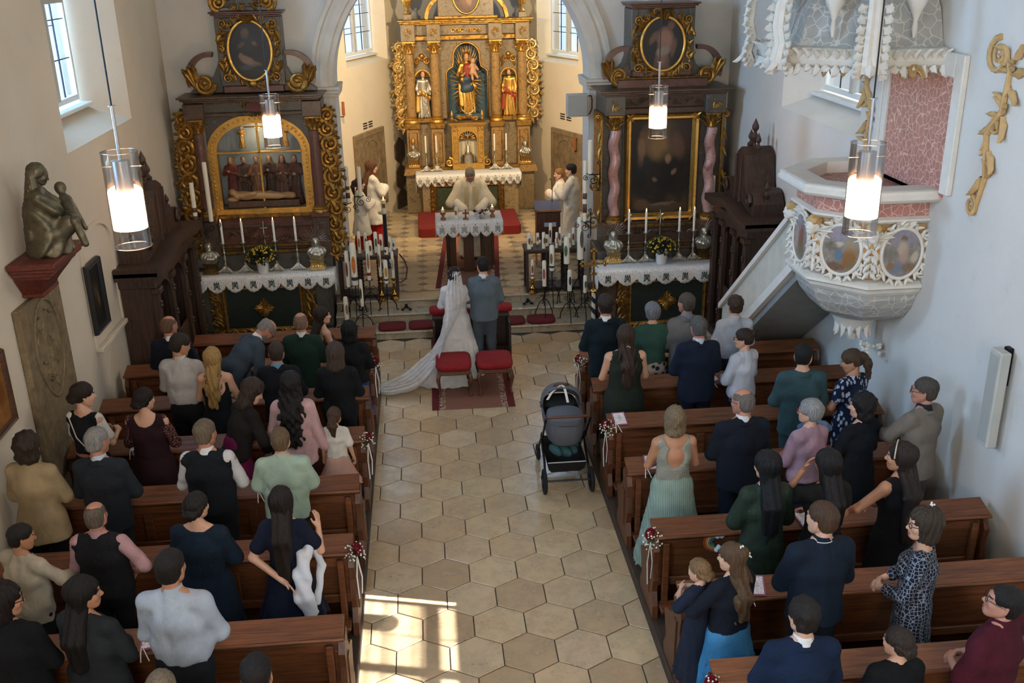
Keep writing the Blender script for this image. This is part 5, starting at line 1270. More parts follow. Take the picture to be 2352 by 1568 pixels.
# ================================================================ confessionals
M_DKW = wood('confessional_walnut','#4a3122','#22150d','Z',.5)
M_DKH = plain('opening_shade','#100c0b',.9)  # near-black colour painted for the shade inside the open compartments
def confessional(xw,xf,y0,y1,zc,label):
    s = 1 if xf > xw else -1; P = empty('confessional',(xf,(y0+y1)/2,.0),label,'confessional')
    X = lambda a,b: tuple(sorted((a,b)))
    yc = (y0+y1)/2; W = y1-y0
    MB().box(*X(xw+s*.01,xw+s*.05),y0+.05,y1-.05,.0,zc).build('back_wall',M_DKW,P)
    MB().bbox(*X(xw,xf+s*.06),y0,y1,0,.14,.01).build('plinth',M_DKW,P)
    n = 3; bw = W/n
    for k in range(n+1):
        yy = y0 + bw*k; yy = min(max(yy,y0+.06),y1-.06)
        MB().bbox(*X(xw,xf-s*.02),yy-.025,yy+.025,.14,zc-.1,.006).build('partition',M_DKW,P)
        MB().bbox(*X(xf-s*.03,xf+s*.05),yy-.065,yy+.065,.14,zc-.32,.01).build('pilaster',M_DKW,P)
        for q,zz in enumerate((.5,.9,1.3,1.65)): MB().lathe([(.012,-.05),(.03,-.02),(.02,.0),(.03,.03),(.01,.06)],(xf+s*.055,yy,zz),8).build('turned_drop',M_DKW,P,True,.8)
        MB().bbox(*X(xf-s*.03,xf+s*.09),yy-.085,yy+.085,zc-.32,zc-.24,.01).build('pilaster_cap',M_DKW,P)
    for k in range(n):
        a,b = y0+bw*k+.065,y0+bw*(k+1)-.065; c = (a+b)/2; r = (b-a)/2
        MB().strip([(a + (b-a)*i/14,zc-.12) for i in range(15)],[(c - r*math.cos(PI*i/14),zc-.32-r*.55+r*.75*math.sin(PI*i/14)) for i in range(15)],'x',*X(xf-s*.01,xf+s*.03)).build('arch_panel',M_DKW,P)
        MB().box(*X(xw+s*.10,xw+s*.12),a,b,.14,zc-.2).build('shade_sheet',M_DKH,P)  # dark sheet standing in for the shade of the opening
        if k == 1:
            MB().bbox(*X(xf-s*.03,xf),a,b,.14,.95,.01).build('half_door',M_DKW,P)
    MB().bbox(*X(xw,xf+s*.04),y0-.0,y1+.0,zc-.24,zc-.08,.008).build('frieze',M_DKW,P)
    N = 40; top,bot = [],[]
    for i in range(N+1):
        t = i/N; e = .11*math.exp(-((t-.5)/.22)**2) ; top.append((y0-.10+(W+.2)*t,zc+e+.04)); bot.append((y0-.10+(W+.2)*t,zc+e-.06))
    MB().strip(top,bot,'x',*X(xw,xf+s*.16)).build('cornice',M_DKW,P)
    MB().strip([(p[0],p[1]-.05) for p in top],[(p[0],p[1]-.05) for p in bot],'x',*X(xw,xf+s*.10)).build('lower_cornice',M_DKW,P)
    cr = [(yc-W*.42,zc),(yc-W*.42,zc+.22),(yc-W*.36,zc+.36),(yc-W*.27,zc+.40),(yc-W*.22,zc+.30),(yc-W*.16,zc+.38),(yc-W*.12,zc+.62),(yc-W*.10,zc+.82),(yc,zc+.92),
          (yc+W*.10,zc+.82),(yc+W*.12,zc+.62),(yc+W*.16,zc+.38),(yc+W*.22,zc+.30),(yc+W*.27,zc+.40),(yc+W*.36,zc+.36),(yc+W*.42,zc+.22),(yc+W*.42,zc)]
    MB().prism(cr,'x',*X(xw+s*.02,xf-s*.08)).build('crest',M_DKW,P)
    for e in (-1,1):
        MB().bbox(*X(xf-s*.09,xf-s*.04),yc+e*W*.07-.02,yc+e*W*.07+.02,zc+.08,zc+.8,.01).build('crest_rib',M_DKW,P)
    q = spiral_pts(0,0,0,.1,1.5,0,1,20)
    for e in (-1,1): MB().tube([(xf-s*.05,yc+e*(W*.33)+p[0]*e,zc+.24+p[2]) for p in q],[.03*(1-.5*i/20) for i in range(21)],7).build('crest_scroll',M_DKW,P,True,.8)
    for (dy,dz,sc) in ((0,.90,1.0),(-.17,.80,.8),(.17,.80,.8),(-W*.40,.24,.7),(W*.40,.24,.7)):
        MB().lathe([(.02*sc,0),(.03*sc,.03*sc),(.02*sc,.06*sc),(.06*sc,.12*sc),(.065*sc,.16*sc),(.03*sc,.20*sc),(.022*sc,.23*sc),(.05*sc,.27*sc),(.05*sc,.31*sc),(.02*sc,.38*sc),(.002,.42*sc)],((xw+xf)/2,yc+dy,zc+dz),12).build('pinecone_finial',M_DKW,P,True,.8)
    return P
confessional(-3.99,-3.55,12.5,14.85,2.12,'dark carved wooden confessional against the left wall')
confessional(5.04,4.5,13.3,15.0,2.2,'dark carved wooden confessional behind the pulpit stair')
# ================================================================ things on the walls
M_CONS = wood('console_redwood','#6e2f22','#3d1711','Y',.5)
Cn = empty('wall_console',(-3.8,9.85,2.7),'red-brown stepped wooden console on the left wall carrying the carved group','console')
for k,(d,w,z0,z1) in enumerate(((.46,.46,3.06,3.12),(.43,.43,3.02,3.06),(.38,.38,2.97,3.02),(.34,.34,2.93,2.97),(.22,.22,2.72,2.76))):
    MB().bbox(-3.99,-4.0+d,9.85-w,9.85+w,z0,z1,.01).build('moulding',M_CONS,Cn)
m = MB().loft([[(-3.99,9.85-a,z),(-4.0+a,9.85-a,z),(-4.0+a,9.85+a,z),(-3.99,9.85+a,z)] for a,z in ((.2,2.76),(.24,2.82),(.33,2.93))]); m.build('corbel',M_CONS,Cn)
M_CARV = gold('worn_silvered_carving','#6f6754','#2e281f',.5,.44)
def grp():
    pr = [tcone((0,0,.02),(0,0,.5),(.30,.26),(.24,.22)),tcone((0,-.03,.45),(0,-.05,.72),(.16,.13),(.15,.11)),cone((-.13,-.04,.72),(.13,-.04,.72),.06),cone((0,-.03,.74),(0,0,.86),.04),
          cone((-.17,0,.70),(-.24,.12,.5),.06,.055),cone((.17,0,.70),(.22,.14,.52),.06,.05),cone((-.16,.0,.12),(-.2,.26,.38),.11,.1),cone((.14,0,.12),(.18,.27,.36),.11,.1),half((0,0,-1),0)]
    post = lambda X,Y,Z: .014*np.sin(17*np.arctan2(X,Y+.3) + 6*np.sin(5*Z)) * (Z < .72)
    V,F = sdf(pr,.017,.05,post); out = [('robe',V,F,M_CARV)]
    ch = [cone((-.22,.24,.55),(.05,.30,.42),.085,.075),cone((.05,.3,.42),(.22,.34,.40),.065,.06),cone((.22,.34,.4),(.26,.42,.12),.055,.04),cone((-.24,.24,.57),(-.3,.2,.66),.04),cone((-.16,.32,.5),(-.12,.42,.22),.035,.028),ell((-.32,.2,.70),(.06,.07,.075))]
    V,F = sdf(ch,.015,.03); out.append(('body_across_lap',V,F,M_CARV))
    HV,HF,_ = HEADL['f']; out.append(('head',HV @ rotm('X',-.35).T + A3(0,.03,.93),HF,M_CARV))
    V,F = sdf([ell((0,0,.97),(.10,.115,.11)),tcone((0,-.05,.92),(0,-.08,.7),(.11,.07),(.17,.09)),ell((0,.13,.92),(.065,.08,.1),mode='sub')],.014,.03,lambda X,Y,Z: .006*np.sin(40*np.arctan2(X,Y+.02))); out.append(('veil',V,F,M_CARV))
    return out
put_figure('carved_mourning_group',[(n,V*.82,F,q) for n,V,F,q in grp()],(-3.72,9.85,3.12),PI/2 + .25,'weathered silver-grey carved mourning mother seated on the red wooden console','statue')
def relief_mat(name,col,dark):
    t = NT(name); v = t.coord(); n = t.noise(v,7,8,.7); n2 = t.noise(v,26,5,.7)
    c = t.ramp(n,[(.3,hexc(dark)),(.65,hexc(col))]); t.bump(n2,.55,.02); return t.set(c,.85)
M_SLAB = relief_mat('sandstone_relief','#8a7656','#5f4e36'); M_SLABD = relief_mat('dark_epitaph_stone','#5d4b39','#362a20')
Sl = empty('epitaph_slab',(-4.0,9.9,.9),'tall brown sandstone epitaph slab on the left wall below the console','slab')
MB().bbox(-4.0,-3.93,9.33,10.46,.75,2.68,.012).build('slab',M_SLAB,Sl)
m = MB(); P_ = [(.36*math.cos(2*PI*i/40)*(1-.25*(math.sin(2*PI*i/40) < 0)*abs(math.sin(2*PI*i/40))),.52*math.sin(2*PI*i/40)) for i in range(41)]
m.tube([(-3.925,9.9+p[0],2.1+p[1]) for p in P_],.016,6,False); m.build('oval_border',M_SLAB,Sl,True)
m = MB()
for k in range(26): a = random.uniform(0,6.3); leaf(m,(-3.93,9.9+random.uniform(-.28,.28),2.15+random.uniform(-.4,.4)),(0,math.cos(a),math.sin(a)),.12,.03,up=(1,0,0),curl=.08)
m.build('heraldic_relief',M_SLAB,Sl,True,.8)
Ni = empty('wall_niche',(-4.0,11.9,1.5)); Ni['kind'] = 'structure'; Ni.name = 'trim_8'
ni = [(11.45,1.5),(11.45,2.6)] + [(11.98-.53*math.cos(PI*i/14),2.6+.25*math.sin(PI*i/14)) for i in range(15)] + [(12.5,2.6),(12.5,1.5)]
MB().strip([(p[0]+(p[0]-11.98)*.10,p[1]+(.05 if p[1] > 1.6 else -.04)) for p in ni],ni,'x',-4.0,-3.975).build('niche_edge',M_WALLN,Ni)
MB().bbox(-4.0,-3.93,11.42,12.52,1.44,1.50,.01).build('niche_sill',M_WALLN,Ni)
PIC_STN = picture('dark_station_painting','#15130f',[(.5,.55,.25,.3,0,'#2c241b',.7),(.6,.45,.08,.16,.2,'#6a5138',.7),(.4,.6,.08,.1,0,'#4a3a2a',.6)],plane='yz')
Pt = empty('framed_painting',(-3.97,11.6,1.7),'narrow dark framed painting in the arched niche of the left wall','painting')
frA = frame_rect(11.36,11.86,1.68,2.52,.06,-3.92,-3.98); frA.v = [(y,x,z) for x,y,z in frA.v]; frA.build('frame',plain('black_frame','#1b1a17',.4),Pt)
MB().box(-3.965,-3.955,11.41,11.81,1.73,2.47).build('canvas',PIC_STN,Pt)
Pt = empty('framed_painting',(-3.97,8.3,1.7),'ochre painting in a brown frame at the left edge of the wall','painting')
frA = frame_rect(8.0,8.86,1.78,2.5,.06,-3.92,-3.98); frA.v = [(y,x,z) for x,y,z in frA.v]; frA.build('frame',wood('frame_brown','#5a3a22','#2e1c10','Y'),Pt)
MB().box(-3.965,-3.955,8.05,8.81,1.83,2.45).build('canvas',picture('ochre_scene','#8a5a2a',[(.6,.5,.3,.3,0,'#a8742f',.6),(.8,.5,.15,.25,0,'#5c3218',.7)],plane='yz'),Pt)
Pt = empty('wall_plaque',(-3.97,9.1,4.2),'brown board at the left edge beside the window','plaque')
MB().bbox(-3.99,-3.94,8.7,9.62,4.15,5.0,.01).build('board',wood('plaque_brown','#7a5a3c','#4a3320','Y'),Pt)
Sp = empty('column_loudspeaker',(5.0,7.72,1.5),'long light grey column loudspeaker mounted on the right wall','loudspeaker')
MB().bbox(4.90,5.0,7.62,7.80,1.52,2.44,.012).build('housing',plain('loudspeaker_grey','#b5b3a8',.6,var=.05),Sp)
MB().bbox(4.895,4.905,7.635,7.785,1.56,2.40,.004).build('grille',plain('grille_grey','#a7a59a',.7,var=.05,bump=.5,bs=400),Sp)
MB().bbox(5.0,5.05,7.68,7.76,2.1,2.46,.006).build('wall_bracket',M_IRON,Sp)
Sq = empty('wall_loudspeaker',(2.55,16.5,3.3),'square grey loudspeaker box fixed to the right side of the chancel arch','loudspeaker')
MB().bbox(2.33,2.68,16.30,16.44,3.30,3.66,.01).build('housing',plain('box_grey','#b3b1a6',.6,var=.05),Sq)
MB().bbox(2.345,2.665,16.29,16.30,3.32,3.645,.004).build('grille',plain('grille_grey','#a7a59a',.7),Sq)
MB().tube([(2.68,16.36,3.62),(2.74,16.38,3.62),(2.76,16.42,3.55),(2.76,16.42,3.4),(2.72,16.40,3.33),(2.68,16.37,3.33)],.009,6).build('bracket',M_IRON,Sq)
def sconce(x,y,z,dirx,label,L=.30,hcand=.42,deco=True,r=.035):
    P = empty('wall_candle_bracket',(x,y,z),label,'candle bracket','wrought-iron candle brackets beside the side altars')
    m = MB(); t = .009
    m.tube([(x,y,z-.22),(x,y,z+.16)],t,6); m.tube([(x,y,z),(x+dirx*L,y-.0,z)],t,6)
    for (cx_,cz_,r_,d) in ((.10,-.09,.075,1),(.22,-.05,.045,-1),(.02,.19,.035,1),(.02,-.24,.035,-1)):
        q = spiral_pts(cx_,cz_,0,r_,1.4,PI/2,d,18); m.tube([(x+dirx*p[0],y,z+p[2]) for p in q],.006,5)
    m.build('bracket',M_IRON,P,True,.9)
    MB().lathe([(.02,.0),(.05,.012),(.055,.02),(.015,.01)],(x+dirx*L,y,z),12).build('drip_pan',M_IRON,P,True)
    MB().lathe([(r,.015),(r,hcand-.01),(r*.7,hcand),(.002,hcand)],(x+dirx*L,y,z),14).build('candle',M_WAX,P,True,.7)
    if deco:
        for (a,b) in ((.10,.19),(.24,.30)): MB().lathe([(r*1.02,hcand*(a+.0)*1.6),(r*1.02,hcand*b*1.6)],(x+dirx*L,y,z),14).build('candle_decoration',plain('brown_relief_wax','#5a4230',.6,var=.4,vs=40),P,True)
    return P
sconce(-3.72,15.6,1.85,1,'iron candle bracket with decorated candle left of the glazed shrine altar',.1,.75)
sconce(-3.52,15.66,1.95,1,'iron bracket with tall worn candle closest to the carved wing of the shrine altar',.12,.95,False)
sconce(-1.42,16.35,2.0,1,'iron bracket with tall pale candle right of the glazed shrine altar',.12,.62)
sconce(-1.2,16.40,2.1,1,'iron bracket with crest-marked candle on the left arch pier',.1,.5,False)
sconce(2.62,15.6,1.72,-1,'iron bracket with tall decorated candle left of the painted side altar',.10,1.0)
sconce(2.75,15.55,2.5,-1,'iron bracket with plain tall candle on the right arch pier',.16,.55,False)
sconce(5.0,15.75,1.62,-1,'iron scroll bracket with decorated candle at the right wall',.34,.75)
def wallhook(x,y,z,d,label):
    m = MB(); q = spiral_pts(0,0,0,.07,1.3,0,1,18); m.tube([(x+d*(.10+p[0]),y,z+p[2]) for p in q],.007,5); m.tube([(x,y,z+.05),(x+d*.06,y,z+.09),(x+d*.17,y,z)],.007,5)
    q = spiral_pts(0,0,0,.05,1.3,PI,-1,18); m.tube([(x+d*(.24+p[0]),y,z+p[2]) for p in q],.006,5); m.sphere((x+d*.3,y,z),.014,6,4)
    tag(m.build('iron_scroll_hook',M_IRON,None,True,.9),label,'hook')
wallhook(-3.60,16.3,3.08,-1,'small black iron scroll hook left of the glazed shrine')
# ================================================================ pendant lamps
M_LAMPG = glass('clear_cylinder_glass',(1,1,1,1),.02,.02)
M_RIM = glass('bright_glass_rim',(1.0,.93,.82,1),.45,.25)
M_FROST = emit('frosted_glowing_glass','#ffd2a0',42.0)
M_STEEL = plain('brushed_steel','#9fa2a4',.28,1.0,var=.06)
def pendant(x,y,ztop,label):
    P = empty('pendant_lamp',(x,y,ztop-.66),label,'lamp','cylindrical glass pendant lamps'); R = .122; zb = ztop-.66
    MB().tube([(x,y,ztop+.30),(x,y,ZC)],.006,6).build('cable',M_IRON,P)
    MB().tube([(x,y,ztop-.06),(x,y,ztop+.30)],.013,8).lathe([(.004,.30),(.028,.30),(.028,.306),(.004,.306)],(x,y,ztop),12).build('rod',M_STEEL,P,True,.8)
    MB().lathe([(R,zb),(R,ztop),(R-.004,ztop),(R-.004,zb),(R,zb)],(x,y,0),32).build('glass_cylinder',M_LAMPG,P,True,.8)
    for zz,nm in ((zb,'lower_rim'),(ztop,'upper_rim')):
        MB().tube([(x+R*math.cos(2*PI*i/32),y+R*math.sin(2*PI*i/32),zz) for i in range(33)],.0035,6,False).build(nm,M_RIM,P,True)
    MB().lathe([(R-.008,zb+.13),(R-.008,zb+.375),(R-.012,zb+.375),(R-.012,zb+.13),(R-.008,zb+.13)],(x,y,0),32).build('frosted_sleeve',M_FROST,P,True,.8)
    MB().lathe([(.003,ztop-.055),(.062,ztop-.06),(.062,ztop-.29),(.055,ztop-.29),(.055,ztop-.28),(.003,ztop-.28)],(x,y,0),24).build('lamp_holder',M_STEEL,P,True,.7)
    MB().tube([(x-R-.015,y,ztop-.10),(x+R+.015,y,ztop-.10)],.003,6).build('cross_pin',M_STEEL,P)
    MB().lathe([(.003,ztop-.36),(.03,ztop-.36),(.035,ztop-.32),(.025,ztop-.29),(.003,ztop-.29)],(x,y,0),14).build('bulb',emit('lamp_bulb','#ffb870',900.0),P,True)
    return P
pendant(-2.06,6.95,4.565,'large pendant lamp hanging nearest the window on the left')
pendant(3.11,6.78,4.475,'large pendant lamp hanging in front of the pulpit')
pendant(-2.06,.9,4.55,'unseen pendant lamp added for warm light, left of the aisle'); pendant(3.11,.9,4.5,'unseen pendant lamp added for warm light, right of the aisle')  # two lamps behind the camera, added to warm and brighten the nave
pendant(-1.945,13.2,4.17,'smaller-looking pendant lamp hanging before the glazed shrine')
pendant(3.06,13.0,4.15,'smaller-looking pendant lamp hanging before the painted side altar')
# ================================================================ cloths and furnishings on the side altars
monoM = mono_mesh(.115,M_THREAD); monoW = mono_mesh(.11,plain('pale_embroidery','#9a9a98',.8),True)
def table_cloth(name_label,x0,x1,y0,y1,zt,drop,amp,lobes,sl_,sr_,mono,label,mat=M_LACE,cat='altar cloth'):
    C = empty('altar_cloth',((x0+x1)/2,(y0+y1)/2,zt),label,cat)
    cloth(C,x0,x1,y0,y1,zt,drop,amp,lobes,sl_,sr_,mat,name='cloth')
    for k in range(lobes):
        x = x0+(x1-x0)*(k+.5)/lobes; place(mono,'monogram',(x,y0-.019,zt-(drop+amp)*.5-.01),C)
    return C
table_cloth('',LB-1.16,LB+1.16,15.655,16.02,1.043,.13,.12,8,.22,.34,monoM,'white lace cloth with dark green monograms on the shrine altar')
table_cloth('',3.76-1.10,3.76+1.10,15.06,15.68,1.043,.13,.12,7,.34,.22,monoM,'white lace cloth with dark green monograms on the painted side altar')
table_cloth('',HX-1.22,HX+1.06,21.40,22.04,1.385,.10,.13,14,.35,.35,monoW,'white scalloped lace cloth on the high altar table')
for k,x in enumerate((-3.31,-2.99,-2.49,-2.15)):
    candlestick((x,15.88,1.05),.50,.34,'silver candlestick with burning white candle on the shrine altar, %s from the left wall' % ORD[k].replace('front','first'),'silver candlesticks on the shrine altar')
for k,x in enumerate((3.22,3.50,4.05,4.29)):
    candlestick((x,15.45,1.05),.50,.34,'silver candlestick with burning white candle on the painted side altar, %s from the aisle' % ORD[k].replace('front','first'),'silver candlesticks on the painted side altar')
for k,x in enumerate((.02,.25,1.52,1.78)):
    candlestick((x,21.85,1.392),.42,.36,'silver candlestick with unlit candle on the high altar, %s from its left end' % ORD[k].replace('front','first'),'candlesticks on the high altar',False)
M_LEAFG = plain('dark_green_leaf','#1f2c14',.6,var=.35,vs=30); M_YEL = plain('yellow_petals','#c9a015',.55,var=.25,vs=60); M_POT = plain('white_ceramic','#d9d6cf',.35,var=.03)
def chrys(x,y,z,label):
    P = empty('potted_chrysanthemum',(x,y,z),label,'potted plant'); rnd = random.Random(int(x*100))
    MB().lathe([(.075,0),(.082,.02),(.098,.17),(.103,.185),(.097,.19),(.088,.17),(.003,.165)],(x,y,z),24).build('pot',M_POT,P,True,.8)
    m = MB()
    for k in range(420):
        a = rnd.uniform(0,2*PI); e = rnd.uniform(-.25,1.45); r = .24*rnd.uniform(.7,1.0); px,py,pz = r*math.cos(a)*math.cos(e),r*math.sin(a)*math.cos(e),.235+r*.78*math.sin(e)
        leaf(m,(x+px,y+py,z+pz),(px+rnd.uniform(-.1,.1),py+rnd.uniform(-.1,.1),(pz-.25)*.6+rnd.uniform(-.05,.1)),.055,.014,up=(0,0,1),curl=.1,n=2)
    o = m.build('foliage',M_LEAFG,P); o['kind'] = 'stuff'
    m = MB()
    for k in range(9): a = k*2.4; m.tube([(x,y,z+.16),(x+.12*math.cos(a),y+.12*math.sin(a),z+.3)],.006,5)
    o = m.build('stems',M_LEAFG,P); o['kind'] = 'stuff'
    f = MB()
    for k in range(150):
        a = rnd.uniform(0,2*PI); e = rnd.uniform(.05,1.5); r = .255; px,py,pz = r*math.cos(a)*math.cos(e),r*math.sin(a)*math.cos(e),.235+r*.80*math.sin(e)
        n_ = Vector((px,py,pz-.2)).normalized(); u = n_.orthogonal().normalized(); w = n_.cross(u); c = Vector((x+px,y+py,z+pz)); s = rnd.uniform(.016,.024)
        vs = [c+n_*.012];
        for i in range(8): t = 2*PI*i/8; vs.append(c + (u*math.cos(t)+w*math.sin(t))*s*(1 if i % 2 else .75) + n_*(.002 if i % 2 else .008))
        f.add(vs + [c-n_*.01],[(0,1+i,1+(i+1) % 8) for i in range(8)] + [(9,1+(i+1) % 8,1+i) for i in range(8)])
    o = f.build('yellow_blossoms',M_YEL,P); o['kind'] = 'stuff'
    return P
chrys(-2.71,15.80,1.05,'yellow chrysanthemum in a white pot on the shrine altar')
chrys(3.74,15.32,1.05,'yellow chrysanthemum in a white pot on the painted side altar')
def bust(x,y,z,label,silver,ped,veil,rays,yaw=0.0,beard=False,h=.5):
    P = empty('reliquary_bust',(x,y,z),label,'bust'); s = h/.5
    MB().bbox(x-.12*s,x+.12*s,y-.09*s,y+.09*s,z,z+.05*s,.01).build('base',ped,P)
    m = MB().loft([[(x-a*s,y-b*s,z+q*s),(x+a*s,y-b*s,z+q*s),(x+a*s,y+b*s,z+q*s),(x-a*s,y+b*s,z+q*s)] for a,b,q in ((.11,.08,.05),(.085,.065,.08),(.095,.07,.13),(.11,.085,.16))])
    for k in range(5): leaf(m,(x-.08*s+.04*s*k,y-.085*s,z+.06*s),(0,-.2,1),.09*s,.02*s)
    m.build('pedestal',ped,P,True,.6)
    pr = [tcone((0,0,.17),(0,0,.26),(.10,.07),(.13,.08)),cone((-.08,0,.29),(.08,0,.29),.05),cone((0,0,.3),(0,.01,.38),.03),cone((-.11,.02,.27),(-.03,.09,.24),.03),cone((.11,.02,.27),(.03,.09,.25),.03),half((0,0,-1),-.16)]
    V,F = sdf(pr,.011,.03,lambda X,Y,Z: .006*np.sin(14*np.arctan2(X,Y) + 20*Z)); R = rotm('Z',PI+yaw); mesh_np('torso',(V*s) @ R.T + A3(x,y,z),F,silver,P)
    HV,HF,_ = HEADL['m' if beard else 'f']; mesh_np('head',((HV*.58 + A3(0,.01,.42))*s) @ R.T + A3(x,y,z),HF,silver,P)
    hp_ = [ell((0,.0,.435),(.055,.065,.06)),ell((0,.080,.41),(.042,.058,.06),mode='sub')] + ([tcone((0,-.03,.42),(0,-.03,.29),(.065,.04),(.09,.05))] if veil else [tcone((0,-.03,.42),(0,-.03,.36),(.05,.03),(.05,.03))])
    V,F = sdf(hp_,.009,.02,lambda X,Y,Z: .003*np.sin(90*X+40*Z)); mesh_np('veil' if veil else 'hair',(V*s) @ R.T + A3(x,y,z),F,silver,P)
    if beard: V,F = sdf([ell((0,.055,.375),(.028,.022,.035))],.008,.01); mesh_np('beard',(V*s) @ R.T + A3(x,y,z),F,silver,P)
    if rays:
        for k in range(15):
            a = PI*(-.02+1.04*k/14); L = (.19 if k % 2 else .23)*s; m = MB().tube([(x+.07*s*math.cos(a),y+.05,z+.43*s+.07*s*math.sin(a)),(x+L*math.cos(a),y+.05,z+.43*s+L*math.sin(a))],[.004,.002],5); m.build('halo_ray',M_SILV if rays == 's' else M_GOLDB,P)
    return P
bust(-3.55,15.90,1.05,'bearded silver bust with a spiky halo on a gilded base, shrine altar',M_SILV,M_GOLDD,False,'s',.25,True,.52)
bust(-1.84,15.88,1.05,'veiled silver bust with a thin halo at the aisle end of the shrine altar',M_SILV,gold('silver_gilt','#d8b878','#7a6138',.3,.38),True,'s',.1,False,.54)
bust(2.98,15.50,1.05,'silver bust of a woman with broad halo at the aisle end of the painted altar',M_SILV,gold('silver_gilt','#d8b878','#7a6138',.3,.38),True,'s',-.2,False,.54)
bust(4.48,15.52,1.05,'darker silver bust of a young man on a gilded base beside the right wall',M_SILV,M_GOLDD,False,'s',.2,False,.54)
bust(HX-1.25,22.1,1.445,'silver-gilt mitred bishop bust on the left corner of the high altar',M_SILV,M_GOLDB,True,None,-.2,False,.52)
bust(HX+1.22,22.1,1.445,'silver nun bust on the right corner of the high altar',M_SILV,M_GOLDB,True,None,.2,False,.52)
m = MB().lathe([(.03,0),(.045,.06),(.03,.13),(.002,.16)],(HX-1.25,22.1,1.445+.50),10); m.build('mitre',M_GOLDB,[o for o in COL.objects if o.name.startswith('reliquary_bust') and abs(o.location.x-(HX-1.25)) < .01][0],True)
for x,y,nm in ((-3.8,15.84,'shrine altar beside the left wall'),(4.66,15.36,'painted side altar beside the right wall')):
    P = empty('glass_reliquary',(x,y,1.05),'small silver cylinder reliquary on the %s' % nm,'reliquary')
    MB().lathe([(.055,0),(.06,.02),(.03,.05),(.05,.07)],(x,y,1.05),12).build('foot',M_IRON,P,True,.8)
    MB().lathe([(.042,.07),(.045,.30),(.05,.31),(.03,.33),(.02,.36),(.002,.37)],(x,y,1.05),14).build('cylinder',M_SILV,P,True,.8)
for x,y,nm in ((-2.66,15.97,'shrine altar'),(3.78,15.66,'painted side altar')):
    P = empty('small_crucifix',(x,y,1.05),'slender silver crucifix standing behind the flowers of the %s' % nm,'crucifix')
    MB().lathe([(.06,0),(.065,.03),(.04,.08),(.05,.2),(.02,.3),(.01,.42)],(x,y,1.05),12).build('foot',M_SILV,P,True,.8)
    MB().bbox(x-.008,x+.008,y-.006,y+.006,1.46,1.86,.002).bbox(x-.06,x+.06,y-.006,y+.006,1.74,1.757,.002).build('cross',M_SILV,P)
    MB().tube([(x,y-.014,1.56),(x,y-.018,1.74)],[.006,.01],6).tube([(x-.055,y-.01,1.765),(x,y-.018,1.735),(x+.055,y-.01,1.765)],.005,5).sphere((x,y-.02,1.765),.011,8,5).build('corpus',M_SILV,P,True)
# ================================================================ statues of the high altar and the shrine figures
M_FLESH = plain('painted_flesh','#c79a78',.5,var=.08); M_HAIRB = plain('painted_brown_hair','#3b2415',.6,var=.2)
M_ROBER = plain('painted_red_robe','#9c3a22',.5,var=.2); M_ROBEB = plain('painted_blue_robe','#3a4f63',.5,var=.2)
pts = robed(1.28,M_GOLDB,M_GOLDB,M_FLESH,M_GOLDB,'hold',11,veil=False,seed=1,res=.022)
mad = put_figure('mother_and_child_statue',pts,(HX,22.52,2.55),0,'gilded crowned mother holding a child, standing on a crescent in the blue niche','statue')
V,F = sdf([tcone((0,.05,.75),(.05,.08,1.1),(.2,.14),(.2,.14)),half((0,1,0),.25)],.024,.04,lambda X,Y,Z: .016*np.sin(22*Z+6*X)); mesh_np('blue_mantle',(V*1.28/1.75) @ rotm('Z',PI).T + A3(HX,22.53,2.50),F,M_ROBEB,mad)
V,F = sdf([tcone((0,.06,1.05),(-.02,.06,1.35),(.15,.12),(.14,.11))],.022,.04); mesh_np('red_bodice',(V*1.28/1.75) @ rotm('Z',PI).T + A3(HX,22.51,2.55),F,M_ROBER,mad)
V,F = sdf([tcone((0,0,0),(0,0,.16),(.075,.06),(.065,.05)),cone((-.04,.02,.0),(-.06,.1,-.1),.035,.025),cone((.04,.02,0),(.05,.08,-.14),.035,.025),cone((-.06,0,.15),(-.1,.06,.06),.025,.02),cone((.06,0,.15),(.12,.05,.12),.025,.02),ell((0,.01,.25),(.055,.06,.065))],.011,.02); mesh_np('child',V @ rotm('Z',PI+.4).T + A3(HX+.13,22.40,3.42),F,M_FLESH,mad)
m = MB(); m.tube([(HX-.17+.34*i/14,22.42,2.54+.14*(abs(i-7)/7)**2) for i in range(15)],[.004+.028*math.sin(PI*i/14) for i in range(15)],8); m.build('crescent_moon',M_SILV,mad,True)
m = MB()
for k in range(8): a = 2*PI*k/8; m.tube([(HX+.05*math.cos(a),22.5+.05*math.sin(a),3.83),(HX+.065*math.cos(a),22.5+.065*math.sin(a),3.91)],[.012,.003],5)
m.build('crown',M_GOLDB,mad,True)
m = MB(); m.bbox(HX-.3,HX+.3,22.36,22.6,2.42,2.54,.02); m.build('statue_base',M_BLUE,mad)
put_figure('saint_statue',robed(.98,M_SILV,M_GOLDB,M_FLESH,M_HAIRB,'down',13,seed=2,head='m',hp=.3,res=.026),(HX-.97,22.27,2.505),.2,'gilded saint in silver robe in the left side niche of the high altar','statue')
put_figure('saint_statue',robed(.98,M_GOLDB,M_ROBER,M_FLESH,M_HAIRB,'down',11,seed=3,head='m',hp=.25,beard=True,res=.026),(HX+.91,22.27,2.505),-.25,'gilded bearded saint in red mantle in the right side niche of the high altar','statue')
cols = ['#6e2d22','#4a3526','#7a5236','#3c2c24','#63443a','#4b2a1e']
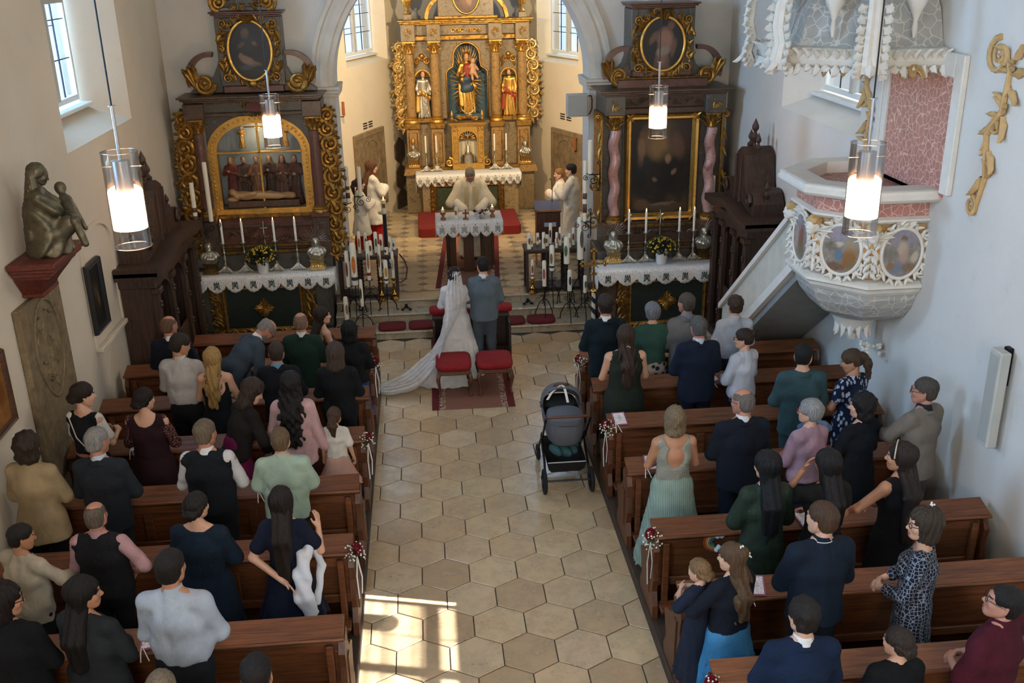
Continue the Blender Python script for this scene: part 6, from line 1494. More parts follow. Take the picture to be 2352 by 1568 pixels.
for k,x in enumerate((-.50,-.30,-.10,.11,.31,.51)):
    mt = plain('shrine_robe_%d' % k,cols[k],.6,var=.3,vs=12); hl = plain('shrine_hood_%d' % k,['#8a6a3a','#5a4030','#7a5a3a','#9a7a4a','#5a3a2a','#2e221c'][k],.6,var=.2)
    f = robed(.78,mt,hl if k in (1,4) else None,M_FLESH,hl,['pray','book','hold','pray','hold','book'][k],9,seed=k+5,head='f' if k != 5 else 'm',veil=k in (0,3,4),hp=.35,beard=k in (1,2),res=.03)
    put_figure('mourner_figure',f,(LX+x,16.32,2.06),random.uniform(-.3,.3),'carved mourner behind the reclining body in the shrine, %s from the left' % ['first','second','third','fourth','fifth','last'][k],'figure','carved mourners in the shrine')
pr = [tcone((-.40,0,.07),(.10,0,.07),(.09,.07),(.08,.065),side=(0,1,0)),tcone((.10,0,.06),(.48,0,.05),(.08,.06),(.05,.05),side=(0,1,0)),ell((-.47,0,.13),(.065,.055,.06)),cone((-.33,-.08,.08),(-.12,-.09,.12),.03)]
V,F = sdf(pr,.014,.03,lambda X,Y,Z: .007*np.sin(26*X+30*Y)); rc = mesh_np('reclining_figure',V + A3(LX-.02,16.18,2.17),F,plain('limewood','#b08a5f',.55,var=.15)); tag(rc,'pale carved reclining body laid out at the front of the shrine','figure')
MB().bbox(LX-.58,LX+.56,16.10,16.28,2.06,2.16,.01).build('bier',M_BRM,rc)
m = MB().sphere((LX-.5,16.18,2.19),.1,10,6,(1.2,.8,.5)); m.build('pillow',plain('limewood','#b08a5f',.55),rc,True)
for k,x in enumerate((-.30,.42)):
    f = robed(.34,M_GOLDB,None,M_FLESH,M_GOLDB,'pray',8,seed=k+20,res=.03); put_figure('shrine_angel',f,(LX+x*.95,16.36,2.98),0,'small gilded angel hovering in the %s half of the shrine' % ('left' if k == 0 else 'right'),'figure')
for k,x in enumerate((-.52,-.27,.18,.52)):
    C = empty('shrine_light',(LX+x,16.12,2.06),'tiny electric candle on the shrine floor, %s from the left' % ['first','second','third','last'][k],'candle','tiny lights inside the shrine')
    MB().lathe([(.018,0),(.018,.035),(.003,.036)],(LX+x,16.12,2.06),10).build('holder',M_BRASS,C,True,.7); m = MB(); flame(m,LX+x,16.12,2.095,.9); m.build('flame',M_FLAME,C,True)
light('shrine_lamp','POINT',(LX,16.14,3.28),9.0,(1.0,.78,.5),shadow_soft_size=.05)
# ================================================================ carpets, red step, people's altar
def rug_mat(name):
    t = NT(name); v = t.coord(); sep = t.n('ShaderNodeSeparateXYZ'); t.l(v,sep.inputs[0])
    br = t.n('ShaderNodeTexBrick'); br.inputs['Scale'].default_value = 16; br.inputs['Mortar Size'].default_value = .09; br.inputs['Color1'].default_value = hexc('#54201a'); br.inputs['Color2'].default_value = hexc('#642a20'); br.inputs['Mortar'].default_value = hexc('#8f6450'); br.inputs['Row Height'].default_value = .35
    t.l(v,br.inputs['Vector']); ax = t.math('ABSOLUTE',sep.outputs[0])
    e1 = t.math('GREATER_THAN',ax,.385); e2 = t.math('GREATER_THAN',ax,.47)
    vo = t.n('ShaderNodeTexVoronoi'); vo.inputs['Scale'].default_value = 26; t.l(v,vo.inputs['Vector'])
    bc = t.ramp(vo.outputs['Distance'],[(.3,hexc('#5f2620')),(.55,hexc('#a78c76'))])
    c = t.mix(e1,br.outputs['Color'],bc); c = t.mix(e2,c,hexc('#5e1210')); t.bump(t.noise(v,200,2),.3,.003); return t.set(c,.95)
M_RUG = rug_mat('patterned_runner')
def rug(loc,w,L,rz,label):
    m = MB().bbox(-w/2,w/2,0,L,0,.009,.004); o = m.build('runner_carpet',M_RUG); o.location = loc; o.rotation_euler = (0,0,rz); return tag(o,label,'carpet')
rug((.49,12.38,.002),1.14,2.72,-.01,'patterned red runner carpet under the two stools')
rug((.62,16.45,.422),1.12,3.4,-.068,'patterned red runner carpet leading up to the freestanding altar')
rs = empty('carpeted_step',(HX-.12,20.7,.42),'red carpeted altar step in front of the high altar','step')
MB().bbox(HX-1.22,HX+.90,20.0,21.42,.421,.60,.02).build('step_block',M_REDC,rs)
MB().prism([(HX-1.22,20.0),(HX-1.16,19.9),(HX+.84,19.9),(HX+.90,20.0)],'z',.421,.60).build('step_front',M_REDC,rs)
M_OAKT = wood('altar_oak','#5a3a24','#2f1d11','Z',.45)
Ta = empty('freestanding_altar',(.72,17.5,.43),'wooden freestanding altar on broad pillars at the top of the steps','altar')
MB().bbox(.16,1.28,17.2,17.86,1.35,1.41,.01).build('table_top',M_OAKT,Ta)
for k,(x,y,w) in enumerate(((.70,17.42,.09),(.42,17.55,.055),(1.02,17.55,.10),(.36,17.75,.06),(1.12,17.75,.06))): MB().bbox(x-w,x+w,y-.06,y+.06,.432,1.35,.01).build('pillar',M_OAKT,Ta)
MB().bbox(.3,1.15,17.45,17.65,.432,.47,.008).build('base_plate',M_OAKT,Ta)
table_cloth('',.13,1.31,17.17,17.89,1.415,.17,.10,6,.30,.30,monoW,'white lace cloth with monogram border on the freestanding altar')
def cup(x,y,h,label,lit=True):
    P = empty('altar_candle',(x,y,1.42),label,'candle'); MB().lathe([(.045,0),(.05,.03),(.025,.06),(.022,.08),(.05,.11),(.052,.14),(.04,.145)],(x,y,1.42),16).build('turned_holder',wood('turned_beech','#a5683a','#6a3d1d','Z'),P,True,.8)
    MB().lathe([(.03,.14),(.03,.14+h),(.003,.142+h)],(x,y,1.42),14).build('candle',M_WAX,P,True,.7)
    m = MB(); flame(m,x,y,1.42+.145+h); m.build('flame',M_FLAME,P,True)
cup(.26,17.32,.05,'short burning candle in a turned wooden holder at the left end of the freestanding altar'); cup(1.14,17.38,.05,'short burning candle in a turned wooden holder beside the roses on the freestanding altar')
def votive(x,y,z,h,r,label,deco='#6a5236',band=None,group=None,name='decorated_candle',lit=False,point=True):
    P = empty(name,(x,y,z),label,'candle',group)
    MB().lathe([(r*1.0,0),(r,h*.93),(r*.75,h*.985) if point else (r*.95,h*.98),(.003,h)],(x,y,z),16).build('wax',M_WAX,P,True,.6)
    m = MB(); m.lathe([(.003,.0),(.009,0)],(0,0,0),4) if False else None
    a = random.uniform(-2.1,-1.1); mt = plain('motif_' + deco.strip('#'),deco,.6,var=.5,vs=45,bump=.4,bs=60)
    q = MB(); K = 9; rows = []
    for j in range(9):
        v = j/8; hw = .62*math.sqrt(max(0.02,1-(2*v-1)**2)); rows.append([(x+r*1.02*math.cos(a+hw*(2*i/K-1)),y+r*1.02*math.sin(a+hw*(2*i/K-1)),z+h*(.28+.42*v)) for i in range(K+1)])
    q.loft(rows,caps=False,closed=False); q.build('motif',mt,P,True)
    if band: MB().lathe([(r*1.025,h*.12),(r*1.03,h*.16),(r*1.025,h*.2)],(x,y,z),16).build('band',plain('band_' + band.strip('#'),band,.5),P,True)
    MB().tube([(x,y,z+h-.004),(x+.002,y,z+h+.015)],.002,5).build('wick',M_IRON,P)
    if lit: m = MB(); flame(m,x,y,z+h+.01,1.2); m.build('flame',M_FLAME,P,True)
    return P
votive(.50,17.36,1.43,.22,.035,'white wedding candle standing on the freestanding altar','#7a6a4a')
P = empty('wooden_cross',(.66,17.30,1.42),'small standing wooden cross on the freestanding altar','cross')
MB().bbox(.645,.675,17.29,17.31,1.44,1.60,.004).bbox(.60,.72,17.29,17.31,1.52,1.55,.004).build('cross',wood('turned_beech','#a5683a','#6a3d1d','Z'),P); MB().bbox(.61,.71,17.26,17.34,1.422,1.442,.004).build('foot',wood('turned_beech','#a5683a','#6a3d1d','Z'),P)
M_ROSE = plain('red_rose_petals','#7a0d14',.6,var=.25,vs=30); M_GYP = plain('babys_breath','#e3e0d6',.7,var=.05); M_STEM = plain('flower_stem','#3d4a2a',.7)
def rose(m,c,r,n_=(0,-.3,1)):
    n_ = Vector(n_).normalized(); u = n_.orthogonal().normalized(); w = n_.cross(u); c = Vector(c)
    for ring,(rr,hh,k) in enumerate(((1.0,.2,7),(.75,.5,6),(.48,.75,5),(.22,.95,4))):
        for i in range(k):
            a = 2*PI*(i+.5*(ring % 2))/k; d = u*math.cos(a)+w*math.sin(a); t = -u*math.sin(a)+w*math.cos(a)
            b = c + n_*r*(hh-.5); hw = r*rr*.85*PI/k*1.5
            m.add([b+d*r*rr*.45-t*hw*.6-n_*r*.25,b+d*r*rr*.45+t*hw*.6-n_*r*.25,b+d*r*rr+t*hw+n_*r*.3,b+d*r*rr*1.08+n_*r*.42,b+d*r*rr-t*hw+n_*r*.3],[(0,1,2,3,4)])
    m.sphere(c,r*.55,8,5)
def spray(m,g,c,R,n,rnd,up=(0,0,1)):
    for k in range(n):
        d = Vector((rnd.gauss(0,1),rnd.gauss(0,1),rnd.gauss(0,1)+.4)).normalized()*R*rnd.uniform(.45,1); p = Vector(c)+d; m.sphere(p,rnd.uniform(.006,.010),6,4); g.tube([c,tuple(Vector(c)+d*.96)],.0018,3,False)
P = empty('rose_arrangement',(.93,17.34,1.42),'red and white rose arrangement on the freestanding altar','flowers'); rnd = random.Random(5)
for k in range(9):
    m = MB(); rose(m,(.93+rnd.uniform(-.11,.11),17.34+rnd.uniform(-.07,.07),1.50+rnd.uniform(-.02,.06)),.034); m.build('rose',M_ROSE if k < 5 else M_WAXW,P)
m,g = MB(),MB(); spray(m,g,(.95,17.34,1.47),.16,90,rnd); q = m.build('babys_breath',M_GYP,P); q['kind'] = 'stuff'; q = g.build('stems',M_STEM,P); q['kind'] = 'stuff'
P = empty('open_missal',(.72,17.62,1.42),'open missal lying before the priest','book'); MB().prism([(.52,1.43),(.70,1.46),(.72,1.43),(.74,1.46),(.92,1.43),(.92,1.422),(.52,1.422)],'y',17.52,17.78).build('pages',M_LINEN,P)
P = empty('paschal_candle_stand',(-.80,17.95,.42),'dark blue pillar stand with a thick burning candle left of the freestanding altar','candle stand')
MB().lathe([(.13,.0),(.14,.03),(.05,.06),(.035,.12),(.035,.98),(.05,1.0)],(-.80,17.95,.421),18).build('pillar',plain('dark_blue_paint','#1d2a3c',.4),P,True,.7)
MB().lathe([(.03,1.0),(.11,1.015),(.115,1.03),(.05,1.02)],(-.80,17.95,.421),20).build('drip_pan',M_STEEL,P,True); MB().lathe([(.045,1.02),(.045,1.26),(.003,1.265)],(-.80,17.95,.421),18).build('candle',M_WAX,P,True,.6)
m = MB(); m.lathe([(.0462,1.12),(.0462,1.2)],(-.80,17.95,.421),10,a0=-2.2,a1=-.9); m.build('motif',plain('motif_gold','#7a5a20',.5),P,True); m = MB(); flame(m,-.80,17.95,.421+1.27,1.3); m.build('flame',M_FLAME,P,True)
P = empty('lectern',(2.18,17.75,.42),'brown wooden lectern with slanted top on the right of the chancel','lectern')
MB().bbox(1.96,2.40,17.62,17.66,.9,1.42,.01).build('front_board',wood('lectern_walnut','#5b3320','#33190d','Z'),P); MB().bbox(2.06,2.30,17.66,17.9,.421,1.3,.01).build('column',wood('lectern_walnut','#5b3320','#33190d','Z'),P)
MB().bbox(1.94,1.965,17.60,17.68,.421,1.46,.006).build('side_rail',wood('turned_beech','#a5683a','#6a3d1d','Z'),P); MB().bbox(1.94,2.42,17.60,17.64,1.42,1.45,.006).build('top_rail',wood('turned_beech','#a5683a','#6a3d1d','Z'),P)
MB().prism([(17.62,1.40),(17.62,1.43),(17.98,1.55),(17.98,1.52)],'x',1.94,2.42).build('desk',wood('lectern_walnut','#5b3320','#33190d','Z'),P)
MB().bbox(2.10,2.32,17.61,17.62,1.14,1.22,.003).build('label_plate',plain('pale_plate','#aab6c4',.3),P)
P = empty('microphone',(2.28,17.85,1.5),'thin gooseneck microphone rising from the lectern','microphone'); MB().tube([(2.28,17.88,1.535),(2.285,17.86,1.8),(2.27,17.82,1.95),(2.24,17.78,1.99)],.007,6).build('gooseneck',M_STEEL,P,True); MB().sphere((2.23,17.77,1.985),.018,8,6).build('capsule',M_STEEL,P,True)
# ================================================================ candle racks and stands at the arch
M_RACK = wood('rack_walnut','#3b2519','#1c110b','X',.45)
def rack(x0,x1,y0,y1,zt,label):
    P = empty('candle_rack',((x0+x1)/2,(y0+y1)/2,.42),label,'table')
    MB().bbox(x0,x1,y0,y1,zt-.06,zt,.01).build('table_top',M_RACK,P); MB().bbox(x0+.03,x1-.03,y0+.03,y1-.03,.47,.50,.006).build('lower_shelf',M_RACK,P)
    for k,x in enumerate((x0+.04,x0+(x1-x0)*.36,x0+(x1-x0)*.68,x1-.04)):
        for y in (y0+.05,y1-.05):
            prof = [(.032,.422)];
            if k in (1,2): prof += [(.03+.012*(j % 2),.47+.03*j) for j in range(20)] + [(.03,zt-.06)]
            else: prof += [(.03,zt-.06)]
            MB().lathe(prof,(x,y,0),10 if k in (1,2) else 4,a0=PI/4,a1=PI/4+2*PI).build('leg',M_RACK,P,k in (1,2),.9)
    return P
rack(-1.55,-.54,16.05,16.50,1.17,'dark wooden rack crowded with votive candles left of the steps'); rack(1.58,2.60,15.99,16.46,1.17,'dark wooden rack crowded with votive candles right of the steps')
DEC = [('#6a5236','brown'),('#3c4a5a','blue-grey'),('#8a6a2a','gold'),('#2c2a2a','black'),('#7a3a30','red'),('#55603a','green')]
NTH = ['first','second','third','fourth','fifth','sixth','seventh','eighth','ninth','tenth','eleventh','last']
for side,(xa,xb),lay in (('left',(-1.5,-.6),[(0,.26,.03),(.06,.2,.032),(.15,.3,.026),(.24,.22,.036),(.36,.38,.03),(.47,.32,.03),(.57,.25,.034),(.67,.36,.032),(.76,.28,.034),(.86,.12,.034),(.93,.27,.03),(1.0,.18,.03)]),('right',(1.66,2.54),[(0,.28,.036),(.05,.17,.04),(.2,.2,.026),(.28,.28,.03),(.36,.2,.034),(.45,.36,.028),(.53,.27,.022),(.62,.32,.026),(.7,.15,.026),(.78,.24,.03),(.88,.3,.03),(1.0,.42,.034)])):
    for k,(t,h,r) in enumerate(lay):
        d = DEC[(k*5+(side == 'right')*2) % 6]
        votive(xa+(xb-xa)*t,16.14+.27*((k*7) % 3)/2 - (.05 if side == 'right' else 0),1.172,h,r,'white votive candle with %s motif on the %s rack, %s from its left end' % (d[1],side,NTH[k]),d[0],None,'votive candles on the %s rack' % side)
M_IRONS = M_IRON
def stand(x,y,z,h,label,brass=False,tripod=.16):
    P = empty('candle_stand',(x,y,z),label,'candle stand'); mt = M_BRASS if brass else M_IRON
    if brass:
        MB().lathe([(.075,0),(.08,.015),(.06,.03),(.03,.06),(.05,.1),(.025,.14),(.02,h*.7),(.035,h*.78),(.015,h*.85),(.05,h-.01),(.052,h)],(x,y,z),18).build('stem',mt,P,True,.8)
        return P
    for k in range(3):
        a = 2*PI*k/3 - PI/2; q = [(x+.012*math.cos(a),y+.012*math.sin(a),z+h*.62),(x+tripod*.5*math.cos(a),y+tripod*.5*math.sin(a),z+h*.5),(x+tripod*math.cos(a),y+tripod*math.sin(a),z+h*.18),(x+tripod*1.02*math.cos(a),y+tripod*1.02*math.sin(a),z+.008),(x+tripod*1.25*math.cos(a),y+tripod*1.25*math.sin(a),z+.008)]
        MB().tube(q,.008,6).build('leg',mt,P,True)
        sp_ = spiral_pts(0,0,0,.045,1.3,0,1,14); MB().tube([(x+(.055+p[0])*math.cos(a),y+(.055+p[0])*math.sin(a),z+h*.72+p[2]) for p in sp_],.005,5).build('scroll',mt,P,True)
    MB().tube([(x,y,z+h*.4),(x,y,z+h)],.009,6).build('rod',mt,P); MB().lathe([(.02,-.012),(.055,0),(.06,.008),(.02,.0)],(x,y,z+h),14).build('drip_pan',mt,P,True)
    return P
FS = [
 (-1.36,15.80,.28,.46,.62,.036,'#7a3a30',None,0,'slim tall candle with red figure motif'),(-1.25,15.76,.28,.50,.72,.052,'#c06a1e','#27323f',0,'thick tall candle with orange flame motif and blue band'),
 (-1.02,15.84,.28,.55,.66,.032,'#8a6a3a','#8a2a1e',0,'tall pale candle with gold stripes and red band'),(-.84,15.98,.422,.42,.55,.026,'#6a5236',None,1,'slender candle in a brass stick'),
 (-.74,15.78,.28,.50,.40,.036,'#b8862a','#28324a',0,'squat candle with a yellow sun motif'),(-.63,16.0,.422,.38,.46,.024,'#9a9282',None,1,'thin pointed candle in a brass stick nearest the runner'),
 (-1.14,15.48,.14,.36,.46,.028,'#2a2a2a',None,0,'candle with black lettering at the front of the left group'),(-1.40,15.42,.14,.14,.42,.036,'#8a6a4a',None,0,'candle with a wreath motif beside the shrine altar'),
 (1.84,15.48,.14,.56,.44,.034,'#8a4a3a',None,0,'candle with pink swirl motif at the left of the right group'),(2.0,15.74,.28,.60,.44,.042,'#7a6a4a','#3a3328',0,'thick candle with a ring motif in the right group'),
 (2.24,15.70,.28,.72,.46,.048,'#4f6a4a',None,0,'large candle with a green oval motif in the right group'),(2.24,15.36,.14,.50,.36,.036,'#2c2a2a',None,0,'candle with a dark gothic motif at the front of the right group'),
 (2.47,15.72,.28,.78,.72,.055,'#6a5a4a',None,0,'very tall thick candle with relief figures beside the painted altar'),(2.50,15.40,.14,.44,.30,.03,'#5a5a5a',None,0,'low white candle with a ribbon at the corner of the painted altar'),
 (1.70,15.98,.422,.26,.34,.026,'#7a3a30','#7a3a30',1,'short banded candle in a brass stick below the right rack')]
for (x,y,z,sh,chh,r,d,b,brs,w) in FS:
    stand(x,y,z,sh,('brass stick' if brs else 'black wrought-iron tripod') + ' carrying the ' + ' '.join(w.split(' in a brass')[0].split()[:11]),bool(brs)); votive(x,y,z+sh+.002,chh,r,w,d,b)
for x,nm in ((-.44,'left'),(1.60,'right')):
    P = empty('iron_candle_holder',(x,15.85,.28),'small empty three-armed iron holder on the middle step at %s' % nm,'candle holder'); m = MB()
    for k in range(3): a = 2*PI*k/3+PI/2; m.tube([(x,15.85,.36),(x+.04*math.cos(a),15.85+.04*math.sin(a),.33),(x+.07*math.cos(a),15.85+.07*math.sin(a),.285)],.008,6)
    m.build('arms',M_IRON,P,True)
    for k in range(3): a = 2*PI*k/3+PI/2; MB().lathe([(.012,.281),(.028,.29),(.028,.31),(.02,.31)],(x+.07*math.cos(a),15.85+.07*math.sin(a),0),10).build('socket',M_IRON,P,True)
    MB().lathe([(.01,.35),(.024,.36),(.024,.375)],(x,15.85,0),10).build('top_socket',M_IRON,P,True)
tag(MB().tube([(-.52,16.3,1.12),(-.44,16.32,1.0),(-.40,16.33,.85),(-.43,16.32,.68),(-.52,16.3,.62),(-.60,16.25,.66)],.012,8).build('red_cord',plain('dark_red_rubber','#4a1410',.5),None,True),'dark red looped cord hanging from the end of the left candle rack','cord')
# ================================================================ kneeler, cushions, stools
M_STOOLW = wood('stool_walnut','#6a4026','#382012','Z',.35)
def cushion(x0,x1,y0,y1,z,h,label,group,mat=M_RED,rz=0):
    pr = []; cx_,cy_ = (x0+x1)/2,(y0+y1)/2; hx,hy = (x1-x0)/2,(y1-y0)/2; rings = []
    for (q,zz) in ((.93,0),(1.0,.25),(1.0,.65),(.96,.85),(.85,.97),(.5,1.03),(.1,1.04)):
        ring = []
        for i in range(40):
            a = 2*PI*i/40; c,s = math.cos(a),math.sin(a); e = 5.0; rr = (abs(c)**e+abs(s)**e)**(-1/e); ring.append((cx_+c*rr*(hx-(1-q)*min(hx,hy)),cy_+s*rr*(hy-(1-q)*min(hx,hy)),z+h*zz))
        rings.append(ring)
    o = MB().loft(rings).build('kneeling_cushion',mat,None,True,.9); return tag(o,label,'cushion',group)
for k,(a,b) in enumerate(((-.90,-.45),(-.41,.02),(1.16,1.50),(1.54,2.0))):
    cushion(a,b,15.21,15.56,.141,.06,'flat red velvet cushion on the lowest step, %s from the left' % NTH[k],'red cushions on the lowest step',plain('dark_red_velvet','#5c0a10',.9,var=.15,vs=14,bump=.3,bs=140))
Kn = empty('prie_dieu',(.58,14.6,0),'dark double kneeling desk with red padded top before the couple','kneeler')
MB().bbox(-.02,1.16,14.52,14.58,.02,.66,.01).build('front_panel',M_RACK,Kn); MB().bbox(-.02,1.16,14.30,14.62,.62,.66,.01).build('desk',M_RACK,Kn)
for x in (-.02,1.12): MB().bbox(x,x+.04,14.05,14.6,.0,.62,.01).build('side_panel',M_RACK,Kn)
MB().bbox(0,1.14,14.0,14.3,.10,.16,.01).build('knee_board',M_RACK,Kn)
for x0,x1 in ((-.06,.56),(.58,1.22)): o = cushion(x0,x1,14.42,14.68,.66,.08,None,None); o.name = 'arm_pad'; del o['category']; attach(o,Kn)
def stool(x0,x1,y0,y1,label,side):
    P = empty('stool',((x0+x1)/2,(y0+y1)/2,0),label,'stool','red upholstered stools of the couple')
    MB().bbox(x0+.02,x1-.02,y0+.02,y1-.02,.33,.40,.012).build('apron',M_STOOLW,P)
    o = cushion(x0,x1,y0,y1,.395,.085,None,None); o.name = 'seat_cushion'; del o['category']; attach(o,P)
    for (x,sx) in ((x0+.04,-1),(x1-.04,1)):
        for (y,sy) in ((y0+.04,-1),(y1-.04,1)):
            pts = [(x,y,.36),(x+sx*.018,y+sy*.018,.28),(x+sx*.006,y+sy*.006,.18),(x-sx*.008,y-sy*.008,.09),(x+sx*.004,y+sy*.004,.03),(x+sx*.02,y+sy*.02,.012)]
            MB().tube(pts,[.03,.03,.021,.016,.016,.02],10).build('leg',M_STOOLW,P,True)
    return P
stool(.0,.50,12.76,13.36,'red velvet stool behind the bride','l'); stool(.57,1.08,12.76,13.34,'red velvet stool behind the groom','r')
# ================================================================ banner pole with cross
P = empty('processional_pole',(2.12,12.35,.0),'white and blue spiral-striped pole topped with a gilded cross','pole')
def stripe():
    t = NT('spiral_stripes'); v = t.coord(); sep = t.n('ShaderNodeSeparateXYZ'); t.l(v,sep.inputs[0])
    tc = t.math('ARCTAN2',t.math('SUBTRACT',sep.outputs[1],12.35),t.math('SUBTRACT',sep.outputs[0],2.12)); ph = t.math('ADD',t.math('MULTIPLY',sep.outputs[2],42.0),tc)
    f = t.math('GREATER_THAN',t.math('SINE',ph),.05); return t.set(t.mix(f,hexc('#1b2a38'),hexc('#c9c0a4')),.4)
MB().lathe([(.028,.0),(.028,1.62)],(2.12,12.35,0),16).build('shaft',stripe(),P,True,.8)
for zz in (1.62,1.02): MB().lathe([(.02,-.02),(.045,-.008),(.05,.006),(.03,.025),(.015,.03)],(2.12,12.35,zz),16).build('gilt_knob',M_BRASS,P,True)
m = MB().tube([(2.12,12.35,1.62),(2.12,12.35,1.95)],.012,8); m.build('spindle',M_BRASS,P)
m = MB().bbox(2.105,2.135,12.34,12.36,1.86,2.16,.004).bbox(1.99,2.25,12.34,12.36,1.98,2.01,.004)
for (dx,dz) in ((-.14,0),(.14,0),(0,.16),(0,-.13)):
    for q in range(3): a = math.atan2(dz,dx)+(q-1)*1.3; m.sphere((2.12+dx+.028*math.cos(a),12.35,1.995+dz+.028*math.sin(a)),.02,8,5)
for q in range(8): a = 2*PI*q/8; m.tube([(2.12,12.35,1.995),(2.12+.09*math.cos(a),12.35,1.995+.09*math.sin(a))],[.012,.003],5)
m.build('cross',M_GOLD,P,True,.7)
MB().lathe([(.12,0),(.12,.02),(.04,.03)],(2.12,12.35,0),16).build('foot',M_IRON,P)
# ================================================================ stroller
M_STG = plain('grey_melange_fabric','#5d6066',.9,var=.15,vs=60,bump=.3,bs=200); M_STB = plain('black_fabric','#121315',.85); M_STI = plain('dark_lining','#1b2024',.9); M_ALU = plain('black_anodised_tube','#16171a',.35,.5); M_LTH = plain('brown_leather','#5a3826',.5)
Sx,Sy = 1.44,10.45
St = empty('stroller',(Sx,Sy,0),'grey and black stroller parked in the aisle beside the pews','stroller')
def wheel(x,y,r,w,nm):
    m = MB(); m.tube([(x,y+(r-.022)*math.cos(2*PI*i/24),r+(r-.022)*math.sin(2*PI*i/24)) for i in range(25)],.022,8,False); o = m.build(nm,M_STB,St,True)
    q = MB(); q.lathe([(.03,-w),(.03,w)],(0,0,0),12)
    q.v = [(x+z,y+a,r+b) for a,b,z in q.v]
    for k in range(5): a = 2*PI*k/5; q.tube([(x,y,r),(x,y+(r-.03)*math.cos(a),r+(r-.03)*math.sin(a))],.009,5)
    q.build('hub',M_ALU,o,True,.8)
wheel(Sx-.27,Sy-.48,.15,.02,'rear_wheel'); wheel(Sx+.27,Sy-.48,.15,.02,'rear_wheel'); wheel(Sx-.25,Sy+.36,.10,.018,'front_wheel'); wheel(Sx+.25,Sy+.36,.10,.018,'front_wheel')
for s in (-1,1):
    MB().tube([(Sx+s*.25,Sy+.36,.12),(Sx+s*.25,Sy+.1,.38),(Sx+s*.25,Sy-.2,.62),(Sx+s*.25,Sy-.40,.84),(Sx+s*.25,Sy-.5,.95)],.014,8).build('push_tube',M_ALU,St,True)
    MB().tube([(Sx+s*.26,Sy-.48,.17),(Sx+s*.25,Sy-.3,.32),(Sx+s*.25,Sy+.0,.48)],.014,8).build('rear_leg',M_ALU,St,True); MB().sphere((Sx+s*.25,Sy-.12,.56),.04,10,6,(.6,1,1)).build('hinge',M_ALU,St,True)
MB().tube([(Sx-.25,Sy-.5,.95),(Sx-.22,Sy-.55,.985),(Sx+.22,Sy-.55,.985),(Sx+.25,Sy-.5,.95)],.018,8).build('handlebar',M_LTH,St,True)
MB().tube([(Sx-.26,Sy-.48,.15),(Sx+.26,Sy-.48,.15)],.011,8).build('axle',M_ALU,St)
bk = MB().loft([[(Sx+c*a,Sy-.05+d*b,z) for c,d in ((-1,-1),(1,-1),(1,1),(-1,1))] for a,b,z in ((.17,.24,.16),(.21,.32,.24),(.225,.36,.34))],caps=False); bk.v += []; o = bk.build('basket',M_STB,St); MB().box(Sx-.17,Sx+.17,Sy-.29,Sy+.19,.16,.17).build('basket_floor',M_STB,o)
MB().tube([(Sx-.22,Sy-.40,.34),(Sx+.22,Sy-.40,.34)],.008,6).build('reflective_trim',plain('pale_trim','#b9b6ac',.5),o)
V,F = sdf([ell((.02,0,0),(.15,.16,.07)),ell((-.08,-.06,.03),(.08,.09,.05)),ell((.08,.05,.03),(.08,.09,.05))],.012,.03,lambda X,Y,Z: .01*np.sin(50*X+30*Y)); mesh_np('folded_blanket',V + A3(Sx-.01,Sy-.12,.38),F,plain('teal_cloth','#34575b',.9,var=.2),St)
def rr_ring(cx,cy,hx,hy,z,e=3.2,n=36):
    out = []
    for i in range(n):
        a = 2*PI*i/n; c,s = math.cos(a),math.sin(a); r = (abs(c)**e+abs(s)**e)**(-1/e); out.append((cx+c*r*hx,cy+s*r*hy,z))
    return out
MB().loft([rr_ring(Sx,Sy+.0,.15,.32,.50),rr_ring(Sx,Sy,.20,.40,.56),rr_ring(Sx,Sy,.225,.43,.70),rr_ring(Sx,Sy,.23,.44,.80),rr_ring(Sx,Sy,.21,.42,.80),rr_ring(Sx,Sy,.20,.40,.66)],caps=True).build('carrycot',M_STG,St,True,.9)
MB().loft([rr_ring(Sx,Sy-.18,.205,.23,.80),rr_ring(Sx,Sy-.2,.2,.21,.86),rr_ring(Sx,Sy-.2,.15,.16,.89),rr_ring(Sx,Sy-.2,.02,.02,.90)]).build('apron_cover',M_STG,St,True,.9)
hd = MB(); n = 14; rows = []
for j in range(9):
    t = .15 + (PI*.52)*j/8; row = []
    for i in range(n+1):
        a = PI*i/n; R_ = .235; x = R_*math.cos(a); h_ = .27*math.sin(a)**.7; row.append((Sx+x,Sy+.12+.0+math.cos(t)*(.34*math.sin(a)**.6)*1.0 - .02,.82+h_*math.sin(t)*1.0))
    rows.append(row)
hd.loft(rows,caps=False,closed=False); o = hd.build('hood',M_STG,St,True); sm = o.modifiers.new('thickness','SOLIDIFY'); sm.thickness = .012
MB().loft([rr_ring(Sx,Sy+.22,.19,.2,.83),rr_ring(Sx,Sy+.2,.17,.18,.86)]).build('mattress',M_STI,St,True)
MB().tube([(Sx+.235*math.cos(PI*i/14),Sy+.10,.82+.27*math.sin(PI*i/14)**.7) for i in range(15)],.014,6).build('hood_edge',M_STG,St,True)
MB().tube([(Sx-.09,Sy+.10,1.085),(Sx,Sy+.10,1.10),(Sx+.09,Sy+.10,1.085)],.018,8).build('hood_handle',M_LTH,St,True)
M_RIBW = plain('white_ribbon','#e6e3dd',.5,var=.03)
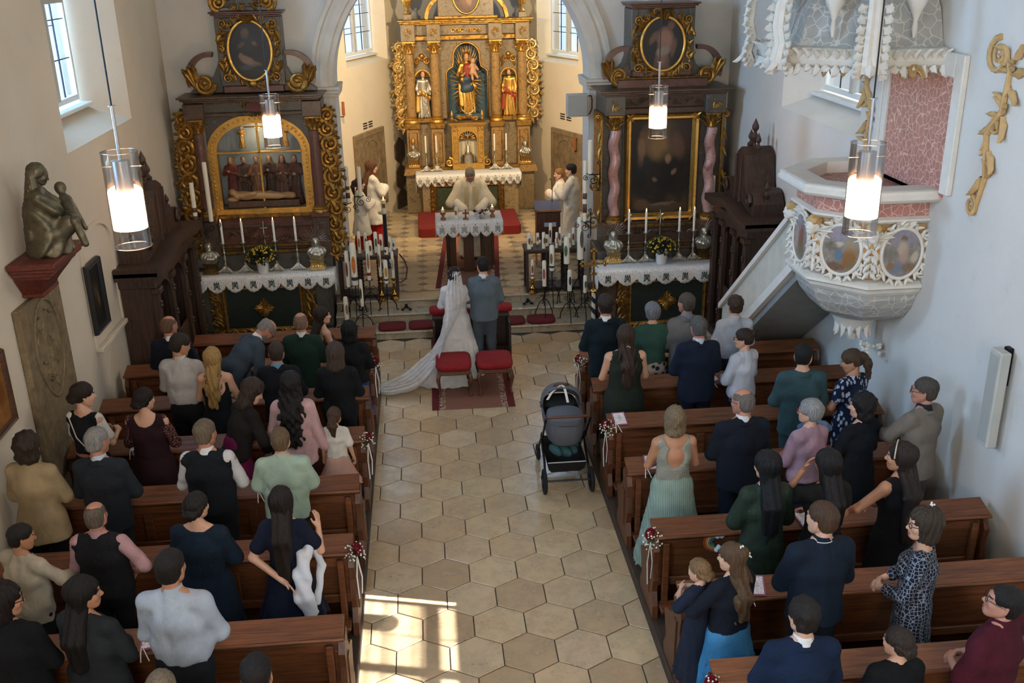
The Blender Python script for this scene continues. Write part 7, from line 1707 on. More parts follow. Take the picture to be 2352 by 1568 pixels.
def ribbon(pts,w,name,parent,side=(1,0,0),mat=None):
    m = MB(); s = Vector(side); L = [Vector(p)-s*w/2 for p in pts]; R2 = [Vector(p)+s*w/2 for p in pts]; k = len(pts); off = Vector((0,-.002,0))
    vs = L + R2 + [p+off for p in L] + [p+off for p in R2]; fs = []
    for i in range(k-1): fs += [(i,i+1,k+i+1,k+i),(2*k+i,3*k+i,3*k+i+1,2*k+i+1),(i,2*k+i,2*k+i+1,i+1),(k+i,k+i+1,3*k+i+1,3*k+i)]
    m.add(vs,fs); return m.build(name,mat or M_RIBW,parent,True)
ribbon([(Sx,Sy+.07,1.10),(Sx+.03,Sy+.04,1.08),(Sx+.05,Sy+.01,.99),(Sx+.065,Sy-.01,.91)],.03,'ribbon_tail',St); ribbon([(Sx,Sy+.07,1.10),(Sx-.06,Sy+.05,1.07),(Sx-.12,Sy+.04,1.02),(Sx-.17,Sy+.03,.94)],.03,'ribbon_tail',St)
# ================================================================ flowers on the pew ends, booklets, toy
def pew_flowers(x,y,z,s,label,lng=.45,col=M_RIBW,n=60):
    P = empty('pew_end_flowers',(x,y,z),label,'flowers','rose bunches tied to the pew ends'); rnd = random.Random(int(y*100))
    m = MB(); rose(m,(x+s*.035,y-.02,z+.055),.052,(s*.6,-.5,.6)); m.build('rose',M_ROSE,P)
    m,g = MB(),MB(); spray(m,g,(x+s*.02,y-.01,z),.105,n,rnd); q = m.build('babys_breath',M_GYP,P); q['kind'] = 'stuff'; g.tube([(x+s*.01,y,z+.02),(x+s*.02,y-.01,z-.12)],.008,5); q = g.build('stems',M_STEM,P); q['kind'] = 'stuff'
    for k,dx in enumerate((-.02,.025)): ribbon([(x+s*.035,y-.03,z-.02),(x+s*.04+dx,y-.035,z-lng*.5),(x+s*.04+dx*.6,y-.035,z-lng*(1-.12*k))],.016,'ribbon_tail',P,(.7,.7,0),col)
    return P
SND = [('front',0),('second',1),('third',2),('fourth',3),('fifth',4),('sixth',5),('seventh',6)]
for k in (1,3,5): pew_flowers(-.80,LROWS[k]+.03,.93,1,'red rose with baby\'s breath and ribbon on the left pew end, %s row' % ORD[k])
for k in (0,2,4,6): pew_flowers(1.84,RROWS[k]+.03,.93,-1,'red rose with baby\'s breath and ribbon on the right pew end, %s row' % ORD[k])
M_PAPER = plain('booklet_paper','#d8cfc8',.7,var=.03,bump=0); M_MAUVE = plain('mauve_card','#8c5266',.7,var=.05,bump=0)
PIC_CH = picture('booklet_church_drawing','#d8cdc8',[(.5,.55,.22,.16,0,'#9a8c8c',.5),(.5,.75,.06,.12,0,'#8a7c7c',.5),(.5,.28,.3,.04,0,'#a89a9a',.4)],plane='xy',rough=.7)
def booklet(x,y,z,rz,label,tail=True,w=.15,h=.21,openb=False):
    P = empty('service_booklet',(x,y,z),label,'booklet','service booklets on the pews'); tl = .29
    M = Matrix.Translation((x,y,z)) @ Matrix.Rotation(rz,4,'Z') @ Matrix.Rotation(.28,4,'X')
    m = MB().box(-w/2,w/2,-h/2,h/2,0,.004); m.xf(M); m.build('cover',M_MAUVE,P); m = MB().box(-w/2+.014,w/2-.014,-h/2+.016,h/2-.016,.004,.006); m.xf(M); m.build('title_page',PIC_CH,P)
    if tail:
        for dx in (-.03,.03): ribbon([M @ Vector((-w/2+.01,-h/2+.04,.006)),M @ Vector((-w/2+.02+dx*.5,-h/2-.02,.006)),M @ Vector((-w/2+.03+dx,-h/2-.08,-.03))],.008,'ribbon_tail',P,(1,0,0))
    return P
for (x,row,side,rz,w) in ((1.98,2,'r',.05,'at the aisle end'),(2.10,3,'r',-.1,'at the aisle end'),(3.22,4,'r',.3,'under the dark-haired women'),(2.05+.42,5,'r',-.2,'beside the girl in blue'),(2.65,6,'r',.2,'in front of the braided woman'),(3.28,1,'r',.4,'beside the white jacket')):
    y = RROWS[row]; booklet(x,y+.12,.992,rz,'mauve-edged service booklet on the right %s pew %s' % (ORD[row],w))
for (x,row,w) in ((-1.72,4,'beside the black waistcoat'),(-2.25,6,'left of the pale blue shirt'),(-2.55,2,'between the white shirt and the blonde woman'),(-3.2,3,'before the burgundy dress'),(-3.0,5,'beside the cream sweater')):
    booklet(x,LROWS[row]+.12,.992,.2,'pale service booklet on the left %s pew %s' % (ORD[row],w))
P = empty('rainbow_toy',(2.40,RROWS[4]+.06,.74),'knitted rainbow with two white pompom clouds hung on a pew back','toy')
for k,c in enumerate(('#a8442e','#c8803a','#c9b26a','#5e8a6a','#3f6f86')):
    r = .098-.017*k; q = [(2.40-r*math.sin(PI*i/14),RROWS[4]+.05,.84+r*math.cos(PI*i/14)) for i in range(15)]; MB().tube(q,.0092,8).build('coloured_arc',plain('yarn_'+c.strip('#'),c,.9,bump=.5,bs=200),P,True)
for zz in (.91,.77):
    for k in range(3): MB().sphere((2.42+.02*k,RROWS[4]+.045,zz+.012*((k % 2)*2-1)),.026,8,6).build('pompom',plain('white_wool','#dfe2e2',.9,bump=.6,bs=150),P,True)
# ================================================================ epitaphs in the apse
def wall_piece(M,name,u0,u1,z0,z1,d,mat,label,cat,poly=None,extra=True):
    P = empty(name,tuple(M @ Vector(((u0+u1)/2,0,z0))),label,cat)
    m = MB().prism(poly,'y',-d,.0) if poly else MB().bbox(u0,u1,-d,0,z0,z1,.012)
    m.xf(M); m.build('stone',mat,P)
    if extra and not poly:
        f = frame_rect(u0+.06,u1-.06,z0+.06,z1-.06,.05,-d-.012,-d+.005); f.xf(M); f.build('border',mat,P)
        q = MB(); cu = (u0+u1)/2; EP = ellipse(cu,z1-.55,(u1-u0)*.28,.36,30); q.tube([(p[0],-d-.004,p[1]) for p in EP+EP[:1]],.014,6,False); q.xf(M); q.build('oval_relief',mat,P,True)
    return P
wall_piece(MAL,'epitaph_slab',.75,2.18,.72,2.40,.06,M_SLAB,'brown carved epitaph slab on the left apse wall behind the servers','slab'); wall_piece(MAR,'epitaph_slab',1.08,2.36,.60,2.24,.06,M_SLAB,'brown carved epitaph slab on the right apse wall behind the servers','slab')
for k,zc_ in enumerate((1.72,1.12,.58)):
    hp_ = [(3.02+.30*math.sin(PI/3*i),zc_+.30*math.cos(PI/3*i)) for i in range(6)]
    wall_piece(MAL,'hexagonal_plaque',0,0,zc_-.3,zc_+.3,.03,M_SLABD,'dark hexagonal stone plaque beside the high altar, %s of three' % ['uppermost','middle','lowest'][k],'plaque',hp_)
for M_,u,nm in ((MAL,1.5,'left'),(MAR,1.8,'right')):
    P = empty('wall_vent',tuple(M_ @ Vector((u,0,2.5))),'small pair of slotted vents above the %s apse slab' % nm,'vent')
    for du in (-.13,.13):
        for q in range(3): m = MB().box(u+du-.09,u+du+.09,-.012,0,2.46+.05*q,2.48+.05*q); m.xf(M_); m.build('slot',M_IRON,P)
for M_,u,z,nm in ((MAL,.25,2.9,'left'),(MAR,1.25,1.9,'right')):
    P = empty('wall_candle',tuple(M_ @ Vector((u,-.1,z))),'small orange-brown candle on an iron arm on the %s apse wall' % nm,'candle'); c = M_ @ Vector((u,-.1,z)); MB().lathe([(.03,0),(.028,.26),(.003,.27)],tuple(c),12).build('candle',plain('honey_wax','#8a4a1e',.5),P,True,.7); MB().tube([tuple(M_ @ Vector((u,0,z-.03))),tuple(M_ @ Vector((u,-.1,z-.03))),tuple(c)],.01,6).build('arm',M_IRON,P)
# ================================================================ people: builder
SKIN = {k: plain('skin_'+k,c,.55,var=.06,vs=25,bump=.05) for k,c in (('light','#c99a7e'),('tan','#b07c5c'),('ruddy','#b07a63'))}
M_EYEW = plain('eye_white','#cfc8bf',.3,var=.02,bump=0); M_IRIS = plain('eye_dark','#241a14',.2,bump=0); M_LIP = plain('lips','#96574c',.5,bump=0); M_BROW = plain('brow_hair','#3a281c',.8)
def hair_mat(col):
    key = ('hair',col)
    if key in _mats: return _mats[key]
    t = NT('hair_'+col.strip('#')); v = t.coord((34,34,3.2)); v2 = t.coord()
    n = t.noise(v,3.0,4,.6,.4); n2 = t.noise(v2,7,3)
    c = t.ramp(n,[(.3,scl(hexc(col),.45)),(.52,hexc(col)),(.75,scl(hexc(col),1.6))]); c = t.mix(t.math('MULTIPLY',n2,.35),c,scl(hexc(col),.5))
    t.bump(n,.9,.012); m = t.set(c,.6); t.b.inputs['Specular IOR Level'].default_value = .3; _mats[key] = m; return m
def fabric(col,kind='plain'):
    key = ('fab',col,kind)
    if key in _mats: return _mats[key]
    t = NT('cloth_%s_%s' % (kind,col.strip('#'))); v = t.coord(); c = hexc(col)
    n = t.noise(v,130,3,.7); n2 = t.noise(v,6,5,.6,.6)
    base = t.ramp(n2,[(.3,scl(c,.86)),(.7,scl(c,1.12))]); rough = .85
    if kind == 'tweed': base = t.mix(t.math('MULTIPLY',n,.5),base,scl(c,1.8))
    elif kind == 'satin': rough = .35
    elif kind == 'net':
        vo = t.n('ShaderNodeTexVoronoi',feature='DISTANCE_TO_EDGE'); vo.inputs['Scale'].default_value = 34; vo.inputs['Randomness'].default_value = .45; t.l(v,vo.inputs['Vector'])
        base = t.mix(t.ramp(vo.outputs['Distance'],[(.04,(1,1,1)),(.10,(0,0,0))]),base,hexc('#8d929c'))
    elif kind == 'leaf':
        v3 = t.coord((1,1,.55),rot=(.5,.5,.6)); vo = t.n('ShaderNodeTexVoronoi'); vo.inputs['Scale'].default_value = 26; t.l(v3,vo.inputs['Vector']); base = t.mix(t.ramp(vo.outputs['Distance'],[(.36,(1,1,1)),(.42,(0,0,0))]),base,hexc('#b9bfca'))
    elif kind == 'floral':
        vo = t.n('ShaderNodeTexVoronoi'); vo.inputs['Scale'].default_value = 11; t.l(v,vo.inputs['Vector']); base = t.mix(t.ramp(vo.outputs['Distance'],[(.28,(1,1,1)),(.36,(0,0,0))]),base,hexc('#23262a'))
    elif kind == 'sparkle':
        vo = t.n('ShaderNodeTexVoronoi'); vo.inputs['Scale'].default_value = 150; t.l(v,vo.inputs['Vector']); base = t.mix(t.ramp(vo.outputs['Distance'],[(.12,(1,1,1)),(.25,(0,0,0))]),base,scl(c,5)); rough = .5
    elif kind == 'lace':
        vo = t.n('ShaderNodeTexVoronoi',feature='DISTANCE_TO_EDGE'); vo.inputs['Scale'].default_value = 45; t.l(v,vo.inputs['Vector']); base = t.mix(t.ramp(vo.outputs['Distance'],[(.1,(0,0,0)),(.3,(1,1,1))]),base,hexc('#9a6a5c'))
    elif kind == 'pleat':
        wv = t.n('ShaderNodeTexWave'); wv.inputs['Scale'].default_value = 16; t.l(v,wv.inputs['Vector']); base = t.mix(t.math('MULTIPLY',wv.outputs['Fac'],.35),base,scl(c,.55)); t.bump(wv.outputs['Fac'],.4,.01)
    if kind != 'pleat': t.bump(t.math('ADD',t.math('MULTIPLY',n,.25),t.noise(t.coord((1,1,.45),rot=(.25,.35,0)),7,3,.5,.7)),.75,.035)
    m = t.set(base,rough); t.b.inputs['Specular IOR Level'].default_value = .5 if kind == 'satin' else .25
    _mats[key] = m; return m
def arms_pose(a):
    """returns ((elbow, wrist) right, (elbow, wrist) left) in the canonical 1.75 m figure facing +y"""
    D = {'front': ((.245,.05,1.13),(.06,.25,1.06)),'down': ((.235,-.02,1.13),(.235,.06,.88)),'book': ((.24,.05,1.13),(.11,.29,1.14)),'back': ((.29,-.10,1.17),(.07,-.19,1.0)),'pray': ((.25,.1,1.14),(.03,.27,1.22)),
         'hip': ((.35,-.07,1.20),(.22,.10,1.04)),'raise': ((.34,.12,1.27),(.16,.10,1.52)),'lean': ((.30,.14,1.17),(.24,.34,1.02)),'hold': ((.25,.06,1.14),(.0,.24,1.2)),'fwd': ((.28,.12,1.22),(.20,.38,1.12)),'table': ((.3,.12,1.17),(.12,.32,1.02))}
    if isinstance(a,str): a = (a,a)
    out = []
    for s,q in zip((1,-1),a):
        e,w = D[q] if isinstance(q,str) else q; out.append((A3(s*e[0],e[1],e[2]),A3(s*w[0],w[1],w[2])))
    return out
def wrinkle(amp,seed,f=1.0):
    r = random.Random(seed); p = [r.uniform(0,6.3) for _ in range(8)]
    def post(X,Y,Z):
        th = np.arctan2(X,Y+.001); q = np.sin(13*f*Z + 2.5*np.sin(2*th+p[0]) + 6*X + p[1]) * np.sin(3*th + 5*Z + p[2]); q2 = np.sin(29*f*Z + 9*X*np.sign(np.sin(th)) + 3*np.sin(3*th+p[3]) + p[4])*np.sin(7*X+4*Z+p[5])
        return amp*(q + .6*q2)
    return post
def pleats(amp,n,zt,zb,seed=0):
    def post(X,Y,Z):
        th = np.arctan2(X,Y); g = np.clip((zt-Z)/(zt-zb),0,1); return amp*g*(np.sin(n*th + 1.5*np.sin(4*Z+seed)) + .5*np.sin((n*1.7)*th + seed + 3*Z))
    return post
PEOPLE = {}
def person(label,x,y,h,yaw=0.0,sex='m',skin='light',hair=('short','#2a1d14'),top=None,bottom=None,arms='front',lean=0.0,side=0.0,head=(0.0,0.0),w=1.0,z0=.09,extras=(),group=None,res=1.0,curl=.75,kid=False,bust=None,roll=0.0):
    """figure facing +y before yaw (radians, positive = turned to the left). head = (yaw, pitch down). top = dict(kind, mat, ...)"""
    res = res*(1.0 if y < 9 else 1.18 if y < 12 else 1.35); seed = int(abs(x*1000)+abs(y*313)) % 9973; f = sex == 'f'; s = h/1.75
    kd = kid; HS = 1.06 if not kd else min(1.45,1.0 + (1.75-h)*.42)
    hipz = .95 if not kd else .88
    Rl = rotm('Y',side) @ rotm('X',-lean); piv = A3(0,0,hipz)
    def J(p): p = A3(*p); return Rl @ (p - piv) + piv if p[2] > hipz - 1e-6 else p
    sw = (.168 if not f else .146)*w*(1.0 if not kd else .9); cw = (.168 if not f else .150)*w; cd = (.118 if not f else .115)*(w*.6+.4); ww = (.150 if not f else .122)*w; hw = (.160 if not f else .168)*w
    shz = 1.405 if not kd else 1.36; nz = shz + .085
    A = arms_pose(arms)
    if sw < .16 or w > 1.05: A = [(e*A3(1,1,1) + A3((sw-.168)*np.sign(e[0])*.8,0,0),q) for e,q in A]
    Aj = [(J(e),J(q)) for e,q in A]; SH = [J((sw,-.012,shz)),J((-sw,-.012,shz))]
    hips,waist,chest,nk = J((0,0,hipz+.001)),J((0,.0,1.09)),J((0,-.005,1.28)),J((0,-.012,nz))
    hc = J((0,.012,nz+.145*HS*.98 if not kd else nz + .125*HS)); RH = Rl @ rotm('Z',head[0]) @ rotm('X',-head[1]) @ rotm('Y',roll)
    if head[1]: hc = hc + Rl @ rotm('Z',head[0]) @ A3(0,.05*math.sin(head[1]),-.02*abs(math.sin(head[1])))
    sd = tuple(Rl @ A3(1,0,0))
    T = top or dict(kind='shirt',mat=fabric('#888888')); tk = T['kind']; slv = T.get('sleeve',1.0)
    bare = tk in ('dress','sleeveless','straps')
    # ---- skin
    pr = [cone(nk + Rl @ A3(0,-.01,-.03),hc + RH @ A3(0,-.03,-.05)*HS,.058 if not f else .050,.052 if not f else .045),cone(SH[0],SH[1],.046),cone(nk,SH[0],.046,.042),cone(nk,SH[1],.046,.042),tcone(chest,J((0,-.01,shz-.02)),(cw*.92,cd*.86),(sw*.78,cd*.68),side=sd)]
    if T.get('lowback') or tk == 'straps': pr += [tcone(waist,chest,(ww*.97,cd*.84),(cw*.95,cd*.9),side=sd)]
    rs = 1.0 if bare or slv < .9 else .78
    for k in (0,1):
        e,q = Aj[k]; pr += [cone(SH[k],e,.050*rs*(w*.5+.5),.038*rs,k=.035),cone(e,q,.037*rs,.026,k=.02)]
    if T.get('legs'):
        pr += [tcone(hips,chest,(hw*.8,cd*.7),(cw*.9,cd*.8),side=sd)] + [cone((sx*.08,0,hipz),(sx*.085,0,.55),.075,.056) for sx in (-1,1)]
        for sx in (-1,1): pr += [cone((sx*.085,.0,.55),(sx*.08,-.01,.30),.056,.05),cone((sx*.08,-.01,.30),(sx*.08,-.01,.07),.05,.03)]
    V,F = sdf(pr,(.0125 if T.get('lowback') or tk == 'straps' else .0155)*res,.03); parts = [(V,F,0)]
    HV,HF,HM = (HEADS if y < 10.4 or y > 13 else HEADM)['c' if kd else sex]; parts.append((HV*HS @ RH.T + hc,HF,HM))
    for k in (0,1):
        e,q = Aj[k]; sg = 1 if k == 0 else -1; d = q - e; d /= np.linalg.norm(d); ref = A3(0,0,1) if abs(d[2]) < .9 else A3(0,1,0)
        up = ref - d*ref.dot(d); up /= np.linalg.norm(up); rt = np.cross(d,up); Mh = np.stack([rt,d,up],1)
        tw = T.get('twist',.9); Mh = Mh @ rotm('Y',sg*tw)
        Vh,Fh = HANDS[curl]; Vv = Vh.copy(); Vv[:,0] *= sg; parts.append((Vv*(1.0 if not f else .92)*(1 if not kd else .95) @ Mh.T + q,Fh if sg > 0 else Fh[:,::-1],0))
    V,F,MI = join_np(parts)
    W = rotm('Z',yaw)*s; O = A3(x,y,z0)
    X = lambda V: V @ W.T + O
    body = mesh_np('person',X(V),F,[SKIN[skin],M_EYEW,M_IRIS,M_LIP,hair_mat(hair[1]) if hair[1] else M_BROW],None,True,MI)
    body.data.transform(Matrix.Translation((-x,-y,-z0))); body.location = (x,y,z0)
    tag(body,label,'person',group)
    def child(name,V,F,mat,par=None): return mesh_np(name,X(V),F,mat,par or body)
    # ---- hair
    def hsdf(prims,hh=.0108,k=.025,post=None):
        V,F = sdf(prims,hh,k,post); return V*HS @ RH.T + hc,F
    st,hcol = hair[0],hair[1]; hm = hair_mat(hcol) if hcol else None
    strand = lambda a,n: (lambda X_,Y_,Z_: a*np.sin(n*np.arctan2(X_,Y_+.02) + 4*np.sin(9*Z_+seed)) + a*.6*np.sin(31*X_+47*Y_+17*Z_+seed))
    curly = lambda a: (lambda X_,Y_,Z_: a*(np.sin(75*X_+seed)*np.sin(68*Y_+1)*np.sin(60*Z_) + .5*np.sin(120*X_+90*Z_)*np.sin(110*Y_)))
    facecut = [ell((0,.135,-.045),(.074,.082,.115),mode='sub',k=.02)]
    ears = [ell((sx*.10,.02,-.03),(.04,.035,.045),mode='sub',k=.012) for sx in (-1,1)]
    capp = [ell((0,-.017,.037),(.0845,.1065,.094))]
    bodyfall = lambda pts,r0,r1: [tcone(pts[i],pts[i+1],(r0[0]+(r1[0]-r0[0])*i/(len(pts)-1),r0[1]+(r1[1]-r0[1])*i/(len(pts)-1)),(r0[0]+(r1[0]-r0[0])*(i+1)/(len(pts)-1),r0[1]+(r1[1]-r0[1])*(i+1)/(len(pts)-1))) for i in range(len(pts)-1)]
    if st == 'short': child('hair',*hsdf(capp + [ell((0,-.05,-.03),(.066,.06,.06))] + facecut + ears + [half((0,-.25,-1),.085)],post=strand(.0022,30)),hm)
    elif st == 'shortcurl': child('hair',*hsdf([ell((0,-.017,.045),(.09,.112,.1)),ell((0,-.05,-.03),(.068,.06,.06))] + facecut + ears + [half((0,-.25,-1),.08)],post=curly(.007)),hm)
    elif st == 'pixie': child('hair',*hsdf([ell((0,-.018,.04),(.092,.115,.103)),ell((0,-.05,-.02),(.078,.07,.075))] + facecut + [half((0,-.25,-1),.085)],post=strand(.004,17)),hm)
    elif st == 'thin': child('hair',*hsdf([ell((0,-.015,.03),(.0800,.1015,.089)),ell((0,-.05,-.03),(.064,.06,.06))] + facecut + ears + [ell((0,.02,.135),(.06,.09,.06),mode='sub',k=.02),half((0,-.25,-1),.085)],post=strand(.0015,30)),hm)
    elif st == 'fringe': child('hair',*hsdf(capp + [ell((0,-.05,-.03),(.066,.06,.06))] + facecut + ears + [ell((0,-.01,.13),(.075,.095,.085),mode='sub',k=.015),half((0,-.25,-1),.085)],post=strand(.0015,30)),hm)
    elif st == 'bob':
        L = T.get('hairlen',-.15); child('hair',*hsdf([ell((0,-.02,.042),(.096,.118,.105)),tcone((0,-.03,.0),(0,-.035,L+.06),(.098,.085),(.10,.082))] + facecut + [half((0,.1,-1),-L-.0)],post=(curly(.009) if T.get('wavyhair') else strand(.006,15))),hm)
    elif st in ('long','wavy','curlylong','veryl'):
        L = {'long': -.36,'wavy': -.36,'curlylong': -.42,'veryl': -.52}[st]; wd = .085 if st != 'curlylong' else .115
        V1,F1 = sdf([ell((0,-.02,.04),(.092,.114,.101)),tcone((0,-.035,.0),(0,-.05,-.13),(.09,.075),(wd,.06))] + facecut + [half((0,.0,-1),.17)],.011,.03,curly(.008) if st == 'curlylong' else strand(.005,17)); V1 = V1*HS @ RH.T + hc
        a = hc + RH @ A3(0,-.055,-.06)*HS; b0 = J((0,-cd-.045,shz-.05)); b1 = Rl @ (A3(0,-cd-.04,shz-.05+.12+L) - piv) + piv; wf = (lambda X_,Y_,Z_: .010*np.sin(34*Z_+5*np.sin(30*X_)+seed) + .006*np.sin(95*X_+14*Z_)) if st != 'long' and st != 'veryl' else (lambda X_,Y_,Z_: .006*np.sin(95*X_ + 5*Z_+seed))
        if st == 'curlylong': wf = lambda X_,Y_,Z_: .014*np.sin(60*Z_+seed)*np.sin(70*X_) + .008*np.sin(90*X_+40*Z_)
        V2,F2 = sdf([tcone(a,b0,(wd*.95,.062),(wd,.05),side=sd),tcone(b0,b1,(wd,.05),(wd*.7,.034),side=sd)],.0125,.03,wf); V,F,_ = join_np([(V1,F1,0),(V2,F2,0)]); child('hair',V,F,hm)
    elif st in ('bun','updo','pony'):
        hr = [ell((0,-.017,.037),(.086,.108,.096)),ell((0,-.06,-.02),(.07,.055,.06))] + facecut + ears + [half((0,-.25,-1),.07)]
        V1,F1 = hsdf(hr,post=strand(.003,24)); hb = {'bun': [ell((0,-.125,.075),(.042,.04,.042))],'updo': [ell((0,-.11,-.02),(.062,.036,.045)),cone((-.08,-.05,.03),(-.03,-.115,-.03),.022),cone((.08,-.05,.03),(.03,-.115,-.03),.022)],'pony': [ell((0,-.115,.04),(.032,.03,.03)),tcone((0,-.13,.03),(0,-.15,-.06),(.05,.04),(.055,.04)),tcone((0,-.15,-.06),(.0,-.12,-.2),(.055,.04),(.03,.025))]}[st]
        V2,F2 = hsdf(hb,post=curly(.008)); V,F,_ = join_np([(V1,F1,0),(V2,F2,0)]); child('hair',V,F,hm)
    elif st == 'half':
        V1,F1 = hsdf([ell((0,-.02,.04),(.088,.11,.098)),ell((0,-.10,.05),(.06,.035,.04)),tcone((0,-.04,.0),(0,-.05,-.13),(.085,.07),(.09,.06))] + facecut + ears + [half((0,0,-1),.17)],post=strand(.005,19))
        a = hc + RH @ A3(0,-.06,-.08)*HS; b0 = J((0,-cd-.045,shz-.06)); b1 = J((0,-cd-.035,shz-.28)); V2,F2 = sdf([tcone(a,b0,(.085,.055),(.09,.045),side=sd),tcone(b0,b1,(.09,.045),(.06,.03),side=sd)],.0125,.03,lambda X_,Y_,Z_: .009*np.sin(30*Z_+40*X_) + .006*np.sin(95*X_)); V,F,_ = join_np([(V1,F1,0),(V2,F2,0)]); child('hair',V,F,hm)
    # ---- upper garment
    t = T.get('t',.012); hem = T.get('hem',{'jacket': .80,'shirt': .98,'vest': .90,'dress': 1.0,'sleeveless': 1.0,'sweater': .90,'robe': .25,'straps': 1.0}.get(tk,.95)); R_ = .0145*res; am = T.get('wr',.0045)
    thick = {'jacket': .022,'shirt': .016,'vest': .014,'dress': .012,'sleeveless': .010,'sweater': .020,'robe': .035,'straps': .009}[tk] if 't' not in T else t
    flare = T.get('flare',.02 if tk == 'jacket' else 0.0)
    g = [tcone(waist,chest,(ww+thick+(.012 if not f else 0),cd*.92+thick),(cw+thick,cd+thick),side=sd),tcone(chest,J((0,-.012,shz-.03)),(cw+thick,cd+thick),(sw*.86,cd*.72+thick),side=sd),cone(SH[0],SH[1],.046+thick*.6)] + [cone(nk + Rl @ A3(0,-.01,-.02),q,.044+thick*.35,.046+thick*.5) for q in SH]
    if f: g += [ell(J((sx*.07,cd*.75,1.27)),(.07+thick*.3,.055+thick*.5,.065)) for sx in (-1,1)]
    if hem < hipz + .1: g += [tcone(hips,waist,(hw+thick,cd*.95+thick),(ww+thick+.008,cd*.9+thick),side=sd)]
    if hem < hipz - .02: g += [tcone((0,-.005,hem),tuple(hips),(hw+thick+flare,cd+thick+flare*.8),(hw+thick,cd*.97+thick),k=.05)]
    if slv > 0 and tk not in ('vest','sleeveless','straps'):
        for k in (0,1):
            e,q = Aj[k]; st_ = thick*.75 + .004
            if slv >= .55:
                q2 = e + (q-e)*min(1,(slv-.5)*2*(.97 if tk != 'robe' else .80)); g += [cone(SH[k],e,.050+st_,.042+st_,k=.03),cone(e,q2,.042+st_,.034+st_*(1.2 if tk != 'robe' else 2.2),k=.02)]
            else: q2 = SH[k] + (e-SH[k])*slv*2; g += [cone(SH[k],q2,.052+st_,.050+st_*1.5,k=.03)]
    cuts = []
    nc = T.get('neck','crew')
    if nc == 'crew': cuts += [cone(nk + Rl @ A3(0,.03,-.0),nk + Rl @ A3(0,.02,.12),.050 if T.get('collar') else (.062 if not f else .066),mode='sub')]
    elif nc == 'wide': cuts += [ell(nk + Rl @ A3(0,.02,.01),(.105*w,.12,.075),mode='sub')]
    elif nc == 'low': cuts += [ell(nk + Rl @ A3(0,-.06,.0),(.10*w,.13,T.get('lowz',.16)),mode='sub')]
    if T.get('lowback'): cuts += [ell(J((0,-cd-.06,1.30)),(.105*w,.12,T['lowback']),mode='sub')]
    if tk == 'straps' : cuts += [ell(J((0,-cd-.05,1.36)),(.19,.14,.20),mode='sub'),ell(nk + Rl @ A3(0,0,.02),(.25,.25,.14),mode='sub')]
    if tk in ('sleeveless','straps') or (tk == 'vest'):
        for k in (0,1): cuts += [cone(SH[k] + Rl @ A3((.035 if tk == 'sleeveless' else .045)*(1 if k == 0 else -1),0,.02),J((SH[k][0]*0 + (sw+.05)*(1 if k == 0 else -1),-.0,1.24)),.062,.05,mode='sub')] if tk != 'vest' else [cone(SH[k] + Rl @ A3(.055*(1 if k == 0 else -1),0,.03),J(((sw+.055)*(1 if k == 0 else -1),0,1.2)),.06,.05,mode='sub')]
    low = [half((0,0,-1),-hem)] if hem > .3 and lean < .3 else ([half(tuple(Rl @ A3(0,0,-1)),float((Rl @ A3(0,0,-1)) @ J((0,0,hem)))) ] if lean >= .3 and hem > hipz else [half((0,0,-1),-hem)])
    wr = wrinkle(am,seed)
    V,F = sdf(g + cuts + low,R_,.045,wr); nm = {'jacket': 'jacket','shirt': 'shirt','vest': 'waistcoat','dress': 'dress_bodice','sleeveless': 'bodice','sweater': 'sweater','robe': 'robe','straps': 'bodice'}[tk]
    gar = child(T.get('name',nm),V,F,T['mat'])
    if T.get('sleeves'):
        for k in (0,1):
            e,q = Aj[k]; fr = T.get('sl_len',1.0); e2 = e if fr > .5 else SH[k] + (e-SH[k])*fr*2; pr = [cone(SH[k] + (nk-SH[k])*.10,e2,.066,.056,k=.03)]
            if fr > .5: pr += [cone(e,e + (q-e)*min(1,(fr-.5)*2),.056,.045,k=.02)]
            V,F = sdf(pr,R_,.03,wrinkle(.006,seed+1,1.6)); child('shirt_sleeve',V,F,T['sleeves'])
    if T.get('collar'):
        cm = T['collar']; cc = nk + Rl @ A3(0,.002,.025); n_ = 26; ring = []
        for (r,zz) in ((.074,-.036),(.064,.0),(.0605,.022),(.0565,.022),(.058,-.03)): ring.append([tuple(cc + Rl @ A3(r*(.98 if not f else .9)*math.cos(2*PI*i/n_),r*1.08*math.sin(2*PI*i/n_),zz - .016*max(0,math.sin(2*PI*i/n_)))) for i in range(n_)])
        m = MB().loft([ring[q] for q in (0,1,2,3,4)],caps=False); V = np.array(m.v); F = np.array([q for q in m.f if len(q) == 4]); child('shirt_collar',V,F,cm)
    if T.get('lapel'):
        cc = nk + Rl @ A3(0,-.004,-.020); n_ = 24; m = MB()
        m.tube([tuple(cc + Rl @ A3(.079*math.cos(a),.080*math.sin(a),-.008 - .055*max(0,math.sin(a)+.25))) for a in [-PI/2 + PI*.78*(2*i/n_-1) for i in range(n_+1)]],[.017]*(n_+1),8,False); V = np.array(m.v); F = np.array(m.f); child('jacket_collar',V,F,T['mat'])
    # ---- lower garment
    B = bottom or dict(kind='trousers',mat=fabric('#15171b')); bk = B['kind']
    if bk == 'trousers':
        pr = [tcone((0,-.005,hipz-.06),(0,.0,1.06),(hw+.010,cd*.98+.004),(ww+.016,cd*.92+.006))]
        for sx in (-1,1): pr += [cone((sx*.088*w,-.0,hipz-.06),(sx*.092,.012,.50),.096*(w*.5+.5),.070),cone((sx*.092,.012,.50),(sx*.095,-.01,.06),.070,.062)]
        V,F = sdf(pr,.022*res,.03,wrinkle(.0045,seed+3,1.3)); child('trousers',V,F,B['mat'])
    elif bk == 'skirt':
        hz = B.get('hem',.5); fl_ = B.get('flare',.10); wz = B.get('waist',1.07)
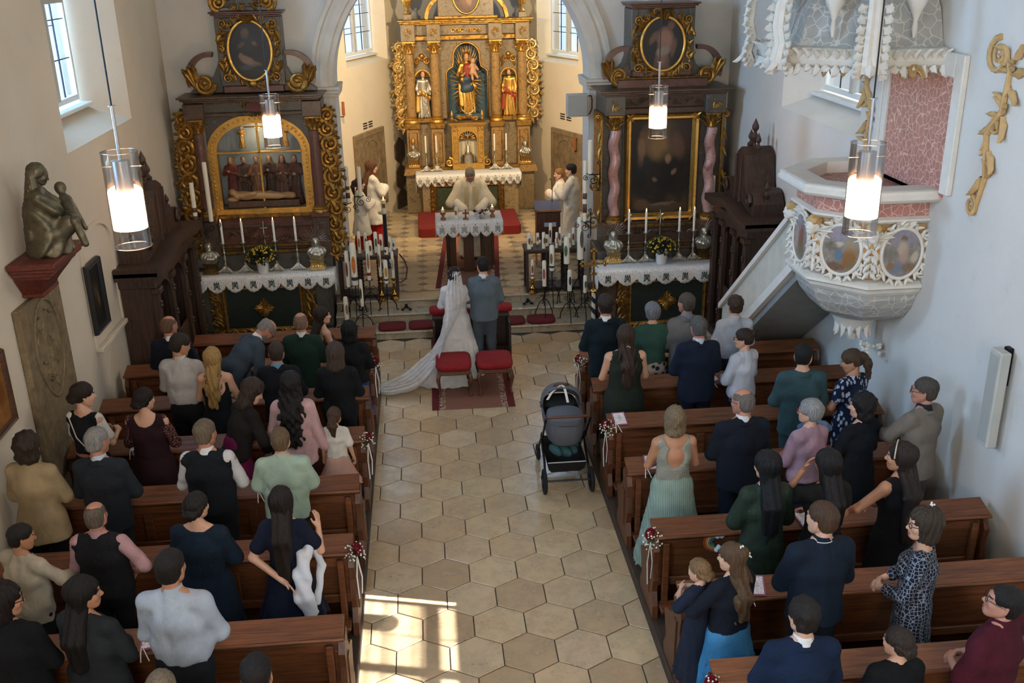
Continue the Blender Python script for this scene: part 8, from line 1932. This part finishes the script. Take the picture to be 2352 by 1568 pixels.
        pr = [tcone((0,-.005,hz-.02),(0,0,hipz-.02),(hw+.02+fl_,cd+.03+fl_),(hw+.014,cd+.012),k=.04),tcone((0,0,hipz-.03),(0,0,wz),(hw+.014,cd+.012),(ww+.014,cd*.9+.012)),half((0,0,-1),-hz)]
        V,F = sdf(pr,.021*res,.04,pleats(B.get('pleat',.012),B.get('n',14),hipz,hz,seed)); child('skirt',V,F,B['mat'])
    if bk != 'none' and not B.get('noshoes'):
        for sx in (-1,1):
            if bk == 'skirt' and B.get('hem',.5) < .1: continue
            V,F = sdf([ell((sx*.09,.06,.035),(.045,.13,.036)),cone((sx*.09,-.03,.05),(sx*.09,-.02,.10),.042,.038),half((0,0,-1),0)],.022,.03); child('shoe',V,F,B.get('shoe',M_STB))
            if bk == 'skirt' and not T.get('legs'): V,F = sdf([cone((sx*.085,0,.62),(sx*.085,-.012,.33),.058,.05),cone((sx*.085,-.012,.33),(sx*.088,-.012,.08),.05,.032)],.022,.02); child('leg',V,F,B.get('leg',SKIN[skin]))
    # ---- extras
    ctx = dict(X=X,hc=hc,RH=RH,HS=HS,Aj=Aj,SH=SH,nk=nk,Rl=Rl,J=J,child=child,s=s,body=body,cd=cd,cw=cw,sw=sw)
    for ex in extras: EXTRAS[ex if isinstance(ex,str) else ex[0]](ctx,*(() if isinstance(ex,str) else ex[1:]))
    return body,ctx
def mbchild(ctx,name,m,mat):
    V = np.array(m.v,float); o = m; W_ = ctx['X'](V); o.v = [tuple(q) for q in W_]; return o.build(name,mat,ctx['body'],True,.8)
def ex_glasses(ctx,col='#15120f'):
    m = MB(); H = lambda p: tuple(ctx['RH'] @ (A3(*p)*ctx['HS']) + ctx['hc'])
    for sx in (-1,1):
        m.tube([H((sx*.032+.023*math.cos(2*PI*i/14),.103,.003+.018*math.sin(2*PI*i/14))) for i in range(15)],.0028,5,False); m.tube([H((sx*.055,.1,.008)),H((sx*.08,.05,.01)),H((sx*.083,-.01,.008))],.0026,5)
    m.tube([H((-.010,.106,.006)),H((.010,.106,.006))],.0026,5); mbchild(ctx,'glasses',m,plain('spectacle_frame_'+col.strip('#'),col,.35))
def ex_hairpin(ctx,pts=((0,-.10,.06),),n=7):
    m = MB(); rnd = random.Random(3); H = lambda p: tuple(ctx['RH'] @ (A3(*p)*ctx['HS']) + ctx['hc'])
    for p in pts:
        for k in range(n): q = (p[0]+rnd.uniform(-.022,.022),p[1]+rnd.uniform(-.012,.012),p[2]+rnd.uniform(-.022,.022)); m.sphere(H(q),.0085,6,4)
    o = mbchild(ctx,'hair_flowers',m,M_GYP); o['kind'] = 'stuff'
def ex_band(ctx):
    m = MB(); H = lambda p: tuple(ctx['RH'] @ (A3(*p)*ctx['HS']) + ctx['hc']); m.tube([H((.10*math.cos(PI*i/14),.035,.03+.113*math.sin(PI*i/14)*.95)) for i in range(15)],.006,6); mbchild(ctx,'hair_band',m,plain('pale_hair_band','#b9ab98',.4))
def ex_beard(ctx,col='#8a8580'):
    V,F = sdf([ell((0,.07,-.088),(.05,.042,.04)),ell((-.05,.03,-.06),(.02,.03,.045)),ell((.05,.03,-.06),(.02,.03,.045)),ell((0,.105,-.062),(.024,.02,.012),mode='sub')],.008,.02); ctx['child']('beard',V*ctx['HS'] @ ctx['RH'].T + ctx['hc'],F,hair_mat(col))
def ex_necklace(ctx,col='#b9b2a2',r=.066):
    m = MB(); c = ctx['nk'] + ctx['Rl'] @ A3(0,.006,.0); m.tube([tuple(c + ctx['Rl'] @ A3(r*math.cos(2*PI*i/20),r*1.2*math.sin(2*PI*i/20),-.018*math.sin(2*PI*i/20))) for i in range(21)],.004,5,False); mbchild(ctx,'necklace',m,plain('necklace_'+col.strip('#'),col,.3,.6))
def ex_strap(ctx,a,b,r,mat,name='strap'):
    m = MB(); J = ctx['J']; pts = [tuple(J(p)) for p in (a if isinstance(a,list) else [a,b])]; m.tube(pts,r,6); mbchild(ctx,name,m,mat)
def ex_sash(ctx,z,mat,r=.155,d=.13):
    m = MB(); J = ctx['J']; m.loft([[tuple(J((rr*math.cos(2*PI*i/28),rr/r*d*math.sin(2*PI*i/28),z+dz))) for i in range(28)] for rr,dz in ((r,-.02),(r+.008,0),(r,.02))],caps=False); mbchild(ctx,'waist_sash',m,mat)
EXTRAS = dict(glasses=ex_glasses,hairpin=ex_hairpin,band=ex_band,beard=ex_beard,necklace=ex_necklace,strap=ex_strap,sash=ex_sash)
JK = lambda c,kind='plain',col='#e4e2dc',**k: dict(kind='jacket',mat=fabric(c,kind),collar=fabric(col) if col else None,lapel=True,**k)
SHT = lambda c,**k: dict(kind='shirt',mat=fabric(c),collar=fabric(c),wr=k.pop('wr',.006),**k)
TR = lambda c: dict(kind='trousers',mat=fabric(c))
SK = lambda c,kind='plain',**k: dict(kind='skirt',mat=fabric(c,kind),**k)
# ================================================================ the congregation
NV,BLK,CH = '#141a26','#101114','#1d2126'
GL = 'wedding guests in the left pews'; GR = 'wedding guests in the right pews'
W = lambda c: fabric(c)
def L(label,at,*a,**k): return person(label,at[0],at[1],at[2],*a,group=GL,**k)
def R(label,at,*a,**k): return person(label,at[0],at[1],at[2],*a,group=GR,**k)
L('bald man in a dark navy suit beside the confessional',(-3.16,11.52,1.72),0,'m','ruddy',('thin','#6a4a38'),JK(NV),TR(NV),head=(-.5,.1))
L('man in a white shirt bowing his head to the right',(-2.84,10.62,1.81),-.15,'m','tan',('short','#2a1f18'),SHT('#b9b4ae'),TR('#16181d'),head=(-.7,.35),arms='book')
L('woman with long blonde hair and bare back in a dark dress',(-2.45,10.45,1.69),-.05,'f','light',('wavy','#a8854f'),dict(kind='straps',mat=W('#12191f')),SK('#12191f',hem=.12,flare=.08),arms='front',extras=(('strap',[(.10,-.09,1.47),(.02,-.13,1.33),(-.09,-.135,1.2)],None,.005,W('#12191f')),('strap',[(-.10,-.09,1.47),(-.02,-.13,1.33),(.09,-.135,1.2)],None,.005,W('#12191f'))))
L('bald bearded man in a blue-grey suit bending down to the right',(-2.5,11.42,1.80),-1.0,'m','ruddy',('fringe','#8a8078'),JK('#39434d','tweed'),TR('#39434d'),lean=.82,head=(-.2,.3),arms='table',extras=('glasses',('beard','#7a7068')))
L('man with brown hair and a light blue collar in a dark jacket',(-1.76,10.50,1.70),0,'m','ruddy',('short','#3a2d24'),JK('#14161c','plain','#5f8fb0'),TR('#14161c'))
L('bald man in a dark green jacket',(-1.60,11.50,1.69),0,'m','ruddy',('thin','#7a5f50'),JK('#142a22','tweed','#c9c4bc'),TR('#14181a'))
L('young woman with long brown hair glancing back to the right',(-1.42,12.20,1.51),-1.05,'f','light',('long','#2c1e15'),dict(kind='straps',mat=W('#4a2f2a')),SK('#4a2f2a',hem=.3),head=(-.45,-.02),arms='front')
L('woman with a black bob in a black jacket and bright blue skirt',(-1.02,11.40,1.58),0,'f','light',('bob','#0e0d0f'),dict(kind='jacket',mat=W('#0f1013'),hem=.92),SK('#1f4f8c',hem=.45,flare=.03),w=1.12)
L('woman with straight shoulder-length brown hair in a black top',(-1.11,10.45,1.67),-.05,'f','light',('bob','#4a3d33'),dict(kind='sweater',mat=W('#0f1114'),hem=.85,hairlen=-.19),TR('#0f1013'),w=1.12)
L('girl in a black dirndl with white puff sleeves and braided updo',(-3.52,9.40,1.78),-.35,'f','light',('updo','#2a1c14'),dict(kind='vest',mat=W('#15171b'),hem=1.0,sleeves=W('#d8d2c8'),sl_len=.34,neck='wide',name='dirndl_bodice'),SK('#15171b',hem=.35,flare=.12),head=(-.6,.15),arms='book',extras=(('sash',1.045,W('#b07a72')),('strap',[(-.13,-.09,1.46),(-.03,-.145,1.25),(.1,-.13,1.08)],None,.006,W('#cfc6b8'))))
L('woman with dark pinned-up hair in a burgundy dress with lace sleeves',(-2.93,9.40,1.69),-.1,'f','light',('updo','#1f1713'),dict(kind='vest',mat=W('#2a1218'),hem=.95,neck='low',lowz=.12,sleeves=fabric('#2a1218','lace'),sl_len=.72,name='dress_bodice'),SK('#2a1218',hem=.4,flare=.1),w=1.18,head=(-.35,.1))
L('woman leaning right with loose brown hair and a magenta skirt',(-2.10,9.42,1.70),-.9,'f','light',('bob','#3a2a20'),dict(kind='sweater',mat=W('#1f1917'),hem=.92,hairlen=-.2,wavyhair=True),SK('#6e1445','plain',hem=.3,flare=.12,pleat=.018,n=22),lean=.38,head=(-.35,.2),arms=('table','lean'))
L('woman with long dark curls in a pale pink blazer',(-1.47,9.40,1.78),-.05,'f','tan',('curlylong','#1c1512'),dict(kind='jacket',mat=W('#c9a2a0'),hem=.80,sleeve=.85),TR('#15171c'),arms=(((.24,.0,1.12),(.30,.05,.86)),'front'))
L('little girl in a cream knit top and peach tulle skirt',(-1.07,9.44,1.20),-.15,'f','light',('pony','#4a3626'),dict(kind='shirt',mat=fabric('#d6cfc0'),sleeve=.4,hem=.95,neck='crew'),SK('#c59a86',hem=.48,flare=.16,pleat=.02,n=20),kid=True,arms='down',z0=.26,extras=(('hairpin',((.05,-.07,.05),),4),))
L('woman with a brown bob in a beige blazer by the left wall',(-3.66,8.30,1.78),-.15,'f','light',('bob','#33261b'),dict(kind='jacket',mat=W('#a08a68'),hem=.74,flare=.04,wavyhair=True,hairlen=-.13),TR('#14161b'),w=1.1)
L('grey-haired man in a charcoal suit',(-3.05,8.28,1.80),-.1,'m','ruddy',('short','#8d8984'),JK(CH,'tweed','#b9c6d2'),TR(CH),head=(-.3,.1))
L('man in a black waistcoat with white shirt sleeves',(-2.10,8.28,1.82),-.05,'m','ruddy',('short','#6d5d4a'),dict(kind='vest',mat=W('#13161b'),sleeves=W('#c9c7c6'),collar=W('#d5d3d0'),sl_len=.9),TR('#14161a'),w=1.12,head=(-.3,.1))
L('fair-haired youth in a mint green short-sleeved shirt',(-1.44,8.28,1.70),0,'m','light',('short','#6b553c'),dict(kind='shirt',mat=W('#a2b5a0'),collar=W('#a2b5a0'),sleeve=.42,hem=.86,wr=.007,flare=.02),TR('#15181f'),w=1.12)
L('balding man in a dark waistcoat with pink sleeves',(-2.76,7.18,1.66),-.1,'m','ruddy',('thin','#5f5347'),dict(kind='vest',mat=W('#17161a'),sleeves=W('#b08a8c'),collar=W('#b08a8c'),sl_len=.72),TR('#14161a'),w=1.18,arms=('hip','front'))
L('woman with dark pinned hair in a teal-navy dress',(-1.97,7.18,1.69),-.15,'f','light',('updo','#1d1613'),dict(kind='dress',mat=W('#0f1f2d'),sleeve=.5,hem=.95,neck='wide'),SK('#0f1f2d',hem=.3,flare=.1,pleat=.006),w=1.22,head=(-.2,.05))
lg,lc = L('girl with very long dark curls in a navy dress holding a white scarf',(-1.30,7.20,1.68),-.1,'f','light',('veryl','#241a14'),dict(kind='dress',mat=W('#10162a'),sleeve=.32,hem=1.0,legs=True),SK('#10162a',hem=.50,flare=.12,shoe=plain('white_sneaker','#c9d2d4',.5)),arms=(((.30,.02,1.15),(.26,.12,1.32)),((.29,-.10,1.16),(.0,-.20,.98))),curl=.25)
L('person with short dark hair in a cream sweater leaning forward',(-3.36,7.12,1.53),-.5,'m','tan',('short','#201c1a'),dict(kind='sweater',mat=W('#b3a893'),hem=.8,wr=.010),TR('#15171a'),w=1.15,head=(-.5,.15),arms=('fwd','front'),lean=.03)
L('woman with long dark hair wrapped in a dark grey shawl',(-2.51,6.05,1.70),-.35,'f','tan',('long','#17110e'),dict(kind='sweater',mat=W('#25282b'),hem=.75,flare=.06,wr=.008),TR('#101216'),w=1.2,head=(-.85,.05))
L('man with dark hair in a pale blue shirt with rolled sleeves',(-1.89,6.02,1.89),-.1,'m','tan',('short','#1c1612'),SHT('#a9b3bf',sleeve=.86,wr=.008),TR('#14171d'),w=1.05,head=(-.1,.1))
L('woman in black cut off by the left edge of the picture',(-3.02,6.0,1.72),-.2,'f','tan',('bob','#1d130e'),dict(kind='sweater',mat=W('#0e0f12'),hem=.8),TR('#0e0f12'),w=1.2,head=(-.9,.1),extras=('glasses',))
L('grey-blond head of a guest at the bottom edge on the left',(-1.72,4.95,1.73),0,'m','ruddy',('short','#7a6a55'),JK('#1a1d22'),TR('#1a1d22'))
L('dark-haired head of a guest at the bottom edge near the pew',(-1.15,4.92,1.82),0,'m','tan',('short','#1a1512'),JK('#15171c'),TR('#15171c'))
R('man with brown hair in a dark teal suit behind the striped pole',(2.08,11.25,1.81),0,'m','ruddy',('shortcurl','#30231b'),JK('#0e1e24','plain'),TR('#0e1e24'))
R('woman with short grey hair in a green patterned top and floral skirt',(2.66,11.25,1.69),0,'f','light',('pixie','#77777a'),dict(kind='sweater',mat=fabric('#2c4a3f','tweed'),hem=.95),SK('#b5a596','floral',hem=.45,flare=.03),w=1.1)
R('man with brown-grey hair in a light grey suit',(3.08,11.25,1.79),.15,'m','ruddy',('short','#4f4438'),JK('#6e6a66','tweed','#8a8f98'),TR('#6e6a66'),head=(.3,0))
R('young man with curly brown hair in a white shirt',(3.69,11.25,1.72),.05,'m','light',('shortcurl','#3f2b1c'),SHT('#bfc2c6',sleeve=.8),TR('#1b2130'))
R('woman with long brown hair in a dark olive sleeveless dress',(2.15,10.36,1.74),0,'f','light',('wavy','#3f2d21'),dict(kind='sleeveless',mat=W('#232a22'),hem=1.0),SK('#232a22',hem=.2,flare=.08,pleat=.014,n=24),w=1.24,extras=(('hairpin',((.02,-.13,-.06),),3),))
R('grey-haired man in a navy blue suit',(2.99,10.36,1.81),.05,'m','ruddy',('short','#595652'),JK('#111b2c','plain','#c3cbd6'),TR('#111b2c'),w=1.05)
R('woman with a hair bun and glasses in a white jacket',(3.53,10.36,1.63),.5,'f','light',('bun','#33241a'),dict(kind='jacket',mat=W('#c6c9d0'),hem=.90,flare=.0),TR('#14161b'),head=(.55,.1),extras=('glasses',))
R('man with black hair in a teal-grey suit',(3.83,9.34,1.82),-.1,'m','light',('short','#14110f'),JK('#2f4547','tweed',None),TR('#2f4547'),head=(-.4,.1),w=1.05)
R('woman with curly tied hair in a navy and white leaf-print top',(4.39,9.36,1.72),.45,'f','tan',('pony','#4a3524'),dict(kind='dress',mat=fabric('#17233d','leaf'),sleeve=.28,hem=.85),SK('#17233d','leaf',hem=.4,flare=.04),head=(.6,.35),arms='book',curl=.25)
R('man with glasses in a taupe jacket standing against the right wall',(4.63,8.30,1.83),.45,'m','ruddy',('short','#4b443c'),dict(kind='jacket',mat=fabric('#6f665b','tweed'),lapel=True,collar=W('#1f242c')),TR('#55504a'),head=(.55,0),arms=('front','fwd'),extras=('glasses',),w=1.04)
rs_,rc_ = R('woman with wavy ash-blonde bob in a mint dress with open back',(2.21,8.30,1.67),0,'f','tan',('bob','#7d6a50'),dict(kind='sleeveless',mat=fabric('#8d8a7a','sparkle'),hem=1.0,lowback=.17,neck='low',lowz=.13,wavyhair=True,hairlen=-.15),SK('#8fa394','pleat',hem=.06,flare=.16,pleat=.012,n=40,waist=1.09),w=1.14,arms='front',extras=('necklace',('strap',[(-.12,-.10,1.14),(0,-.135,1.155),(.12,-.10,1.14)],None,.006,fabric('#8d8a7a','sparkle'))))
R('balding man with glasses in a dark navy suit',(2.86,8.30,1.82),.1,'m','ruddy',('thin','#6a625a'),JK('#10151f','plain','#d4d4d4'),TR('#10151f'),head=(.5,.05),extras=('glasses',),w=1.1)
R('woman with short grey hair and glasses in a pink satin jacket',(3.52,8.30,1.67),.35,'f','light',('pixie','#8f8d8a'),dict(kind='jacket',mat=fabric('#a9848f','satin'),hem=.92,wr=.006),SK('#2a2530','floral',hem=.4,flare=.04),head=(.6,0),extras=(('glasses','#8a3a2a'),))
R('toddler in a light blue shirt held between the pink and black dresses',(3.64,8.42,.86),-.2,'m','light',('short','#8a6a42'),dict(kind='shirt',mat=W('#5d84a8'),sleeve=.5),TR('#3a4a60'),kid=True,z0=.80,arms='fwd')
R('woman with curly dark hair in a black dress carrying the toddler',(4.03,8.30,1.70),.4,'f','light',('bob','#19130f'),dict(kind='dress',mat=W('#0f1218'),hem=.95,wavyhair=True,hairlen=-.14,sleeve=.8),SK('#0f1218',hem=.35,flare=.08),w=1.15,head=(.7,.05),arms=('front','hold'))
R('woman with long black hair in a sparkling dark green dress',(2.69,7.10,1.79),.05,'f','light',('long','#0d0d0f'),dict(kind='dress',mat=fabric('#1d2b20','sparkle'),sleeve=.5,t=.02,hem=.95),SK('#1d2b20','sparkle',hem=.12,flare=.02),head=(.3,.1),arms='book')
R('woman with long dark hair raising a hand to her head',(3.21,7.10,1.77),.15,'f','tan',('veryl','#1b1411'),dict(kind='dress',mat=W('#1b1917'),sleeve=.26,hem=.95),SK('#14141a',hem=.3),arms=('front',((.33,.14,1.30),(.15,.12,1.56))),curl=.25,head=(.1,.05))
R('woman with long brown hair and a hair band in a black sleeveless dress',(3.85,7.12,1.78),.35,'f','tan',('veryl','#2a1d16'),dict(kind='sleeveless',mat=W('#0e0f12'),hem=1.0),SK('#0e0f12',hem=.3,flare=.08),head=(.65,0),arms=('front','lean'),extras=('band',))
R('boy with brown hair in a dark blue jacket with white collar piping',(2.78,6.14,1.86),.1,'m','light',('short','#4a3524'),dict(kind='jacket',mat=W('#101c29'),collar=W('#101c29'),hem=.85),TR('#14171d'),head=(.45,.05),w=1.06,extras=(('necklace','#e0ddd6',.068),))
R('woman with a jewelled hair clip in a net-patterned navy dress',(3.57,6.14,1.75),1.0,'f','light',('bob','#3c3126'),dict(kind='dress',mat=fabric('#171c28','net'),neck='wide',hem=.95,sleeve=.85,hairlen=-.13),SK('#171c28','net',hem=.3,flare=.04),head=(.45,-.05),arms='front',extras=('glasses',('hairpin',((.04,-.05,.13),),12)),w=1.05)
R('girl with flowers in half-up hair, navy cardigan and light blue skirt',(2.12,6.14,1.56),.45,'f','light',('half','#5a422c'),dict(kind='sweater',mat=W('#10151f'),hem=.98,sleeve=.85),SK('#3f7fa6',hem=.2,flare=.16,pleat=.022,n=24),head=(.5,.1),arms=('front',((.30,.12,1.15),(.22,.36,1.12))),curl=.25,w=1.12,extras=(('hairpin',((.0,-.09,.11),(.04,-.13,.02)),9),))
R('toddler with fair hair leaning on the girl in the navy cardigan',(1.90,6.22,1.14),.5,'f','light',('updo','#7d5f3e'),dict(kind='shirt',mat=W('#1a2130'),sleeve=.5),SK('#1a2130',hem=.2,flare=.10),kid=True,z0=.36,head=(.2,.1),arms=('fwd','pray'),curl=.25)
R('man with short dark curls in a bright navy suit',(2.28,5.16,1.75),.0,'m','light',('shortcurl','#211913'),JK('#0f2038','plain'),TR('#0f2038'),w=1.08,head=(.1,.1))
R('woman with braided pinned-up hair in black at the bottom edge',(2.92,5.12,1.51),.1,'f','light',('updo','#332820'),dict(kind='sweater',mat=W('#0d0e10'),hem=.9,neck='crew'),TR('#0d0e10'),w=1.1,head=(.4,.05),extras=(('hairpin',((.05,-.1,.02),),3),))
R('man with glasses in a dark red shirt looking up to the left',(3.63,5.18,1.74),.55,'m','ruddy',('short','#1d1815'),SHT('#4a1220',sleeve=.5),TR('#15171c'),w=1.25,head=(.55,-.25),extras=('glasses',))
gx,gy,gh = (-1.30,7.20,1.68)
Sc = [(gx+.22,gy-.03,1.30),(gx+.15,gy-.10,1.22),(gx+.12,gy-.17,1.05),(gx+.14,gy-.22,.88),(gx+.18,gy-.22,.74),(gx+.13,gy-.22,.58),(gx+.10,gy-.21,.38)]; wq = ((.035,.03),(.055,.035),(.07,.035),(.08,.04),(.065,.035),(.04,.025),(.02,.014))
V,F = sdf([tcone(Sc[i],Sc[i+1],wq[i],wq[i+1]) for i in range(6)] + [tcone(Sc[0],(gx+.27,gy-.01,1.05),(.03,.025),(.035,.02)),tcone((gx+.27,gy-.01,1.05),(gx+.22,gy-.16,.78),(.035,.02),(.03,.02))],.0105,.02,lambda X,Y,Z: .0045*np.sin(60*(X-gx) + 6*np.sin(6*Z)) + .003*np.sin(30*Z+50*(X-gx)))
tag(mesh_np('white_scarf',V,F,plain('white_chiffon','#c9ccd2',.7,var=.05,bump=.3,bs=30,bd=.01)),'crumpled white chiffon scarf held behind her back by the girl with long curls','scarf')
V,F = sdf([ell((0,.05,.035),(.042,.12,.034)),cone((0,-.05,.045),(0,-.045,.09),.038,.034),half((0,0,-1),0)],.010,.03); Rs = rotm('Z',-.9) @ rotm('X',-.35); M_SNK = plain('white_sneaker','#c9d2d4',.5)
sn = mesh_np('sneaker',V @ Rs.T + A3(-.99,7.0,.15),F,M_SNK,lg)
for k in range(3):
    m = MB().tube([tuple(Rs @ A3(sx*.0425*(1 if q else .55),-.02+.03*k+.018*q,.075-.035*q) + A3(-.99,7.0,.15)) for sx,q in ((1,0),(1,.5),(1,1))],.0055,5); m.build('shoe_stripe',M_STB,sn,True)
V,F = sdf([cone((gx+.1,gy-.05,.50),(-1.0,6.99,.22),.05,.034)],.014,.02); mesh_np('lower_leg',V,F,SKIN['light'],lg)
# ================================================================ couple, priest and servers
CH2 = 'altar servers in the chancel'
person('groom in a blue-grey suit seen from behind',.74,13.63,1.76,-.03,'m','light',('short','#1f1712'),JK('#566168','tweed','#dcdad6',hem=.84),TR('#485259'),z0=0,arms='front',head=(.25,.1))
br,bc = person('bride in a white lace dress with a long veil',.335,13.66,1.62,-.02,'f','light',('updo','#241812'),dict(kind='dress',mat=fabric('#d9d6d2'),sleeve=.78,hem=1.0,neck='crew',wr=.004),SK('#dcd9d4','plain',hem=.01,flare=.24,pleat=.016,n=16,waist=1.1,noshoes=True),z0=0.0,arms='front',head=(-.25,.1),w=1.12)
def veil_mat():
    t = NT('sheer_tulle'); v = t.coord(); n = t.noise(v,9,4,.6,1.0); d = t.b; tr = t.n('ShaderNodeBsdfTransparent'); mx = t.n('ShaderNodeMixShader'); f = t.ramp(n,[(.3,(.58,)*3),(.7,(.88,)*3)])
    t.l(f,mx.inputs[0]); t.l(tr.outputs[0],mx.inputs[1]); t.l(d.outputs[0],mx.inputs[2]); t.l(mx.outputs[0],t.t.nodes['Material Output'].inputs['Surface']); t.set(hexc('#dedcd9'),.8); return t.m
path = [((.335,13.57,1.60),.06),((.335,13.545,1.55),.085),((.33,13.51,1.40),.11),((.325,13.47,1.2),.15),((.30,13.45,.98),.20),((.20,13.40,.72),.25),((.03,13.34,.46),.27),((-.18,13.27,.25),.28),((-.38,13.20,.11),.28),((-.56,13.15,.055),.27),((-.70,13.12,.04),.24),((-.82,13.10,.03),.14)]
def interp(path,n):
    P = np.array([list(p)+[w_] for p,w_ in path]); t = np.linspace(0,len(P)-1,n); out = []
    for q in t:
        i = min(int(q),len(P)-2); u = q-i; p0,p1,p2,p3 = P[max(i-1,0)],P[i],P[i+1],P[min(i+2,len(P)-1)]
        out.append(.5*((2*p1)+(-p0+p2)*u+(2*p0-5*p1+4*p2-p3)*u*u+(-p0+3*p1-3*p2+p3)*u**3))
    return out
rows = []; K = 48
IP = interp(path,60)
for i,q in enumerate(IP):
    g = min(1,max(0,(i-8)/30)); nxt = IP[min(i+1,59)]; prv = IP[max(i-1,0)]; dx,dy = nxt[0]-prv[0],nxt[1]-prv[1]; Ld = math.hypot(dx,dy) or 1
    sx,sy = (1,0) if g < .15 else (lambda a,b: (a/math.hypot(a,b),b/math.hypot(a,b)))((1-g)*1 + g*(-dy/Ld)*-1*.9 + .0,g*(dx/Ld)*-1*.9)
    row = []
    for j in range(K+1):
        u = 2*j/K-1; fold = (.010+.020*g)*math.sin(u*17+i*.12+2*math.sin(i*.2))+(.006+.01*g)*math.sin(u*31+1); wrap = .06*(1-g)*(u*u)*-1
        row.append((q[0]+sx*q[3]*u,q[1]+sy*q[3]*u - fold*(1-g*.7) - wrap*1.2 + (.0),max(.012,q[2]+fold*g*.9 + .012*g*(1-u*u))))
    rows.append(row)
vm = MB().loft(rows,caps=False,closed=False); o = vm.build('bridal_veil',veil_mat(),br,True)
rows = []
for i in range(16):
    t = i/15; row = []
    for j in range(33):
        a = PI*1.02 + (PI*.62)*j/32; rr = .20+.38*t; wv = .018*t*math.sin(j*1.3+i*.3); row.append((.30+(rr+wv)*math.cos(a)*1.1-.12*t,13.62+(rr+wv)*math.sin(a)*.95,max(.008,.62*(1-t)**1.6 + .010 + .012*math.sin(j*1.1)*t)))
    rows.append(row)
MB().loft(rows,caps=False,closed=False).build('dress_train',fabric('#d6d3cf'),br,True)
m = MB();
for k in range(9): a = PI*(.1+.8*k/8); q = bc['RH'] @ (A3(.09*math.cos(a),-.03,.03+.10*math.sin(a))) + bc['hc']; m.sphere(tuple(bc['X'](q[None])[0]),.010,6,4)
m.build('hair_comb',M_SILV,br,True)
pr,pc = person('priest in a cream chasuble bending over the freestanding altar',.80,18.28,1.76,PI,'m','ruddy',('short','#6f675c'),dict(kind='robe',mat=W('#cfc8b8'),hem=.05,neck='crew',collar=W('#d9d4c8')),dict(kind='skirt',mat=W('#d8d2c4'),hem=.06,flare=.08),arms='table',head=(0,.55),lean=.16,z0=.421,extras=('glasses',),w=1.05)
J = pc['J']; V,F = sdf([tcone(J((0,.02,.72)),J((0,.0,1.30)),(.40,.24),(.27,.18)),cone(pc['SH'][0],pc['SH'][1],.105),cone(pc['nk'] - A3(0,0,.03),pc['SH'][0],.08,.1),cone(pc['nk'] - A3(0,0,.03),pc['SH'][1],.08,.1),cone(pc['nk'] + A3(0,.05,.02),pc['nk'] + A3(0,.08,.15),.07,mode='sub'),half((0,0,-1),-.70)] + [cone(pc['SH'][k],pc['Aj'][k][0] + A3((.07 if k == 0 else -.07),0,-.05),.09,.10) for k in (0,1)],.018,.06,lambda X,Y,Z: .014*np.clip((1.35-Z)*1.6,0,1)*np.sin(15*np.arctan2(X,Y)+3*Z)); pc['child']('chasuble',V,F,fabric('#b5ab94','tweed'))
for sx in (-1,1):
    m = MB(); m.loft([[tuple(J((sx*a-.035,b,z))),tuple(J((sx*a+.035,b,z))),tuple(J((sx*a+.035,b+.012,z))),tuple(J((sx*a-.035,b+.012,z)))] for a,b,z in ((.075,.135,1.44),(.085,.185,1.34),(.09,.215,1.15),(.10,.245,.92),(.105,.25,.74))]); mbchild(pc,'stole_band',m,fabric('#9a8a66','tweed'))
REDC = fabric('#a01512')
def server(label,x,y,h,yaw,sex,hair,red,head=(0,.1),arms='pray',sk='light'):
    b,c = person(label,x,y,h,yaw,sex,sk,hair,dict(kind='robe',mat=W('#d6d0c4'),hem=.52 if red else .06,flare=.09,t=.03,neck='crew',collar=REDC if red else W('#d6d0c4'),wr=.007),dict(kind='skirt',mat=REDC if red else W('#d6d0c4'),hem=.05,flare=.05,pleat=.014),arms=arms,head=head,z0=.421,group=CH2)
    if not red: ex_sash(c,1.02,W('#c9c2b2'),.185,.165)
    return b
server('taller girl server with long brown hair in white surplice over red',-1.06,19.35,1.70,-1.1,'f',('long','#5a3a22'),True)
server('smaller girl server with a dark ponytail in white surplice over red',-1.27,18.75,1.50,-1.25,'f',('pony','#3a2318'),True)
server('boy server with black hair in a belted white alb',2.74,18.55,1.66,1.15,'m',('short','#14100e'),False)
server('fair-haired boy server half hidden in a white alb',2.57,18.95,1.50,1.6,'m',('short','#8a6038'),False)
